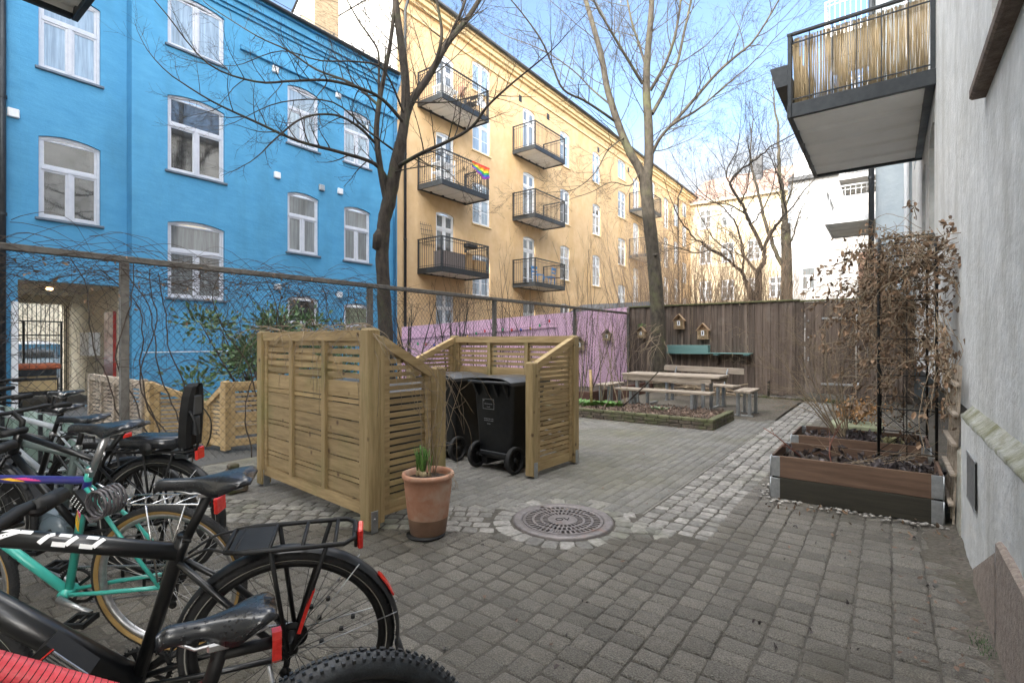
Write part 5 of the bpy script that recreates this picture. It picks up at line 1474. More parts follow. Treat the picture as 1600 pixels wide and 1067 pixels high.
limb(m, L_((615,235,T),(575,205,T-.8),(520,160,T-1.5),(440,160,T-2.0),(380,185,T-2.3)), .026, .007, rnd, (13,.7,2))
limb(m, L_((640,160,T+.2),(700,160,T-.2),(750,150,T-.5),(800,160,T-.8)), .022, .006, rnd, (12,.8,2))
limb(m, L_((610,270,T),(650,262,T-.5),(690,262,T-.8),(720,290,T-1)), .018, .005, rnd, (9,.6,2))
m.build('crown', M_bark, t1)

# ---- tree beside the brown fence
rnd = random.Random(9)
t2 = thing('bare_tree', (-5.1,13.6,0), 'tall bare tree with a greenish trunk growing at the corner of the brown fence', 'tree')
T = 13.9
m = MB()
trunk = [V((-5.05,13.62,-.05)), W(1031,590,T), W(1029,560,T), W(1028,500,T), W(1025,450,T), W(1021,405,T), W(1018,375,T), W(1014,340,T), W(1011,310,T), W(1009,285,T)]
R = [.27,.215,.20,.19,.18,.175,.17,.165,.165,.17]
P = smooth(trunk, 3); rr = []
for i in range(len(P)): k = i/(len(P)-1)*(len(R)-1); a = int(min(k, len(R)-2)); rr.append((R[a]+(R[a+1]-R[a])*(k-a))*rnd.uniform(.96,1.05))
m.tube(P, rr, 14, caps=False); m.tube([W(1022,400,T-.17),W(1027,397,T-.2)], [.06,.03], 8); m.build('trunk', M_bark2, t2)
m = MB()
limb(m, L_((1008,288,T),(998,262,T),(985,240,T),(970,205,T+.1),(958,170,T+.2),(948,135,T+.3),(940,90,T+.5),(928,45,T+.7),(915,0,T+.9),(905,-40,T+1)), .15, .07, rnd, (14,2.2,3), sides=10)
limb(m, L_((1010,288,T),(1014,245,T),(1013,190,T),(1010,145,T),(1011,95,T),(1016,40,T),(1019,-10,T),(1022,-60,T)), .17, .07, rnd, (14,2.2,3), sides=10)
limb(m, L_((1019,240,T),(1032,215,T-.2),(1053,193,T-.4),(1085,175,T-.6),(1112,153,T-.8),(1150,120,T-1.1)), .06, .02, rnd, (12,1.6,3))
limb(m, L_((1050,195,T-.3),(1085,155,T-.3),(1119,116,T-.4),(1150,88,T-.5),(1175,67,T-.6),(1200,30,T-.8),(1220,-5,T-1)), .055, .022, rnd, (14,1.7,3))
limb(m, L_((1019,178,T),(1032,155,T+.2),(1040,139,T+.3),(1050,115,T+.5),(1059,97,T+.6),(1068,55,T+.8),(1078,10,T+1),(1085,-30,T+1)), .07, .035, rnd, (12,1.8,3))
limb(m, L_((1016,142,T),(1030,118,T-.2),(1042,95,T-.4),(1055,55,T-.6),(1062,15,T-.7),(1065,-20,T-.7)), .06, .03, rnd, (11,1.6,3))
limb(m, L_((1004,131,T),(985,100,T-.3),(965,67,T-.6),(945,33,T-.9),(927,0,T-1.1)), .055, .028, rnd, (12,1.6,3))
limb(m, L_((1008,100,T),(997,65,T+.3),(987,34,T+.5),(978,-10,T+.7)), .045, .03, rnd, (9,1.6,3))
limb(m, L_((961,190,T+.2),(940,175,T-.2),(912,157,T-.6),(880,140,T-1),(862,100,T-1.3),(845,62,T-1.6),(815,20,T-1.8),(798,0,T-2)), .045, .016, rnd, (17,1.5,3))
limb(m, L_((955,165,T+.2),(925,140,T+.8),(895,110,T+1.2),(850,80,T+1.6),(800,60,T+2)), .035, .012, rnd, (14,1.6,3))
limb(m, L_((975,215,T),(950,235,T-.6),(930,270,T-1),(900,295,T-1.4),(870,300,T-1.7)), .026, .008, rnd, (14,1.0,3), up=.0)
limb(m, L_((1000,268,T),(985,290,T-.5),(955,285,T-.9),(925,300,T-1.3),(895,310,T-1.5)), .022, .007, rnd, (12,.9,2), up=.0)
limb(m, L_((1015,235,T),(1035,235,T+.4),(1062,225,T+.7),(1085,215,T+1)), .02, .007, rnd, (11,1.0,3))
m.build('crown', M_bark2, t2)

# ---- many-stemmed dark tree over the fence
rnd = random.Random(21); M_shbark = material('shaded_bark', (.014,.011,.009), (.036,.028,.021), 14, .9, bump=.6, bscale=30)  # bark colour darkened to stand for the shade on these trees
def far_tree(name, base, limbs, mat, label, tw, r0):
    t = thing(name, base, label, 'tree')
    m = MB(); P = limbs[0]; m.tube(smooth(P, 4), [r0-(r0*.3)*i/((len(P)-1)*4) for i in range((len(P)-1)*4+1)], 9, caps=False); m.build('trunk', mat, t)
    m = MB()
    for q in limbs[1:]: limb(m, q[0], q[1], q[1]*.35, rnd, tw, sides=6, wob=.03)
    m.build('crown', mat, t)
    return t
T = 18.5
b = W(1184,500,T); b.z = 0
far_tree('small_bare_tree', tuple(b), [[V((b.x,b.y,-.1)), W(1183,480,T), W(1185,450,T), W(1185,423,T)],
  (L_((1185,425,T),(1195,405,T),(1194,388,T),(1210,357,T),(1219,345,T),(1228,334,T)), .11),
  (L_((1192,392,T),(1185,375,T),(1173,350,T),(1165,332,T),(1157,315,T),(1141,287,T),(1155,268,T),(1173,255,T),(1190,242,T),(1206,228,T)), .09),
  (L_((1143,290,T),(1135,270,T+.5),(1150,240,T+1),(1155,215,T+1.2)), .04),
  (L_((1185,425,T),(1172,412,T+.3),(1160,396,T+.6),(1158,378,T+.8),(1150,350,T+1),(1130,325,T+1.2),(1110,312,T+1.4)), .07),
  (L_((1228,336,T),(1222,300,T-.2),(1215,270,T-.4),(1200,240,T-.5)), .045),
  (L_((1173,352,T),(1190,330,T+.6),(1205,300,T+1),(1212,262,T+1.3),(1205,225,T+1.5)), .04),
  (L_((1165,335,T),(1140,320,T-.5),(1110,315,T-.9),(1085,300,T-1.1)), .035),
  (L_((1157,318,T),(1168,290,T-.4),(1172,255,T-.6),(1168,215,T-.8)), .035)],
  M_shbark, 'spreading dark bare tree just beyond the brown fence before the far houses', (13,1.7,3), .17)
T = 17.8
b = W(1175,500,T); b.z = 0
far_tree('small_bare_tree', tuple(b), [[V((b.x,b.y,-.1)), W(1176,475,T), W(1172,455,T), W(1165,440,T)],
  (L_((1165,440,T),(1157,424,T),(1146,414,T),(1135,404,T-.2),(1112,390,T-.4),(1095,378,T-.5),(1084,372,T-.6),(1068,352,T-.8)), .08),
  (L_((1146,414,T),(1143,396,T+.2),(1120,378,T+.4),(1100,350,T+.5),(1090,325,T+.6)), .04),
  (L_((1160,428,T),(1162,405,T-.4),(1160,380,T-.6),(1150,350,T-.8)), .045),
  (L_((1112,390,T-.4),(1090,395,T-.7),(1060,388,T-1),(1035,380,T-1.2)), .035)],
  M_shbark, 'low leaning bare tree whose limbs reach left above the brown fence', (12,1.5,3), .12)
T = 23.0
b = W(1230,500,T); b.z = 0
far_tree('pale_bare_tree', tuple(b), [[V((b.x,b.y,-.1)), W(1229,470,T), W(1229,420,T), W(1228,380,T), W(1227,350,T)],
  (L_((1227,352,T),(1225,320,T),(1221,290,T),(1217,262,T),(1217,225,T),(1215,190,T)), .17),
  (L_((1229,420,T),(1215,400,T+.3),(1205,375,T+.5),(1195,345,T+.7),(1186,305,T+.8),(1176,265,T+1),(1172,235,T+1)), .13),
  (L_((1228,390,T),(1240,365,T-.4),(1250,335,T-.6),(1262,305,T-.8)), .06),
  (L_((1224,330,T),(1236,300,T-.5),(1240,270,T-.8)), .05)],
  M_bark2, 'pale sunlit bare tree beside the corner of the far white house', (7,1.8,2), .27)

# ---- undergrowth beyond the brown fence: bare shrubs one can tell apart
def shrub(name, base, n, h, mat, label, group, spread=.45, dep=2, r=.012, rnd=None, cat='shrub', up=.12, kids=(3,4)):
    rnd = rnd or random.Random(hash(label) % 1000); m = MB()
    for k in range(n):
        d = V((rnd.uniform(-spread,spread), rnd.uniform(-spread,spread), 1)); p = V(base)+V((rnd.uniform(-.12,.12), rnd.uniform(-.12,.12), 0))
        grow(m, p, d, h*rnd.uniform(.7,1.05), r*rnd.uniform(.7,1.1), dep, rnd, up=up, wig=.12, kids=kids, shrink=.45, spread=.55, nseg=8)
    return tag(m.build(name, mat, org=tuple(base)), label, cat, group)
rnd = random.Random(31)
M_thick = material('straw_twig_bark', (.15,.105,.07), (.28,.20,.135), 20, .9)
specs = [(-4.6,15.6,4.6,'left'),(-3.5,16.4,4.2,'mid'),(-2.6,15.4,3.7,'r'),(-6.6,16.2,4.8,'l2'),(-5.6,17.8,5.2,'l3'),(-4.4,19.0,5.0,''),(-7.6,19.5,5.6,''),(-3.2,21,4.4,''),(-6.2,22,6,''),(-8.6,23,6,'')]
lab = ['bare pale shrub right behind the brown fence nearest the tall tree trunk','bare pale shrub behind the middle of the brown fence','bare shrub behind the brown fence below the spreading dark tree',
       'bare shrub behind the brown fence just left of the tall tree trunk','tall bare shrub between the ochre building and the tall tree','bare sunlit shrub in the middle of the far garden',
       'bare sunlit thicket against the ochre building wall','short bare shrub near the foot of the pale tree','tall bare thicket at the centre of the far garden','tall bare thicket by the far part of the ochre building']
for (x, y, h, _), lb in zip(specs, lab):
    shrub('bare_shrub', (x,y,0), 22, h, M_thick, lb, 'bare shrubs in the garden beyond the brown fence', .55, 3, .020, random.Random(int(x*10)+77), kids=(4,5))
# upright shoots in front of the ochre wall
for (u, t, h, n, lb) in ((712,11.6,2.9,7,'bare shrub behind the wire fence under the lowest balcony of the ochre building'),(745,12.6,2.7,6,'bare shrub with upright shoots in front of the pink fence near the middle fence post'),
                      (790,13,3.6,7,'bush of tall straight bare shoots behind the wire fence'),(826,13.5,3.3,6,'bare shoots left of the second column of balconies'),
                      (880,13.6,3.4,6,'tall bare shoots near the right fence post below the balcony with sky blue chairs'),(912,13.4,4.2,5,'tallest bare shoots close to the rightmost mesh fence post')):
    p = W(u,560,t); p.z = 0
    shrub('bare_shrub', tuple(p), n, h, M_twig, lb, 'bare shrubs along the wire fence', .22, 2, .013, random.Random(u), up=.2)
for (u, t, lb) in ((650,10.6,'gnarled bare bush behind the wire fence left of the shelter'),(700,10.2,'gnarled dark bush behind the wire fence above the shelter wing')):
    p = W(u,560,t); p.z = 0; shrub('bare_shrub', tuple(p), 4, 2.2, M_bark, lb, 'bare shrubs along the wire fence', .4, 3, .035, random.Random(u+1))

# ================================================================= EVERGREEN BUSH
rnd = random.Random(4)
ev = thing('evergreen_bush', (-7.2,4.1,0), 'dark green evergreen bush beyond the wire fence behind the bin shelter', 'bush')
m = MB(); lf = MB()
clusters = []
for k in range(34):
    a = rnd.random()*6.28; q = rnd.random()
    clusters.append(V((-7.4+.75*cos(a)*sqrt(q), 4.15+1.25*sin(a)*sqrt(q), rnd.uniform(1.0,1.88)-.2*q)))
for c in clusters:
    base = V((-7.15+rnd.uniform(-.2,.2), 4.1+rnd.uniform(-.2,.2), 0)); mid_ = base.lerp(c, .55)+V((0,0,-.15))
    m.tube(smooth([base, mid_, c], 4), [.022-.002*i for i in range(9)], 5)
    for _ in range(110):
        o = V((rnd.gauss(0,.13), rnd.gauss(0,.13), rnd.gauss(0,.10))); p = c+o; d = (o+V((0,0,.06))).normalized()
        s = rnd.uniform(.075,.115); side = d.cross(V((rnd.uniform(-1,1),rnd.uniform(-1,1),.4))).normalized(); n_ = d.cross(side)
        lf.add([p, p+d*s*.5+side*s*.24-n_*s*.06, p+d*s, p+d*s*.5-side*s*.24-n_*s*.06, p+d*s*.5+n_*s*.05], [(0,1,4),(1,2,4),(2,3,4),(3,0,4)])
m.build('stems', M_twig, ev); lf.build('leaves', M_ever, ev)

# ================================================================= VINES ON THE MESH FENCE
def vine(ya, yb, n, label, seed, zc=2.1, leaves=60, main=6):
    rnd = random.Random(seed); t = thing('bare_vine', (XC, (ya+yb)/2, 0), label, 'vine', 'bare vines on the wire fence'); m = MB()
    for k in range(main):      # thick old stems from the ground
        y = rnd.uniform(ya, yb); p = V((XC+rnd.uniform(-.03,.08), y, 0)); d = V((0, rnd.uniform(-.6,.6), 1)); pts = [p.copy()]
        while p.z < 2.1 and len(pts) < 34:
            d = (d+V((rnd.uniform(-.1,.1)-(p.x-XC)*1.2, rnd.uniform(-.35,.35), rnd.uniform(-.05,.22)))).normalized(); p = p+d*.11; pts.append(p.copy())
        m.tube(pts, [.0085-.004*i/len(pts) for i in range(len(pts))], 5)
    for k in range(n):         # arching shoots along the top rail
        y = rnd.uniform(ya, yb); p = V((XC+rnd.uniform(-.05,.07), y, zc+rnd.gauss(.0,.13) if rnd.random() < .75 else rnd.uniform(.9,2.1))); s = rnd.choice((-1,1))
        d = V((rnd.uniform(-.25,.3), s, rnd.uniform(-.2,.8))).normalized(); pts = [p.copy()]; L = rnd.randint(7,20)
        for i in range(L):
            d = (d+V((rnd.uniform(-.16,.16)-(p.x-XC)*.5, rnd.uniform(-.18,.18), rnd.uniform(-.25,.12)-.02*i))).normalized(); p = p+d*.075
            if p.z < .3: break
            pts.append(p.copy())
        m.tube(pts, [.0028-.0018*i/len(pts) for i in range(len(pts))], 4)
    m.build('stems', M_twig, t)
    m = MB(); crumple(m, leaves, lambda: (XC+rnd.uniform(-.08,.1), rnd.uniform(ya,yb), zc-abs(rnd.gauss(.1,.3))+.15), .014,.032); m.build('dead_leaves', M_dleaf, t)
    return t
vine(-.9, 1.9, 210, 'dense tangle of bare vine hanging over the left end of the wire fence', 1, leaves=110)
vine(1.8, 3.6, 150, 'bare vine with thick crooked stems right of the first fence post', 2, leaves=60, main=9)
vine(3.3, 4.9, 120, 'bare vine arching over the rail above the bin shelter', 3, leaves=40, main=4)
vine(4.8, 7.9, 45, 'sparse bare vine between the second and third posts of the wire fence', 4, leaves=20, main=4)
vine(7.9, 13.8, 55, 'thin bare vine on the far end of the wire fence', 8, leaves=20, main=4)
# a rambler thrown over the shelter's top rail
rnd = random.Random(12); m = MB()
for k in range(55):
    t = rnd.random(); p = V((-4.9+1.85*t**.7, 2.5-.12*t, 1.46+rnd.uniform(-.03,.08))); d = V((rnd.choice((-1,1)), rnd.uniform(-.4,.2), rnd.uniform(-.1,.6))).normalized(); pts = [p.copy()]
    for i in range(rnd.randint(5,14)):
        d = (d+V((rnd.uniform(-.25,.25), rnd.uniform(-.2,.12)-(p.y-2.45)*.5, rnd.uniform(-.3,.12)-.02*i))).normalized(); p = p+d*.06; pts.append(p.copy())
    m.tube(pts, [.0032-.0018*i/len(pts) for i in range(len(pts))], 4)
for k in range(8):
    p = V((-3.0+rnd.uniform(-.05,.03), rnd.uniform(2.5,3.0), rnd.uniform(1.2,1.4))); d = V((.15, rnd.uniform(.2,1), -.2)); pts = [p.copy()]
    for i in range(16): d = (d+V((rnd.uniform(-.1,.12), rnd.uniform(-.2,.2), rnd.uniform(-.28,.05)))).normalized(); p = p+d*.06; pts.append(p.copy())
    m.tube(pts, [.003-.0018*i/len(pts) for i in range(len(pts))], 4)
tag(m.build('rambling_rose', M_twigl), 'pale tangled rambler stems draped over the top rail of the bin shelter', 'plant')

# ================================================================= ARCH TRELLIS AND DEAD CLIMBER
ar = thing('garden_arch', (.1,6.3,0), 'black metal garden arch standing in the two collar beds', 'garden arch')
m = MB(); xs = (-.07,.33); ys = (5.62,6.95)
for x in xs:
    prof = [(x,ys[0],.2),(x,ys[0],1.2),(x,ys[0],2.0)]
    for k in range(9):
        a = pi-pi*k/8; prof.append((x, (ys[0]+ys[1])/2+cos(a)*(ys[1]-ys[0])/2, 2.0+sin(a)*.42))
    prof += [(x,ys[1],1.2),(x,ys[1],.2)]
    m.tube(prof, .0115, 8)
m.build('arch_tube', M_matbl, ar)
m = MB()
for y in ys:
    for z in (.42,.80,1.10,1.42,1.76,2.05): m.tube([(xs[0],y,z),(xs[1],y,z)], .006, 6)
    m.tube([((xs[0]+xs[1])/2,y,.3),((xs[0]+xs[1])/2,y,2.0)], .004, 6)
for k in range(1, 8):
    a = pi*k/8; y = (ys[0]+ys[1])/2+cos(a)*(ys[1]-ys[0])/2; z = 2.0+sin(a)*.42; m.tube([(xs[0],y,z),(xs[1],y,z)], .006, 6)
for y in ys:
    for s in (-1,1): m.tube([(.13-s*.2,y,.42),(.13+s*.2,y,.80)], .003, 4); 
m.build('rungs', M_matbl, ar)
rnd = random.Random(77)
cv = thing('dead_climber', (.1,6.2,0), 'mass of withered brown climber leaves hanging over the black garden arch', 'climbing plant')
m = MB(); lf = MB()
def vpoint():
    r = rnd.random()
    if r < .30:  # near side panel
        return V((rnd.gauss(.12,.17), 5.62+rnd.gauss(0,.07), 2.35-abs(rnd.gauss(0,.62))))
    if r < .62:  # over the arch
        a = rnd.random()*pi; return V((rnd.gauss(.06,.18), 6.28+cos(a)*.68+rnd.gauss(0,.06), 1.98+sin(a)*.44+rnd.gauss(0,.08)))
    if r < .86:  # heavy beard on the court side
        return V((-.16+rnd.gauss(0,.13), rnd.uniform(5.6,7.0), 1.62+rnd.gauss(0,.33)))
    return V((rnd.gauss(.12,.16), 6.95+rnd.gauss(0,.1), 1.5+rnd.gauss(0,.42)))
def in_keep(p): return .5 < p.z < 2.52 and p.x < .44
strands = 0
while strands < 520:
    p = vpoint()
    if not in_keep(p): continue
    strands += 1; d = V((rnd.uniform(-1,1), rnd.uniform(-.6,.6), rnd.uniform(-1,.4))).normalized(); pts = [p.copy()]
    for i in range(rnd.randint(4,11)):
        d = (d+V((rnd.uniform(-.4,.4)-max(0,p.x-.4)*4, rnd.uniform(-.35,.35), rnd.uniform(-.4,.22)))).normalized(); p = p+d*.055; pts.append(p.copy())
    m.tube(pts, [.0035-.002*i/len(pts) for i in range(len(pts))], 4)
    if rnd.random() < .55:
        for q in pts[1:]:
            for _ in range(2 if rnd.random() < .55 else 1):
                c = q+V((rnd.gauss(0,.018), rnd.gauss(0,.018), rnd.gauss(-.02,.02))); crumple(lf, 1, lambda: tuple(c), .012, random.choice((.022,.034,.044)))
m.build('stems', M_twigl, cv); lf.build('withered_leaves', M_dleaf, cv)
# tail of stems down the wall
m = MB(); lf = MB()
for k in range(26):
    p = V((.34+rnd.uniform(-.04,.04), 5.5+rnd.uniform(-.3,.15), 1.45+rnd.uniform(-.2,.2))); d = V((.1,-.3,-1)); pts = [p.copy()]
    for i in range(rnd.randint(6,15)): d = (d+V((rnd.uniform(-.2,.2)-max(0,p.x-.38)*5, rnd.uniform(-.25,.2), rnd.uniform(-.2,.15)))).normalized(); p = p+d*.06; pts.append(p.copy())
    m.tube(pts, .0028, 4)
    for q in pts[2::2]: crumple(lf, 1, lambda: tuple(q+V((rnd.gauss(0,.02),rnd.gauss(0,.02),rnd.gauss(0,.02)))), .016,.036)
o = m.build('trailing_stems', M_twigl); tag(o, 'loose trailing climber stems hanging beside the grey wall above its ledge', 'plant')
lf.build('withered_leaves', M_dleaf, o, org=(0,0,0))
m = MB(); crumple(m, 90, lambda: (random.uniform(-.9,.35), random.choice((random.uniform(4.6,5.0),random.uniform(5.85,6.25),random.uniform(7.1,7.6))), .015), .012,.03)
tag(m.build('fallen_leaves', M_dleaf), 'fallen brown climber leaves on the ground round the collar beds', 'dead leaves', kind='stuff')
m = MB()
for _ in range(34):
    cx, cy = random.choice(((random.uniform(-.7,.25), random.uniform(2.2,4.9)), (random.uniform(-2.6,0), random.uniform(1.3,3.2))))
    crumple(m, random.randint(1,3), lambda: (cx+rm(.02), cy+rm(.02), .008), .006, .017)
tag(m.build('wet_debris', M_wetl), 'small dark wet leaf scraps scattered on the cobbles near the grey wall', 'debris', kind='stuff')
m = MB()
for _ in range(110):
    x, y = random.gauss(.345,.022), random.gauss(3.15,.06); h = random.uniform(.010,.028)
    m.add([(x,y,.005),(x+.004,y,.005),(x+rm(.012),y+rm(.012),h+.005)], [(0,1,2)])
tag(m.build('moss_tuft', M_ever), 'small green moss tuft at the foot of the grey wall near its granite base', 'moss', kind='stuff')
# bare fan of twigs reaching left towards the gate
rnd = random.Random(41); m = MB()
for k in range(12):
    d = V((rnd.uniform(-1.0,.15), rnd.uniform(-.35,.35), rnd.uniform(.8,1.3))); grow(m, V((-.38+rnd.uniform(-.04,.04),6.68+rnd.uniform(-.04,.04),.28)), d, rnd.uniform(.9,1.6), .0085, 3, rnd, up=.03, wig=.14, kids=(4,5), shrink=.5, spread=.8, nseg=9, minr=.0016)
tag(m.build('bare_shrub', M_twigl, org=(-.38,6.68,.28)), 'spreading bare shrub with tan twigs growing in the farther collar bed', 'shrub')
m = MB()
grow(m, V((-.42,5.45,.28)), V((.08,.05,1)), .42, .010, 1, rnd, up=.1, wig=.25, kids=(3,4), nseg=8); tag(m.build('rose_stem', material('reddish_stem', (.16,.055,.04), (.24,.10,.07), 20, .7), org=(-.42,5.45,.28)), 'crooked upright rose stem in the middle of the nearer collar bed', 'plant')
m = MB(); m.tube([(-.60,5.35,.30),(-.72,5.25,.42),(-.83,5.2,.53),(-.93,5.15,.60)], [.007,.006,.005,.003], 6); m.tube([(-.72,5.25,.42),(-.79,5.22,.44)], .003, 5); m.tube([(-.85,5.19,.55),(-.88,5.22,.60)], .0025, 5)
tag(m.build('rose_stem', MATS['reddish_stem']), 'dark slanting rose stem leaning out over the left end of the nearer bed', 'plant')
m = MB()
for k in range(7):
    p = V((-.35+rnd.uniform(-.1,.3),5.4+rnd.uniform(-.15,.1),.33)); d = V((rnd.choice((-1,1)),rnd.uniform(-.3,.3),.25)); grow(m, p, d, .45, .004, 1, rnd, up=.0, nseg=6)
tag(m.build('fallen_twigs', M_twigl), 'thin fallen twigs lying across the nearer collar bed', 'twigs', kind='stuff')
# hydrangea tub
hy = thing('planter_tub', (-.30,8.0,0), 'pale green square tub with dried brown hydrangea heads behind the beds', 'planter')
m = MB(); m.cbox(-.62,7.75,0,-.05,8.25,.33,.01); m.box(-.60,7.77,.331,-.07,8.23,.334); m.build('tub', material('pale_green_tub', (.26,.29,.17), (.32,.34,.22), 6, .6), hy)
m = MB(); crumple(m, 380, lambda: (random.gauss(-.33,.14), random.gauss(8.0,.13), .50+random.gauss(0,.07)), .018,.03); tag(m.build('flower_heads', material('dried_hydrangea', (.28,.15,.06), (.42,.25,.12), 14, .8, island=.4), hy), kind='stuff')
m = MB(); 
for k in range(14): m.tube([(-.33+rm(.1),8.0+rm(.1),.33),(-.33+rm(.2),8.0+rm(.2),.52)], .004, 5)
m.build('stems', M_twig, hy)
# white wooden trellis leaning on the wall
tr = thing('wooden_trellis', (.39,5.4,0), 'bleached wooden lattice leaning against the grey wall behind the near bed', 'trellis')
m = MB()
for k in range(5): y = 4.95+k*.16; m.bar((.385,y,.05),(.43,y,1.22),.022,.012,up=(1,0,0))
m.build('uprights', M_table, tr)
m = MB()
for k in range(5): z = .2+k*.22; m.bar((.362+.04*z,4.90,z),(.362+.04*z,5.64,z),.030,.020)
m.build('crossbars', M_table, tr)

# ================================================================= BRICK-EDGED BED
br = thing('brick_edged_bed', (-4,9,0), 'long planting bed edged with three courses of mossy brown bricks', 'planting bed')
x0, x1, y0, y1 = -6.1, -2.2, 8.25, 9.60
m = MB(); mt = MB()
for c in range(3):
    z = c*.058; off = .1*(c%2)
    x = x0
    while x < x1-.02:
        x2 = min(x1, x+(.2-off*.5 if x == x0 else .2)); tgt = mt if c == 2 else m
        tgt.cbox(x+.004,y0+.004*c+rm(.004),z,x2-.004,y0+.10+rm(.003),z+.052+rm(.002),.007); x = x2
    y = y0+.1
    while y < y1-.02:
        y2 = min(y1, y+.2-(off*.5 if y == y0+.1 else 0)); tgt = mt if c == 2 else m
        tgt.cbox(x1-.11+rm(.003),y+.004,z,x1-.004*c+rm(.004),y2-.004,z+.052+rm(.002),.007); y = y2
m.build('brick_edging', M_brick, br); mt.build('mossy_top_course', M_brickm, br)
m = MB(); vs = []; fs = []; nx, ny = 40, 14
for i in range(nx+1):
    for j in range(ny+1): vs.append((x0+(x1-.1-x0)*i/nx, y0+.1+(y1-y0-.1)*j/ny, .12+.03*sin(i*.5)*sin(j*.5)+rm(.012)))
for i in range(nx):
    for j in range(ny): fs.append((i*(ny+1)+j,(i+1)*(ny+1)+j,(i+1)*(ny+1)+j+1,i*(ny+1)+j+1))
m.add(vs, fs, 0, True); m.build('soil', M_soil, br)
m = MB(); crumple(m, 2100, lambda: (random.uniform(-5.3,-2.32), random.uniform(8.37,9.55), .15+abs(random.gauss(0,.018))), .018,.036)
tag(m.build('leaf_mulch', material('grey_brown_mulch', (.16,.11,.085), (.30,.225,.18), 20, .85, island=.5)), 'mulch of dead brown leaves covering the brick-edged bed', 'leaf mulch', kind='stuff')
def herb(name, cx, cy, z, n, r, s0, s1, mat, label, seed):
    rnd = random.Random(seed); m = MB()
    for k in range(n):
        a = rnd.random()*6.28; q = sqrt(rnd.random())*r; p = V((cx+q*cos(a), cy+q*sin(a)*.7, z)); L = rnd.uniform(s0,s1); d = V((cos(a)*.6+rnd.uniform(-.3,.3), sin(a)*.6+rnd.uniform(-.3,.3), 1)).normalized(); side = d.cross(V((0,0,1))).normalized() if abs(d.z) < .99 else V((1,0,0))
        tip = p+d*L+V((d.x,d.y,-.3))*L*.4; mid_ = p+d*L*.6
        m.add([p, mid_+side*L*.26, tip, mid_-side*L*.26, mid_+V((0,0,-.02))], [(0,1,4),(1,2,4),(2,3,4),(3,0,4)])
    return tag(m.build(name, mat, org=(cx,cy,z)), label, 'plant', 'low green plants in the brick-edged bed')
herb('green_herb', -4.95,8.75,.14,190,.42,.07,.15,M_green,'broad clump of fresh green leaves at the left of the brick-edged bed beside the stake',3)
herb('green_herb', -4.35,8.95,.14,120,.26,.07,.16,M_green,'fresh green leafy clump right of the wooden stake in the brick-edged bed',5)
herb('green_herb', -3.35,8.95,.15,45,.12,.05,.10,material('grey_green_leaf', (.16,.22,.12), (.24,.31,.18), 9, .6, island=.2),'small grey-green plant alone on the mulch of the brick-edged bed',6)
herb('green_herb', -5.6,9.1,.30,140,.22,.08,.18,material('lime_leaf', (.20,.27,.06), (.30,.36,.10), 9, .6, island=.25),'yellow-green leafy plant by the shelter post beside the rust brown box',8)
m = MB(); m.tube([(-4.62,8.8,.1),(-4.66,8.82,.85)], .028, 10); tag(m.build('wooden_stake', M_pinew), 'thick round wooden stake leaning slightly in the brick-edged bed', 'stake')
for (x, y, h, lb, sd_) in ((-4.45,8.95,1.9,'bare young sapling right of the wooden stake',51),(-4.05,9.0,1.7,'leaning bare sapling in front of the picnic table end',53),(-5.15,9.2,2.0,'bare twiggy sapling left of the wooden stake',55)):
    shrub('bare_sapling', (x,y,.12), 3, h, M_twigl, lb, 'bare saplings in the brick-edged bed', .35, 3, .012, random.Random(sd_))
m = MB(); m.tube([(-4.0,8.7,.14),(-3.55,8.9,.62),(-3.2,9.05,1.05)], [.014,.012,.008], 7); tag(m.build('slanting_pole', M_bark), 'dark slanting bare pole rising from the brick-edged bed towards the table', 'pole')
m = MB()
for k in range(9): a = k*.7; pebble(m, -3.75+.12*k*.5, 9.35+rm(.08), .16, .05)
tag(m.build('field_stones', M_pebble), 'row of rounded stones behind the bed at the foot of the table', 'stones', kind='stuff')

# rust brown plank bed along the mesh fence
pb2 = thing('plank_bed', (-5.6,11.8,0), 'rust brown plank bed along the foot of the pink fence', 'planting bed')
m = MB(); m.cbox(-5.22,9.8,.0,-5.18,13.85,.31,.004); m.cbox(-6.1,9.76,0,-5.18,9.798,.31,.004); m.build('planks', M_rust, pb2)
m = MB(); m.box(-6.12,9.8,.0,-5.22,13.85,.25); m.build('soil', M_soil, pb2)
for (x, y, h, lb, sd_) in ((-5.6,10.6,2.2,'bare shrub in the rust brown plank bed nearest the shelter',61),(-5.5,12.0,1.9,'bare shrub in the middle of the rust brown plank bed',62),(-5.45,13.1,1.6,'bare shrub at the far end of the rust brown plank bed',63)):
    shrub('bare_shrub', (x,y,.25), 6, h, M_twig, lb, 'bare shrubs in the plank bed', .5, 3, .011, random.Random(sd_))
rnd = random.Random(19); m = MB(); 
for k in range(16):
    p = V((-5.0+rnd.uniform(-.25,.3),13.2+rnd.uniform(-.3,.2),rnd.uniform(1.2,1.9))); d = V((rnd.uniform(-1,.3),rnd.uniform(-1,.2),rnd.uniform(-.5,.2))); pts = [p.copy()]
    for i in range(13): d = (d+V((rnd.uniform(-.45,.45),rnd.uniform(-.3,.3),rnd.uniform(-.5,.25)))).normalized(); p = p+d*.09; pts.append(p.copy())
    m.tube(pts, [.007-.004*i/14 for i in range(14)], 5)
tag(m.build('climber_stems', M_twigl), 'curling tan climber stems around the trunk of the tall bare tree', 'plant')

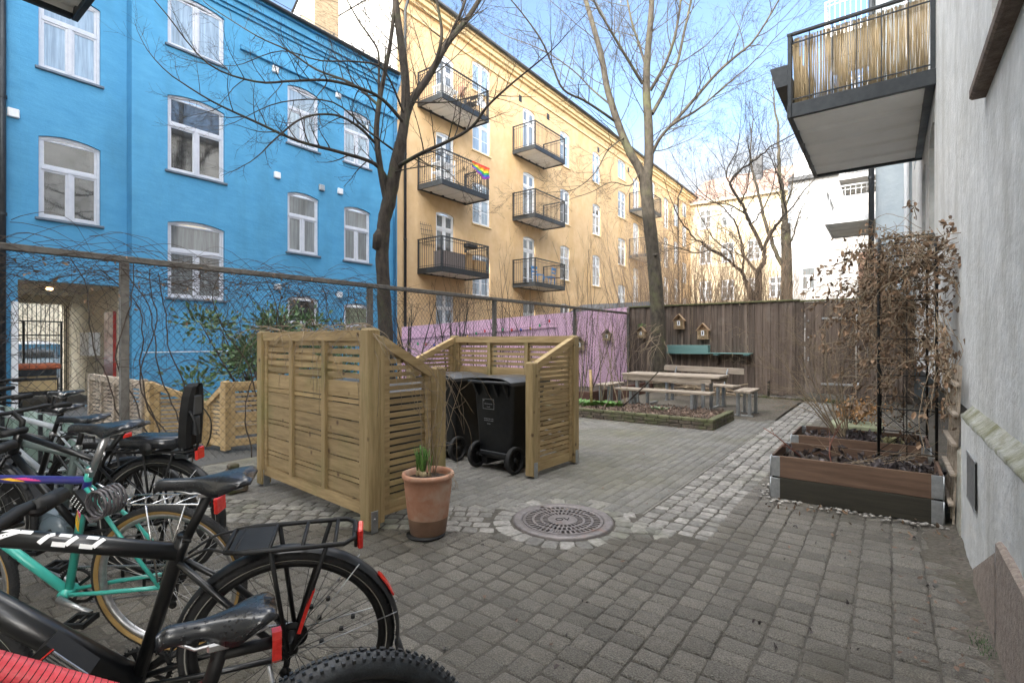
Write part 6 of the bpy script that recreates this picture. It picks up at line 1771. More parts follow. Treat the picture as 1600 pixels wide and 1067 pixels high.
# ================================================================= PICNIC SET
pc = thing('picnic_table', (-3.5,10.15,0), 'long bleached timber picnic table on galvanised steel legs', 'table')
m = MB()
for k in range(5): y = 9.80+k*.155; m.cbox(-4.45,y,.70,-2.52,y+.148,.745,.006)
m.build('table_top', M_table, pc)
m = MB(); m.cbox(-4.43,9.815,.605,-2.66,9.85,.695,.004); m.cbox(-4.43,10.52,.605,-2.54,10.555,.695,.004); m.build('apron', M_table, pc)
for x in (-4.15,-2.83):
    for y in (9.90,10.45):
        m = MB(); m.cbox(x-.03,y-.03,.0,x+.03,y+.03,.60,.004); m.build('leg', M_galv, pc)
m = MB()
for x in (-4.15,-2.83): m.cbox(x-.025,9.30,.04,x+.025,11.0,.08,.003)
m.cbox(-4.12,9.92,.045,-2.86,9.96,.085,.003); m.build('base_frame', M_galv, pc)
def bench(name, p, L, rz, label, back=False, legs=(.18,.82), nb=2, group='benches of the picnic set'):
    t = thing(name, (p[0],p[1],0), label, 'bench', group, rz, world=False); O = (0,0,0)
    m = MB()
    for k in range(nb): m.cbox(-L/2,-.15+k*.155,.44,L/2,-.005+k*.155,.485,.006)
    m.build('seat', M_table, t, org=O)
    if back:
        m = MB(); m.cbox(-L/2,.245,.70,L/2,.28,.83,.005); m.build('backrest', M_table, t, org=O)
    for f in legs:
        x = -L/2+L*f
        for y in (-.10,.10):
            m = MB(); m.cbox(x-.028,y-.028,.0,x+.028,y+.028,.44,.004)
            if back and y > 0: m.bar((x,.10,.40),(x,.262,.80),.045,.02,up=(1,0,0))
            m.build('leg', M_galv, t, org=O)
    m = MB()
    for f in legs: x = -L/2+L*f; m.cbox(x-.026,-.16,.0,x+.026,.16,.03,.002)
    m.build('foot_bar', M_galv, t, org=O)
    return t
bench('bench', (-3.45,9.42), 1.85, 0, 'front timber bench of the picnic set between the table and the brick-edged bed')
bench('bench', (-3.50,11.55), 2.1, radians(-20)+0, 'rear timber bench with a plank backrest behind the picnic table', True)
bench('bench', (-2.17,10.45), .85, radians(90), 'short timber bench at the right end of the picnic table')
bench('bench', (-4.95,10.3), .85, radians(90), 'short timber bench at the left end of the picnic table')
# low kerb and loose things before the fence
m = MB(); x = -3.0
while x < -.7: w2 = random.uniform(.18,.24); m.cbox(x,13.55,.0,x+w2-.01,13.68,.07+rm(.01),.01); x += w2
tag(m.build('kerb_stones', M_brick), 'low row of brown kerb stones at the foot of the brown fence', 'kerb', kind='stuff')
m = MB()
for _ in range(260): pebble(m, random.uniform(-3.2,-1.7), random.uniform(13.75,14.1), .03, random.uniform(.015,.03))
tag(m.build('gravel', material('grey_gravel', (.14,.13,.14), (.24,.23,.24), 20, .8, island=.4)), 'strip of grey gravel below the brown fence', 'gravel', kind='stuff')
m = MB(); m.tube([(-2.36,13.75,0),(-2.36,13.75,.42)], .03, 8); m.tube([(-2.36,13.75,.3),(-2.33,13.7,.44)], .012, 6); tag(m.build('short_post', M_bark), 'short dark stump post by the fence right of the benches', 'post')
rnd = random.Random(15); m = MB()
for k in range(40):
    a = rnd.uniform(0,3.14); c = V((rnd.uniform(-4.6,-3.0), rnd.uniform(12.6,13.6), rnd.uniform(.05,.35))); d = V((cos(a),sin(a)*.4,rnd.uniform(-.15,.15)))*rnd.uniform(.3,.7); m.tube([c-d, c+V((0,0,rnd.uniform(-.05,.1))), c+d], rnd.uniform(.006,.018), 5)
tag(m.build('brush_pile', M_twigl), 'heap of cut branches lying behind the picnic benches', 'brushwood', kind='stuff')
# garden shed roof beyond the pink fence
sd = thing('garden_shed', (-7.6,16.2,0), 'low dark garden shed seen over the top of the pink fence', 'shed')
m = MB(); m.box(-8.9,15.6,0,-6.4,17.4,2.35); m.build('wall', M_brown, sd)
m = MB(); m.add([(-9.1,15.4,2.36),(-6.2,15.4,2.36),(-6.2,16.5,2.75),(-9.1,16.5,2.75),(-9.1,17.6,2.36),(-6.2,17.6,2.36)], [(0,1,2,3),(3,2,5,4)]); m.cbox(-9.1,15.38,2.28,-6.2,15.41,2.38); m.build('roof', M_slate, sd)
# ================================================================= BICYCLES
def saddle_mesh(x, z, L=.27, wd=.145, tilt=0, cut=True):
    m = MB(); n = 18; secs = []
    for i in range(n+1):
        t = i/n                                    # 0 nose -> 1 tail
        e = min(1, max(0, (t-.33)/.52)); e = e*e*(3-2*e)
        hw = .018+(wd/2-.018)*e
        if t < .08: hw *= .55+.45*(t/.08)**.5
        if t > .9: hw *= 1-.30*((t-.9)/.1)**2
        top = z-.006*sin(pi*min(1, t/.75))*.8+.007*e
        if t < .1: top -= .016*(1-t/.1)**2
        if t > .93: top -= .008*((t-.93)/.07)**2
        e_ = e; dr = .032-.004*t+.026*math.exp(-((t-.62)/.16)**2)
        if t > .8: dr -= .012*(t-.8)/.2
        secs.append((x+L*(.55-t), hw, top, dr))
    K = 15; vs = []
    for i, (sx, hw, top, dr) in enumerate(secs):
        t = i/n; notch = .010*max(0, (t-.9)/.1)       # shallow hollow between the two lobes of the tail
        for j in range(K):
            a = pi*j/(K-1); cx = cos(a); sy = sin(a)
            zz = top-dr+dr*(sy**.55 if sy > 1e-6 else 0)
            zz -= .010*max(0, (t-.45))/.55*(1-cx*cx)*0+.006*cx*cx*e*0
            vs.append((sx-notch*0+(.022*notch/.010*(abs(cx)<.35)), hw*(abs(cx)**.85)*(1 if cx > 0 else -1), zz))
    fs = []
    for i in range(n):
        for j in range(K-1): fs.append((i*K+j, i*K+j+1, (i+1)*K+j+1, (i+1)*K+j))
        fs.append((i*K+K-1, i*K, (i+1)*K, (i+1)*K+K-1))
    fs.append(tuple(range(K))); fs.append(tuple(range(n*K, n*K+K)))
    m.add(vs, fs, 0, True)
    rl = MB()
    for s in (-1, 1): rl.tube([(x+L*.42,s*.008,z-.03),(x+.05,s*.022,z-.048),(x-.04,s*.022,z-.048),(x-L*.36,s*.04,z-.03)], .0035, 6)
    rl.cbox(x-.01,-.028,z-.062,x+.03,.028,z-.044,.004)
    return m, rl
def wheel(root, cx, r, tyre='road', rimm=None, hubm=None, spm=None, front=False):
    m = MB(); tr = {'road': .014, 'city': .020, 'mtb': .029, 'gum': .020}[tyre]; O = (0,0,0); R = r-tr
    m.lathe([(R-tr-.018,-.010),(R-tr-.006,-.012),(R-tr+.004,-.013),(R-tr+.004,.013),(R-tr-.006,.012),(R-tr-.018,.010),(R-tr-.018,-.010)], 64, 0, (cx,0,r), 'y')
    w_ = m.build('wheel', rimm or M_matbl, root, org=O)
    m = MB(); m.torus(R, tr, 72, 10, 0, (cx,0,r), 'y')
    if tyre == 'mtb':
        for k in range(96):
            a = 2*pi*k/96
            for j, (q, yy) in enumerate(((.0,-.019),(.5,-.007),(.0,.007),(.5,.019))):
                aa = a+q*2*pi/96; rr_ = R+sqrt(max(0,tr*tr-yy*yy))
                c = V((cx+rr_*cos(aa), yy, r+rr_*sin(aa))); rad = V((cos(aa),0,sin(aa))); tg = V((-sin(aa),0,cos(aa)))
                m.bar(c-rad*.002, c+rad*.005, .0085, .007, up=tg)
    elif tyre in ('gum', 'city'):
        for k in range(110):
            a = 2*pi*k/110; rad = V((cos(a),0,sin(a))); tg = V((-sin(a),0,cos(a)))
            for s in (-1, 1):
                p = V((cx,0,r))+rad*(R+tr-.002); m.bar(p+V((0,s*.002,0)), p+V((0,s*.013,0))+tg*.007-rad*.004, .004, .005, up=rad)
    t_ = m.build('tyre', M_wetrub if tyre == 'mtb' else M_rub, w_, org=O)
    if tyre == 'gum':
        m = MB()
        for s in (-1, 1): m.lathe([(R-tr+.001,s*.012),(R-tr*.45,s*(tr+.0005)),(R-tr*.1,s*(tr+.0003))], 72, 0, (cx,0,r), 'y')
        m.build('sidewall', M_gold, w_, org=O)
    if tyre == 'city':
        m = MB()
        for s in (-1, 1): m.lathe([(R-tr*.55,s*(tr*.86)),(R-tr*.38,s*(tr*.95))], 72, 0, (cx,0,r), 'y')
        m.build('reflex_stripe', material('reflex_stripe', (.35,.34,.30), None, 5, .4), w_, org=O)
    m = MB(); n = 28
    for k in range(n):
        a = 2*pi*k/n; b = a+(.42 if k % 4 < 2 else -.42); s = 1 if k % 2 else -1
        m.tube([(cx+.022*cos(b),s*.028,r+.022*sin(b)),(cx+(R-tr-.014)*cos(a),0,r+(R-tr-.014)*sin(a))], .0011, 4)
    m.build('spokes', spm or M_alu, w_, org=O)
    m = MB(); m.tube([(cx,-.055,r),(cx,.055,r)], .012, 12); m.lathe([(.0,-.035),(.027,-.034),(.027,-.028),(.014,-.024),(.014,.024),(.027,.028),(.027,.034),(0,.035)], 18, 0, (cx,0,r), 'y')
    if not front:
        for k in range(7): m.lathe([(.0,-.040-.003*k),(.050-.0045*k,-.040-.003*k),(.050-.0045*k,-.0415-.003*k),(0,-.0415-.003*k)], 28, 0, (cx,0,r), 'y')
    m.build('hub', hubm or M_matbl, w_, org=O)
    return w_
def bicycle(u, t, psi, lean, label, S):
    psi = radians(psi); lean = radians(lean)
    f = RT*(-cos(psi)) + FW*(-sin(psi)); lft = V((0,0,1)).cross(f); rz = atan2(f.y, f.x)
    hub = W(u, HY, t); r = S.get('r', .345)
    loc = V((hub.x, hub.y, 0)) - lft*(r*sin(lean)); loc.z = 0
    root = thing('bicycle', tuple(loc), label, 'bicycle', 'bicycles parked at the left', rz, world=False)
    root.rotation_euler = (-lean, 0, rz); O = (0,0,0)
    bb = S.get('bb', (.45,.28)); cl = S['cl']; hd = S['hd']; wb = S.get('wb', 1.06)
    hb = (hd[0]+.045, hd[1]-.13)
    fm = S['mat']; tt, dt = S.get('tt', .019), S.get('dt', .021)
    m = MB(); P = lambda q, y=0: (q[0], y, q[1])
    m.tube([P(bb), P((cl[0]-.012*0, cl[1]+.0)), (cl[0]-.02*(cl[0]<bb[0]), 0, cl[1]+.055)], S.get('st', .0165), 14)
    topc = (cl[0], cl[1]); 
    if not S.get('top_sections'): m.tube([P(topc), P(((topc[0]+hd[0])/2,(topc[1]+hd[1]-.02)/2)), P((hd[0],hd[1]-.02))], tt, 16)
    if S.get('dt_sections') is None: m.tube([P(bb), P((bb[0]+(hb[0]-bb[0])*.5, bb[1]+(hb[1]-bb[1])*.5)), P(hb)], dt, 16)
    m.tube([P((hd[0]-.01,hd[1]+.02)), P(hb)], .0235, 14)
    m.tube([(bb[0],-.034,bb[1]),(bb[0],.034,bb[1])], .023, 14)
    for s in (-1, 1):
        m.tube([(bb[0]-.01,s*.022,bb[1]),(bb[0]*.6,s*.045,bb[1]*.6+r*.4),(0,s*.062,r)], .0095, 8)
        m.tube([(cl[0],s*.012,cl[1]-.03),(cl[0]*.55,s*.05,cl[1]*.55+r*.45),(0,s*.062,r)], S.get('ss', .0085), 8)
    m.build('frame', fm, root, org=O)
    for nm, a0, b0, ra, rb_, mt in S.get('wraps', ()):          # printed or painted lengths of tube
        q = MB(); A_, B_ = V(P(a0)), V(P(b0)); q.tube([A_, B_], [ra, rb_], 16, caps=False); q.build(nm, mt, root, org=O)
    # fork, front wheel, bars
    fk = MB(); fx = wb
    for s in (-1, 1): fk.tube([(hb[0]+.006,s*.03,hb[1]-.0),(hb[0]+.03,s*.052,hb[1]-.06),(fx-.03,s*.054,r+.08),(fx,s*.052,r)], [.014,.014,.012,.010], 8)
    fk.tube([(hb[0]+.006,-.045,hb[1]-.01),(hb[0]+.006,.045,hb[1]-.01)], .014, 8)
    fk.build('fork', S.get('forkmat', fm), root, org=O)
    wheel(root, 0, r, S.get('tyre', 'city'), S.get('rim'), None, S.get('spoke'))
    wheel(root, wb, r, S.get('tyre', 'city'), S.get('rim'), None, S.get('spoke'), True)
    st = MB(); sx, sz = hd[0]-.02, hd[1]+.06
    bz = S.get('barz', sz+.05); bx = S.get('barx', hd[0]+.04); tw = S.get('turn', 0)
    st.tube([(hd[0]-.008,0,hd[1]),(sx,0,sz),(bx,0,bz)], .014, 10); st.build('stem', M_matbl, root, org=O)
    hbm = MB(); c_, s_ = cos(tw), sin(tw)
    def bp(a, d, z): return (bx+d*c_-a*s_, d*s_+a*c_, bz+z)
    hw = S.get('barw', .31)
    bo = None
    hbm.tube([bp(-hw,-.07,.0),bp(-hw*.55,-.035,.012),bp(-.04,0,0),bp(.04,0,0),bp(hw*.55,-.035,.012),bp(hw,-.07,0)], .0125, 10)
    bo = hbm.build('handlebar', M_matbl, root, org=O)
    for s in (-1, 1):
        g = MB(); g.tube([bp(s*(hw-.115),-.055,.006),bp(s*(hw-.01),-.071,0)], .0172, 12); g.lathe([(.018,-.004),(.018,.004)], 10, 0, bp(s*(hw-.12),-.054,.006)); g.build('grip', M_matbl, bo, org=O)
        g = MB(); g.tube([bp(s*(hw-.15),-.04,.0),bp(s*(hw-.13),.0,-.02),bp(s*(hw-.04),-.015,-.045)], [.008,.007,.005], 6); g.build('brake_lever', M_matbl, bo, org=O)
    m = MB()
    for s in (-1, 1): m.tube(smooth([bp(s*.15,-.02,0), bp(s*.10,.12,-.05), (hb[0]+.07,s*.03,hb[1]-.03)], 4), .0028, 5)
    m.build('cables', M_matbl, root, org=O)
    # saddle
    sp_ = S['saddle']; a, b = saddle_mesh(sp_[0], sp_[1], S.get('sl', .275), S.get('sw', .15))
    so_ = a.build('saddle', M_sadl, root, org=O); b.build('saddle_rails', M_alu, so_, org=O)
    m = MB(); m.tube([(cl[0]-.012,0,cl[1]+.02),(sp_[0],0,sp_[1]-.05)], .0145, 12); m.build('seat_post', S.get('post', M_matbl), root, org=O)
    m = MB(); m.lathe([(.0195,-.012),(.021,-.008),(.021,.008),(.0195,.012)], 14, 0, (cl[0]-.018,0,cl[1]+.05)); m.tube([(cl[0]-.02,.02,cl[1]+.05),(cl[0]-.045,.024,cl[1]+.045)], .004, 5); m.build('seat_clamp', S.get('clamp', M_alu), root, org=O)
    # drivetrain
    m = MB(); cr = .088; m.lathe([(cr-.016,-.052),(cr-.002,-.052)], 48, 0, (bb[0],0,bb[1]), 'y'); m.lathe([(cr-.016,-.048),(cr-.002,-.048),(cr-.002,-.052)], 48, 0, (bb[0],0,bb[1]), 'y')
    for k in range(44): a = 2*pi*k/44; m.bar((bb[0]+(cr-.003)*cos(a),-.05,bb[1]+(cr-.003)*sin(a)),(bb[0]+(cr+.004)*cos(a),-.05,bb[1]+(cr+.004)*sin(a)),.004,.003,up=(0,1,0))
    for k in range(5): a = 2*pi*k/5; m.bar((bb[0],-.05,bb[1]),(bb[0]+(cr-.01)*cos(a),-.05,bb[1]+(cr-.01)*sin(a)),.014,.004,up=(0,1,0))
    m.build('chainring', M_matbl, root, org=O)
    ca = S.get('crank', .35)
    for s in (-1, 1):
        e = (bb[0]-s*.165*cos(ca)*-1, bb[1]-.165*sin(ca)*s)
        m = MB(); m.tube([(bb[0],s*.052,bb[1]),(bb[0]+(e[0]-bb[0])*.5,s*.066,bb[1]+(e[1]-bb[1])*.5),(e[0],s*.074,e[1])], [.015,.011,.011], 10); m.build('crank', S.get('crankmat', M_matbl), root, org=O)
        m = MB(); m.cbox(e[0]-.045,s*.085,e[1]-.012,e[0]+.045,s*.165,e[1]+.012,.003) if False else None
        for q in (-.04,.04): m.box(e[0]+q-.006,s*.085,e[1]-.011,e[0]+q+.006,s*.17,e[1]+.011)
        m.box(e[0]-.046,s*.155,e[1]-.010,e[0]+.046,s*.168,e[1]+.010); m.box(e[0]-.046,s*.09,e[1]-.010,e[0]+.046,s*.102,e[1]+.010); m.tube([(e[0],s*.07,e[1]),(e[0],s*.16,e[1])], .007, 8)
        m.build('pedal', M_matbl, root, org=O)
    ch = MB()
    N_ = 60
    for s in (1, -1):
        for k in range(N_):
            t0_, t1_ = k/N_, (k+.72)/N_
            A = (bb[0], bb[1]+s*cr); B = (0, r+s*.04)
            if s < 0: B = (.03, r-.09)
            q0 = (A[0]+(B[0]-A[0])*t0_, A[1]+(B[1]-A[1])*t0_); q1 = (A[0]+(B[0]-A[0])*t1_, A[1]+(B[1]-A[1])*t1_)
            ch.bar((q0[0],-.05,q0[1]),(q1[0],-.05,q1[1]),.006,.008)
    ch.build('chain', M_alu, root, org=O)
    m = MB(); m.bar((.01,-.06,r-.03),(.03,-.058,r-.14),.018,.02); m.lathe([(0,-.05),(.02,-.05),(.02,-.044),(0,-.044)], 12, 0, (.03,0,r-.15), 'y'); m.lathe([(0,-.05),(.02,-.05),(.02,-.044),(0,-.044)], 12, 0, (.025,0,r-.08), 'y'); m.build('derailleur', M_matbl, root, org=O)
    if S.get('fender'):
        for (c, a0, a1) in ((0, radians(-8), radians(176)), (wb, radians(20), radians(185))):
            m = MB(); fr = r+.018; n = 30; K = 7; vs = []; fs = []
            if c: a0, a1 = radians(0), radians(150)
            for i in range(n+1):
                a = a0+(a1-a0)*i/n
                # a measured from +x rearwards: rear fender wraps over the back
                A = pi-a if c == 0 else a
                for j in range(K):
                    q = (j/(K-1)-.5)*2; dep = fr-.012*(q*q)
                    vs.append((c+dep*cos(A), q*.028, r+dep*sin(A)))
            for i in range(n):
                for j in range(K-1): fs.append((i*K+j,i*K+j+1,(i+1)*K+j+1,(i+1)*K+j))
            m.add(vs, fs, 0, True); fo = m.build('mudguard', S.get('fmat', M_binp), root, org=O)
            if c == 0:
                q = MB(); A = pi+radians(8)
                q.tube([(fr*cos(A)*.99,0,r+fr*sin(A)),(fr*cos(A)*1.02,0,r-.10),(fr*cos(A)*1.08,0,r-.15)], [.024,.027,.022], 10, flat=.5); q.build('mud_flap', M_rub, fo, org=O)
                q = MB(); B = pi-radians(14)
                for s in (-1,1): q.tube([(fr*cos(B),s*.03,r+fr*sin(B)),(-.0,s*.066,r)], .0022, 5); q.tube([(fr*cos(pi-.9),s*.03,r+fr*sin(pi-.9)),(0,s*.066,r)], .0022, 5)
                q.build('mudguard_stay', M_alu, fo, org=O)
    if S.get('rack'):
        z = S['rack']; x0, x1 = S.get('rackx', (-.235, .175)); rm_ = S.get('rackmat', M_matbl); rr_ = S.get('rackr', .0065); w2 = S.get('rackw', .068)
        m = MB(); c = .03
        m.tube([(x1,w2*.8,z),(x1-.06,w2,z),(x0+c,w2,z),(x0,w2-c,z),(x0,-w2+c,z),(x0+c,-w2,z),(x1-.06,-w2,z),(x1,-w2*.8,z)], rr_, 8)
        for q in (.0,.1,.2,.3): m.tube([(x1-q-.03,w2,z),(x1-q-(.03 if S.get('rack_straight') else .08),-w2,z)], rr_*.8, 6)
        m.tube([(x1,w2*.8,z),(x1,-w2*.8,z)], rr_, 6)
        if S.get('rack_straight'): m.cbox(x1-.135,-w2+.012,z-.004,x1-.01,w2-.012,z+.004,.002)
        ro = m.build('rack', rm_, root, org=O)
        m = MB()
        for s in (-1,1):
            m.tube([(.04,s*w2,z),(0.0,s*.072,r+.03)], rr_, 6); m.tube([(-.13,s*w2,z),(-.01,s*.074,r+.02)], rr_, 6) if S.get('rack2', 1) else None
            m.tube(smooth([(x1,s*w2*.8,z),(x1+.06,s*.04,z+.0),(cl[0]-.02,s*.018,cl[1]-.02)], 4), .0042, 6)
        m.build('rack_strut', rm_, ro, org=O)
        if S.get('reflector', 1):
            m = MB(); m.cbox(x0-.028,-.035,z-.055,x0-.010,.035,z+.015,.004); m.build('rear_reflector', M_redr, ro, org=O)
            m = MB(); m.cbox(x0-.010,-.03,z-.05,x0+.002,.03,z+.012,.003); m.build('lamp_housing', M_matbl, ro, org=O)
    if S.get('kick', 1):
        m = MB(); m.tube([(.06,.065,r-.02),(.03,.09,r*.5),(.0,.14,.012)], .008, 7); m.build('kickstand', M_alu if S.get('kick') == 2 else M_matbl, root, org=O)
    return root
O0 = (0,0,0)
# A  the long black bicycle with white lettering, rack and mudguards
A = bicycle(455, 1.765, 15, 9, 'black bicycle with white top tube lettering, black rack, mudguards and red reflectors', dict(
    r=.352, mat=M_blk, cl=(.325,.735), hd=(.93,.885), bb=(.47,.29), wb=1.08, tt=.0275, dt=.042, st=.021, ss=.011, saddle=(.225,.985), tyre='city', fender=True,
    rack=.755, rackx=(-.215,.175), rackw=.084, rackr=.008, rack_straight=True, spoke=M_matbl, kick=2, sl=.285, sw=.15, barw=.30, barz=1.02, clamp=M_matbl))
def on_tube(a, b, s, ang, R, off=0):
    """point on tube a->b (x,z) at length s, angle ang round it (0 = towards +y, 90 = up)"""
    a = V((a[0],0,a[1])); b = V((b[0],0,b[1])); d = (b-a).normalized(); up = V((-d.z,0,d.x)) if d.x > 0 else V((d.z,0,-d.x))
    return a+d*s+V((0,1,0))*cos(ang)*(R+.0008)+up*sin(ang)*(R+.0008)
m = MB(); ta, tb_ = (.325,.735), (.93,.865)
def strip(P, wd, mb=None):
    mb = mb or m
    for (s0, a0), (s1, a1) in zip(P, P[1:]):
        n = 4
        for k in range(n):
            sa, aa = s0+(s1-s0)*k/n, a0+(a1-a0)*k/n; sb, ab = s0+(s1-s0)*(k+1)/n, a0+(a1-a0)*(k+1)/n
            dx, da = sb-sa, (ab-aa)*.0275; L = hypot(dx, da) or 1e-6; px_, pa_ = -da/L*wd/2, dx/L*wd/2/.0275; e = wd*.25
            mb.quad(on_tube(ta,tb_,sa+px_-dx/L*0,aa+pa_,.0275),on_tube(ta,tb_,sb+px_,ab+pa_,.0275),on_tube(ta,tb_,sb-px_,ab-pa_,.0275),on_tube(ta,tb_,sa-px_,aa-pa_,.0275))
# the square-cut letters, read from the saddle end towards the head
for s0, w_ in ((.205,.055),(.275,.055)):
    m = MB(); strip([(s0,1.32),(s0+.010,.8),(s0+.020,.32),(s0+w_,.32)], .0135); strip([(s0+.016,1.36),(s0+w_-.008,1.36)], .0125); m.build('letter', M_whit, A, org=O0)
m = MB()
strip([(.362,.28),(.354,.7),(.345,1.2),(.334,1.42)], .0135); m.build('letter', M_whit, A, org=O0); m = MB()
strip([(.39,1.36),(.42,1.36),(.44,.95),(.475,.3)], .0135); strip([(.425,1.40),(.475,1.40)], .0125)
m.build('letter', M_whit, A, org=O0)
m = MB(); fr = .352+.0195
for k in range(10):
    a0_, a1_ = radians(38-16*k/10), radians(38-16*(k+1)/10); q = .013 if 0 < k < 9 else .010
    p = [(-fr*cos(a), s*q, .352+fr*sin(a)+.0015) for a in (a0_, a1_) for s in (-1,1)]
    m.add([p[0],p[1],p[3],p[2]], [(0,1,2,3)])
    p2 = [(-(fr+.006)*cos(a), s*q*.8, .352+(fr+.006)*sin(a)) for a in (a0_, a1_) for s in (-1,1)]
    m.add([p[0],p[1],p2[1],p2[0],p[2],p[3],p2[3],p2[2]], [(3,2,6,7),(0,3,7,4),(1,5,6,2)])
m.build('fender_reflector', M_redr, A, org=O0)
m = MB(); m.bar((-.085,.079,.60),(-.038,.080,.45),.012,.014,up=(0,1,0)); m.build('strut_reflector', M_redr, A, org=O0)
m = MB()
for (a, q) in ((.9,.20),(1.1,.15),(.75,.13),(.35,.22),(.2,.17),(-.25,.24),(-.05,.10),(2.2,.2),(2.9,.18)): 
    m = MB(); m.cbox(-q*cos(a)-.007,-.004,.352+q*sin(a)-.007,-q*cos(a)+.007,.012,.352+q*sin(a)+.007,.003)
    m.build('spoke_reflector', M_matbl, A, org=O0)
fl2 = MB()    # folding lock strapped to the down tube
a = V((.60,.062,.47)); b = V((.745,.062,.35+.29)); 
a = V((.565,.066,.405)); b = V((.665,.066,.52)); fl2.bar(a, b, .05, .062, up=(0,1,0)); lo = fl2.build('folding_lock', M_matbl, A, org=O0)
m = MB(); d = (b-a).normalized(); upv = V((-d.z,0,d.x))
for k in range(5): o_ = upv*(-.022+.011*k)+V((0,.033,0)); m.bar(a+o_+d*.004, b+o_-d*.03, .006, .004, up=(0,1,0))
m.build('lock_plates', M_alu, lo, org=O0)
m = MB(); m.bar(b+V((0,.033,0))-d*.024-upv*.028, b+V((0,.033,0))-d*.024+upv*.028, .004, .003, up=(0,1,0)); m.build('red_line', M_redr, lo, org=O0)

# B  teal one with the purple top tube
B = bicycle(265, 2.25, 0, 6, 'teal bicycle with a purple top tube, gum wall tyres and a silver rack', dict(
    r=.345, mat=M_teal, cl=(.325,.80), hd=(.90,.83), bb=(.455,.285), wb=1.02, tt=.0165, dt=.019, st=.0165, ss=.0085, saddle=(.225,1.055), tyre='gum', rim=M_alu, post=M_alu,
    rack=.715, rackx=(-.225,.15), rackmat=M_chrome, rackr=.0045, rackw=.055, kick=0, crankmat=M_alu, crank=2.85, sl=.29, rack2=1,
    wraps=(('purple_top_tube',(.325,.80),(.90,.81),.0172,.0172,M_purp),('purple_seat_tube',(.3395,.74),(.325,.80),.0172,.0172,M_purp))))
m = MB()
def on_b(s, ang): return on_tube((.325,.80),(.90,.81),s,ang,.0175)
def blade(mb, pts, f=on_b):
    vs = [f(s, a) for s, a in pts]; mb.add(vs, [tuple(range(len(vs)))])
for k in range(5): s = .185+k*.014; blade(m, [(s,.0+k*.12),(s+.085,.1+k*.1),(s+.012,.35+k*.12)])
m.build('pink_flame', M_fpnk, B, org=O0)
m = MB()
for k in range(5): s = .255+k*.012; blade(m, [(s,-.25+k*.14),(s+.07,-.1+k*.1),(s+.012,.1+k*.14)])
m.build('yellow_flame', M_fyel, B, org=O0)
def on_s(s, ang): return on_tube((.455,.285),(.325,.80),s,ang,.0175)
m = MB(); 
for k in range(4): blade(m, [(.30+k*.012,-.6+k*.35),(.38+k*.012,-.3+k*.35),(.31+k*.012,-.2+k*.35)], on_s)
m.build('yellow_flame', M_fyel, B, org=O0)
m = MB(); 
for k in range(4): blade(m, [(.36+k*.012,-.5+k*.35),(.44+k*.012,-.2+k*.35),(.37+k*.012,-.1+k*.35)], on_s)
m.build('pink_flame', M_fpnk, B, org=O0)
# coiled combination lock hung from the seat cluster
lk = MB(); pts = []
for k in range(60): a = k*.62; pts.append((.185+.046*cos(a)+.0004*k,.02+.0016*k,.735+.06*sin(a)))
lk.tube(pts, .006, 6); lk.tube(smooth([(.20,.10,.68),(.24,.10,.66),(.30,.07,.70)], 4), .005, 6); lo = lk.build('cable_lock', material('smoky_cable', (.05,.045,.05), (.09,.08,.085), 9, .3, coat=.5), B, org=O0)
m = MB(); m.bar((.335,.055,.765),(.265,.075,.70),.042,.036,up=(0,1,0)); m.build('lock_body', M_matbl, lo, org=O0)
m = MB()
for i in range(4):
    for j in range(5): p = V((.325,.062,.756)).lerp(V((.278,.077,.712)), j/4)+V((.004,.014,-.004))*1.0+V((-.6,0,.8))*(-.013+.009*i); m.cbox(p.x-.002,p.y,p.z-.002,p.x+.002,p.y+.004,p.z+.002,.0008)
m.build('number_dials', M_whit, lo, org=O0)

# C  grey-green one with a battery
C_ = bicycle(213, 3.05, 2, 5, 'grey-green electric bicycle with a chunky black battery on its down tube', dict(
    r=.35, mat=M_gbike, cl=(.33,.73), hd=(.86,.885), bb=(.45,.29), wb=1.06, tt=.022, dt=.026, st=.022, saddle=(.27,.965), tyre='city', fender=True, kick=1, barz=1.03, rack=.76, reflector=0))
m = MB(); m.bar((.53,.0,.40),(.80,0,.72),.085,.115,up=(0,1,0)); m.bar((.56,0,.43),(.78,0,.69),.095,.10,up=(0,1,0)); bt = m.build('battery', M_matbl, C_, org=O0)
m = MB(); m.bar((.70,.049,.63),(.725,.049,.66),.002,.03,up=(0,1,0)); m.build('charge_display', M_whit, bt, org=O0)
m = MB(); m.lathe([(0,-.06),(.07,-.058),(.085,-.03),(.085,.03),(.07,.058),(0,.06)], 24, 0, (.46,0,.285), 'y'); m.bar((.40,.0,.30),(.56,0,.36),.11,.07,up=(0,1,0)); m.build('motor', material('blue_grey_casing', (.10,.14,.17), (.14,.18,.21), 9, .35, coat=.4), C_, org=O0)
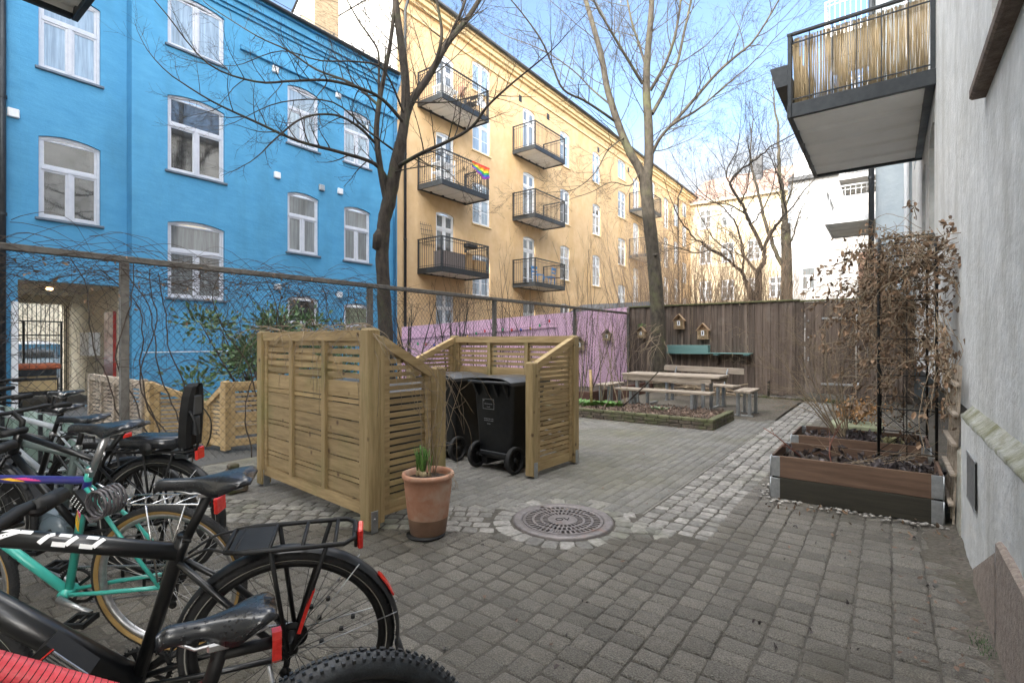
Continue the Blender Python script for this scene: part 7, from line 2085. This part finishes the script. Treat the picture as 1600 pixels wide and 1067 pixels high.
# F  black one with a cushioned rack and a tall child backrest
F_ = bicycle(250, 2.95, 0, 2, 'black bicycle with a cushioned rear seat and tall child backrest', dict(
    r=.365, mat=M_blk, cl=(.33,.70), hd=(.80,.88), bb=(.46,.29), wb=1.08, tt=.017, dt=.02, saddle=(.20,.93), tyre='city', fender=True, rack=.775, rackx=(-.22,.20), kick=1))
m = MB(); vs = []
for z, e in ((.80,.004),(.812,0),(.845,0),(.858,.012)):
    vs += [(.16-e*2,-.085+e,z),(.16-e*2,.085-e,z),(-.15+e,.095-e,z),(-.15+e,-.095+e,z)]
m.add(vs, [(12,13,14,15),(3,2,1,0)]+[(k*4+j,k*4+(j+1)%4,k*4+4+(j+1)%4,k*4+4+j) for k in range(3) for j in range(4)], 0, True); m.build('cushion', M_sadl, F_, org=O0)
m = MB(); m.lathe([(0,.085),(.032,.085),(.036,.092),(.034,.104),(0,.108)], 18, 0, (.0,0,.80), 'y'); m.build('round_knob', M_matbl, F_, org=O0)
m = MB(); P = []
bkp = [(-.165,.80,.075),(-.172,.90,.082),(-.180,1.0,.08),(-.188,1.09,.07),(-.195,1.145,.05),(-.20,1.16,.025)]
vs = []; fs = []
for (x, z, hw) in bkp:
    for (a, b) in ((0,-hw),(-.042,-hw*.95),(-.054,-hw*.6),(-.035,-hw*.4),(-.035,hw*.4),(-.054,hw*.6),(-.042,hw*.95),(0,hw)): vs.append((x+a, b, z))
for i in range(len(bkp)-1):
    for j in range(8): fs.append((i*8+j, i*8+(j+1)%8, (i+1)*8+(j+1)%8, (i+1)*8+j))
fs += [tuple(range(8)), tuple(range(40,48))]
m.add(vs, fs, 0, False); br_ = m.build('backrest', M_matbl, F_, org=O0)
m = MB(); m.cbox(-.238,-.04,.98,-.215,.04,1.09,.006); m.cbox(-.235,-.025,.86,-.21,.025,.97,.006); m.build('back_pad', M_binlid, br_, org=O0)
m = MB()
for s in (-.05,.05): m.tube(smooth([(-.19,s,1.06),(-.26,s*1.4,.95),(-.27,s*1.2,.85),(-.25,s,.78)], 4), .010, 5, flat=.3)
m.build('harness_strap', M_matbl, br_, org=O0)
m = MB(); m.tube([(-.16,.04,.82),(-.17,.04,.74)], .014, 8); m.tube([(-.16,-.04,.82),(-.17,-.04,.74)], .014, 8); m.cbox(-.21,-.06,.735,-.13,.06,.76); m.build('seat_bracket', M_dark, F_, org=O0)
# D, E  two more behind
bicycle(148, 3.6, 0, 4, 'black bicycle with a slim saddle and a small red rear lamp near the gateway', dict(
    r=.345, mat=M_blk, cl=(.29,.705), hd=(.86,.865), bb=(.44,.28), wb=1.03, tt=.015, dt=.018, saddle=(.205,.955), tyre='road', kick=0, barz=1.03, rack=.74, rackw=.06))
bicycle(146, 4.35, 0, 3, 'silver framed bicycle standing farthest back of the row by the wire fence', dict(
    r=.345, mat=M_silv, cl=(.29,.66), hd=(.86,.83), bb=(.44,.28), wb=1.03, tt=.022, dt=.024, saddle=(.215,.98), tyre='road', kick=0, barz=1.04))
# G  the nearest, red, cut by the picture's lower edge
G = bicycle(524, 1.13, 30, 2, 'red bicycle with spirally wrapped top tube and knobbly tyres nearest the camera', dict(
    r=.35, mat=material('red_frame_paint', (.50,.02,.025), None, 5, .35, coat=.4), cl=(.265,.665), hd=(.62,.935), bb=(.43,.30), wb=1.0, tt=.017, dt=.028, saddle=(.215,.862), tyre='mtb', kick=0, sl=.205, sw=.112,
    barz=1.05, barx=.60, turn=0, barw=.33, rack=0))
m = MB(); a_, b_ = V((.285,0,.679)), V((.61,0,.908)); n = 36
for k in range(n):
    p = a_.lerp(b_, k/n); q = a_.lerp(b_, (k+.86)/n); m.tube([p, q], [.0205,.0200], 18, caps=False)
m.build('wrapped_tape', M_tape, G, org=O0)
m = MB(); m.tube([(.27,0,.669),(.615,0,.912)], .0188, 16, caps=False); m.build('tape_underlay', M_matbl, G, org=O0)
m = MB()
vs = [(.13,y*.8,z) for y, z in ((-.013,.80),(.013,.80),(.017,.785),(.013,.74),(0,.73),(-.013,.74),(-.017,.785))]; vs2 = [(x-.018,y,z) for x, y, z in vs]
m.add(vs+vs2, [tuple(range(7)), tuple(range(13,6,-1))]+[(j,(j+1)%7,7+(j+1)%7,7+j) for j in range(7)]); m.build('saddle_reflector', M_redr, G, org=O0)
m = MB(); m.tube([(.24,0,.78),(.13,0,.775)], .012, 8); m.build('reflector_bracket', M_matbl, G, org=O0)

# mint green ribbed sheet behind the bicycles
gp = thing('ribbed_sheet', tuple(W(60,HY,4.75)[:2])+(0,), 'mint green ribbed sheet standing behind the bicycle frames', 'sheet')
mint = material('mint_plastic', (.22,.33,.29), (.30,.41,.36), 6, .3)
m = MB(); a = W(-60,HY,4.75); b = W(118,HY,4.75); a.z = b.z = 0; d = (b-a); vs = []; fs = []; n = 40
for i in range(n+1):
    p = a+d*i/n+FW*(.014*sin(i*1.57)); zt = .80-.0*(i/n)-.22*max(0,(i/n-.35))
    vs += [(p.x,p.y,.08),(p.x,p.y,zt),(p.x+FW.x*.006,p.y+FW.y*.006,.08),(p.x+FW.x*.006,p.y+FW.y*.006,zt)]
for i in range(n): o = i*4; fs += [(o,o+4,o+5,o+1),(o+2,o+3,o+7,o+6),(o+1,o+5,o+7,o+3)]
m.add(vs, fs, 0, True); m.build('sheet', mint, gp)
for k in range(6):
    p = a+d*(k+.3)/6-FW*.03; m = MB(); m.bar((p.x,p.y,.0),(p.x,p.y,.80-.22*max(0,(k+.3)/6-.35)),.03,.03); m.build('batten', M_dark, gp)
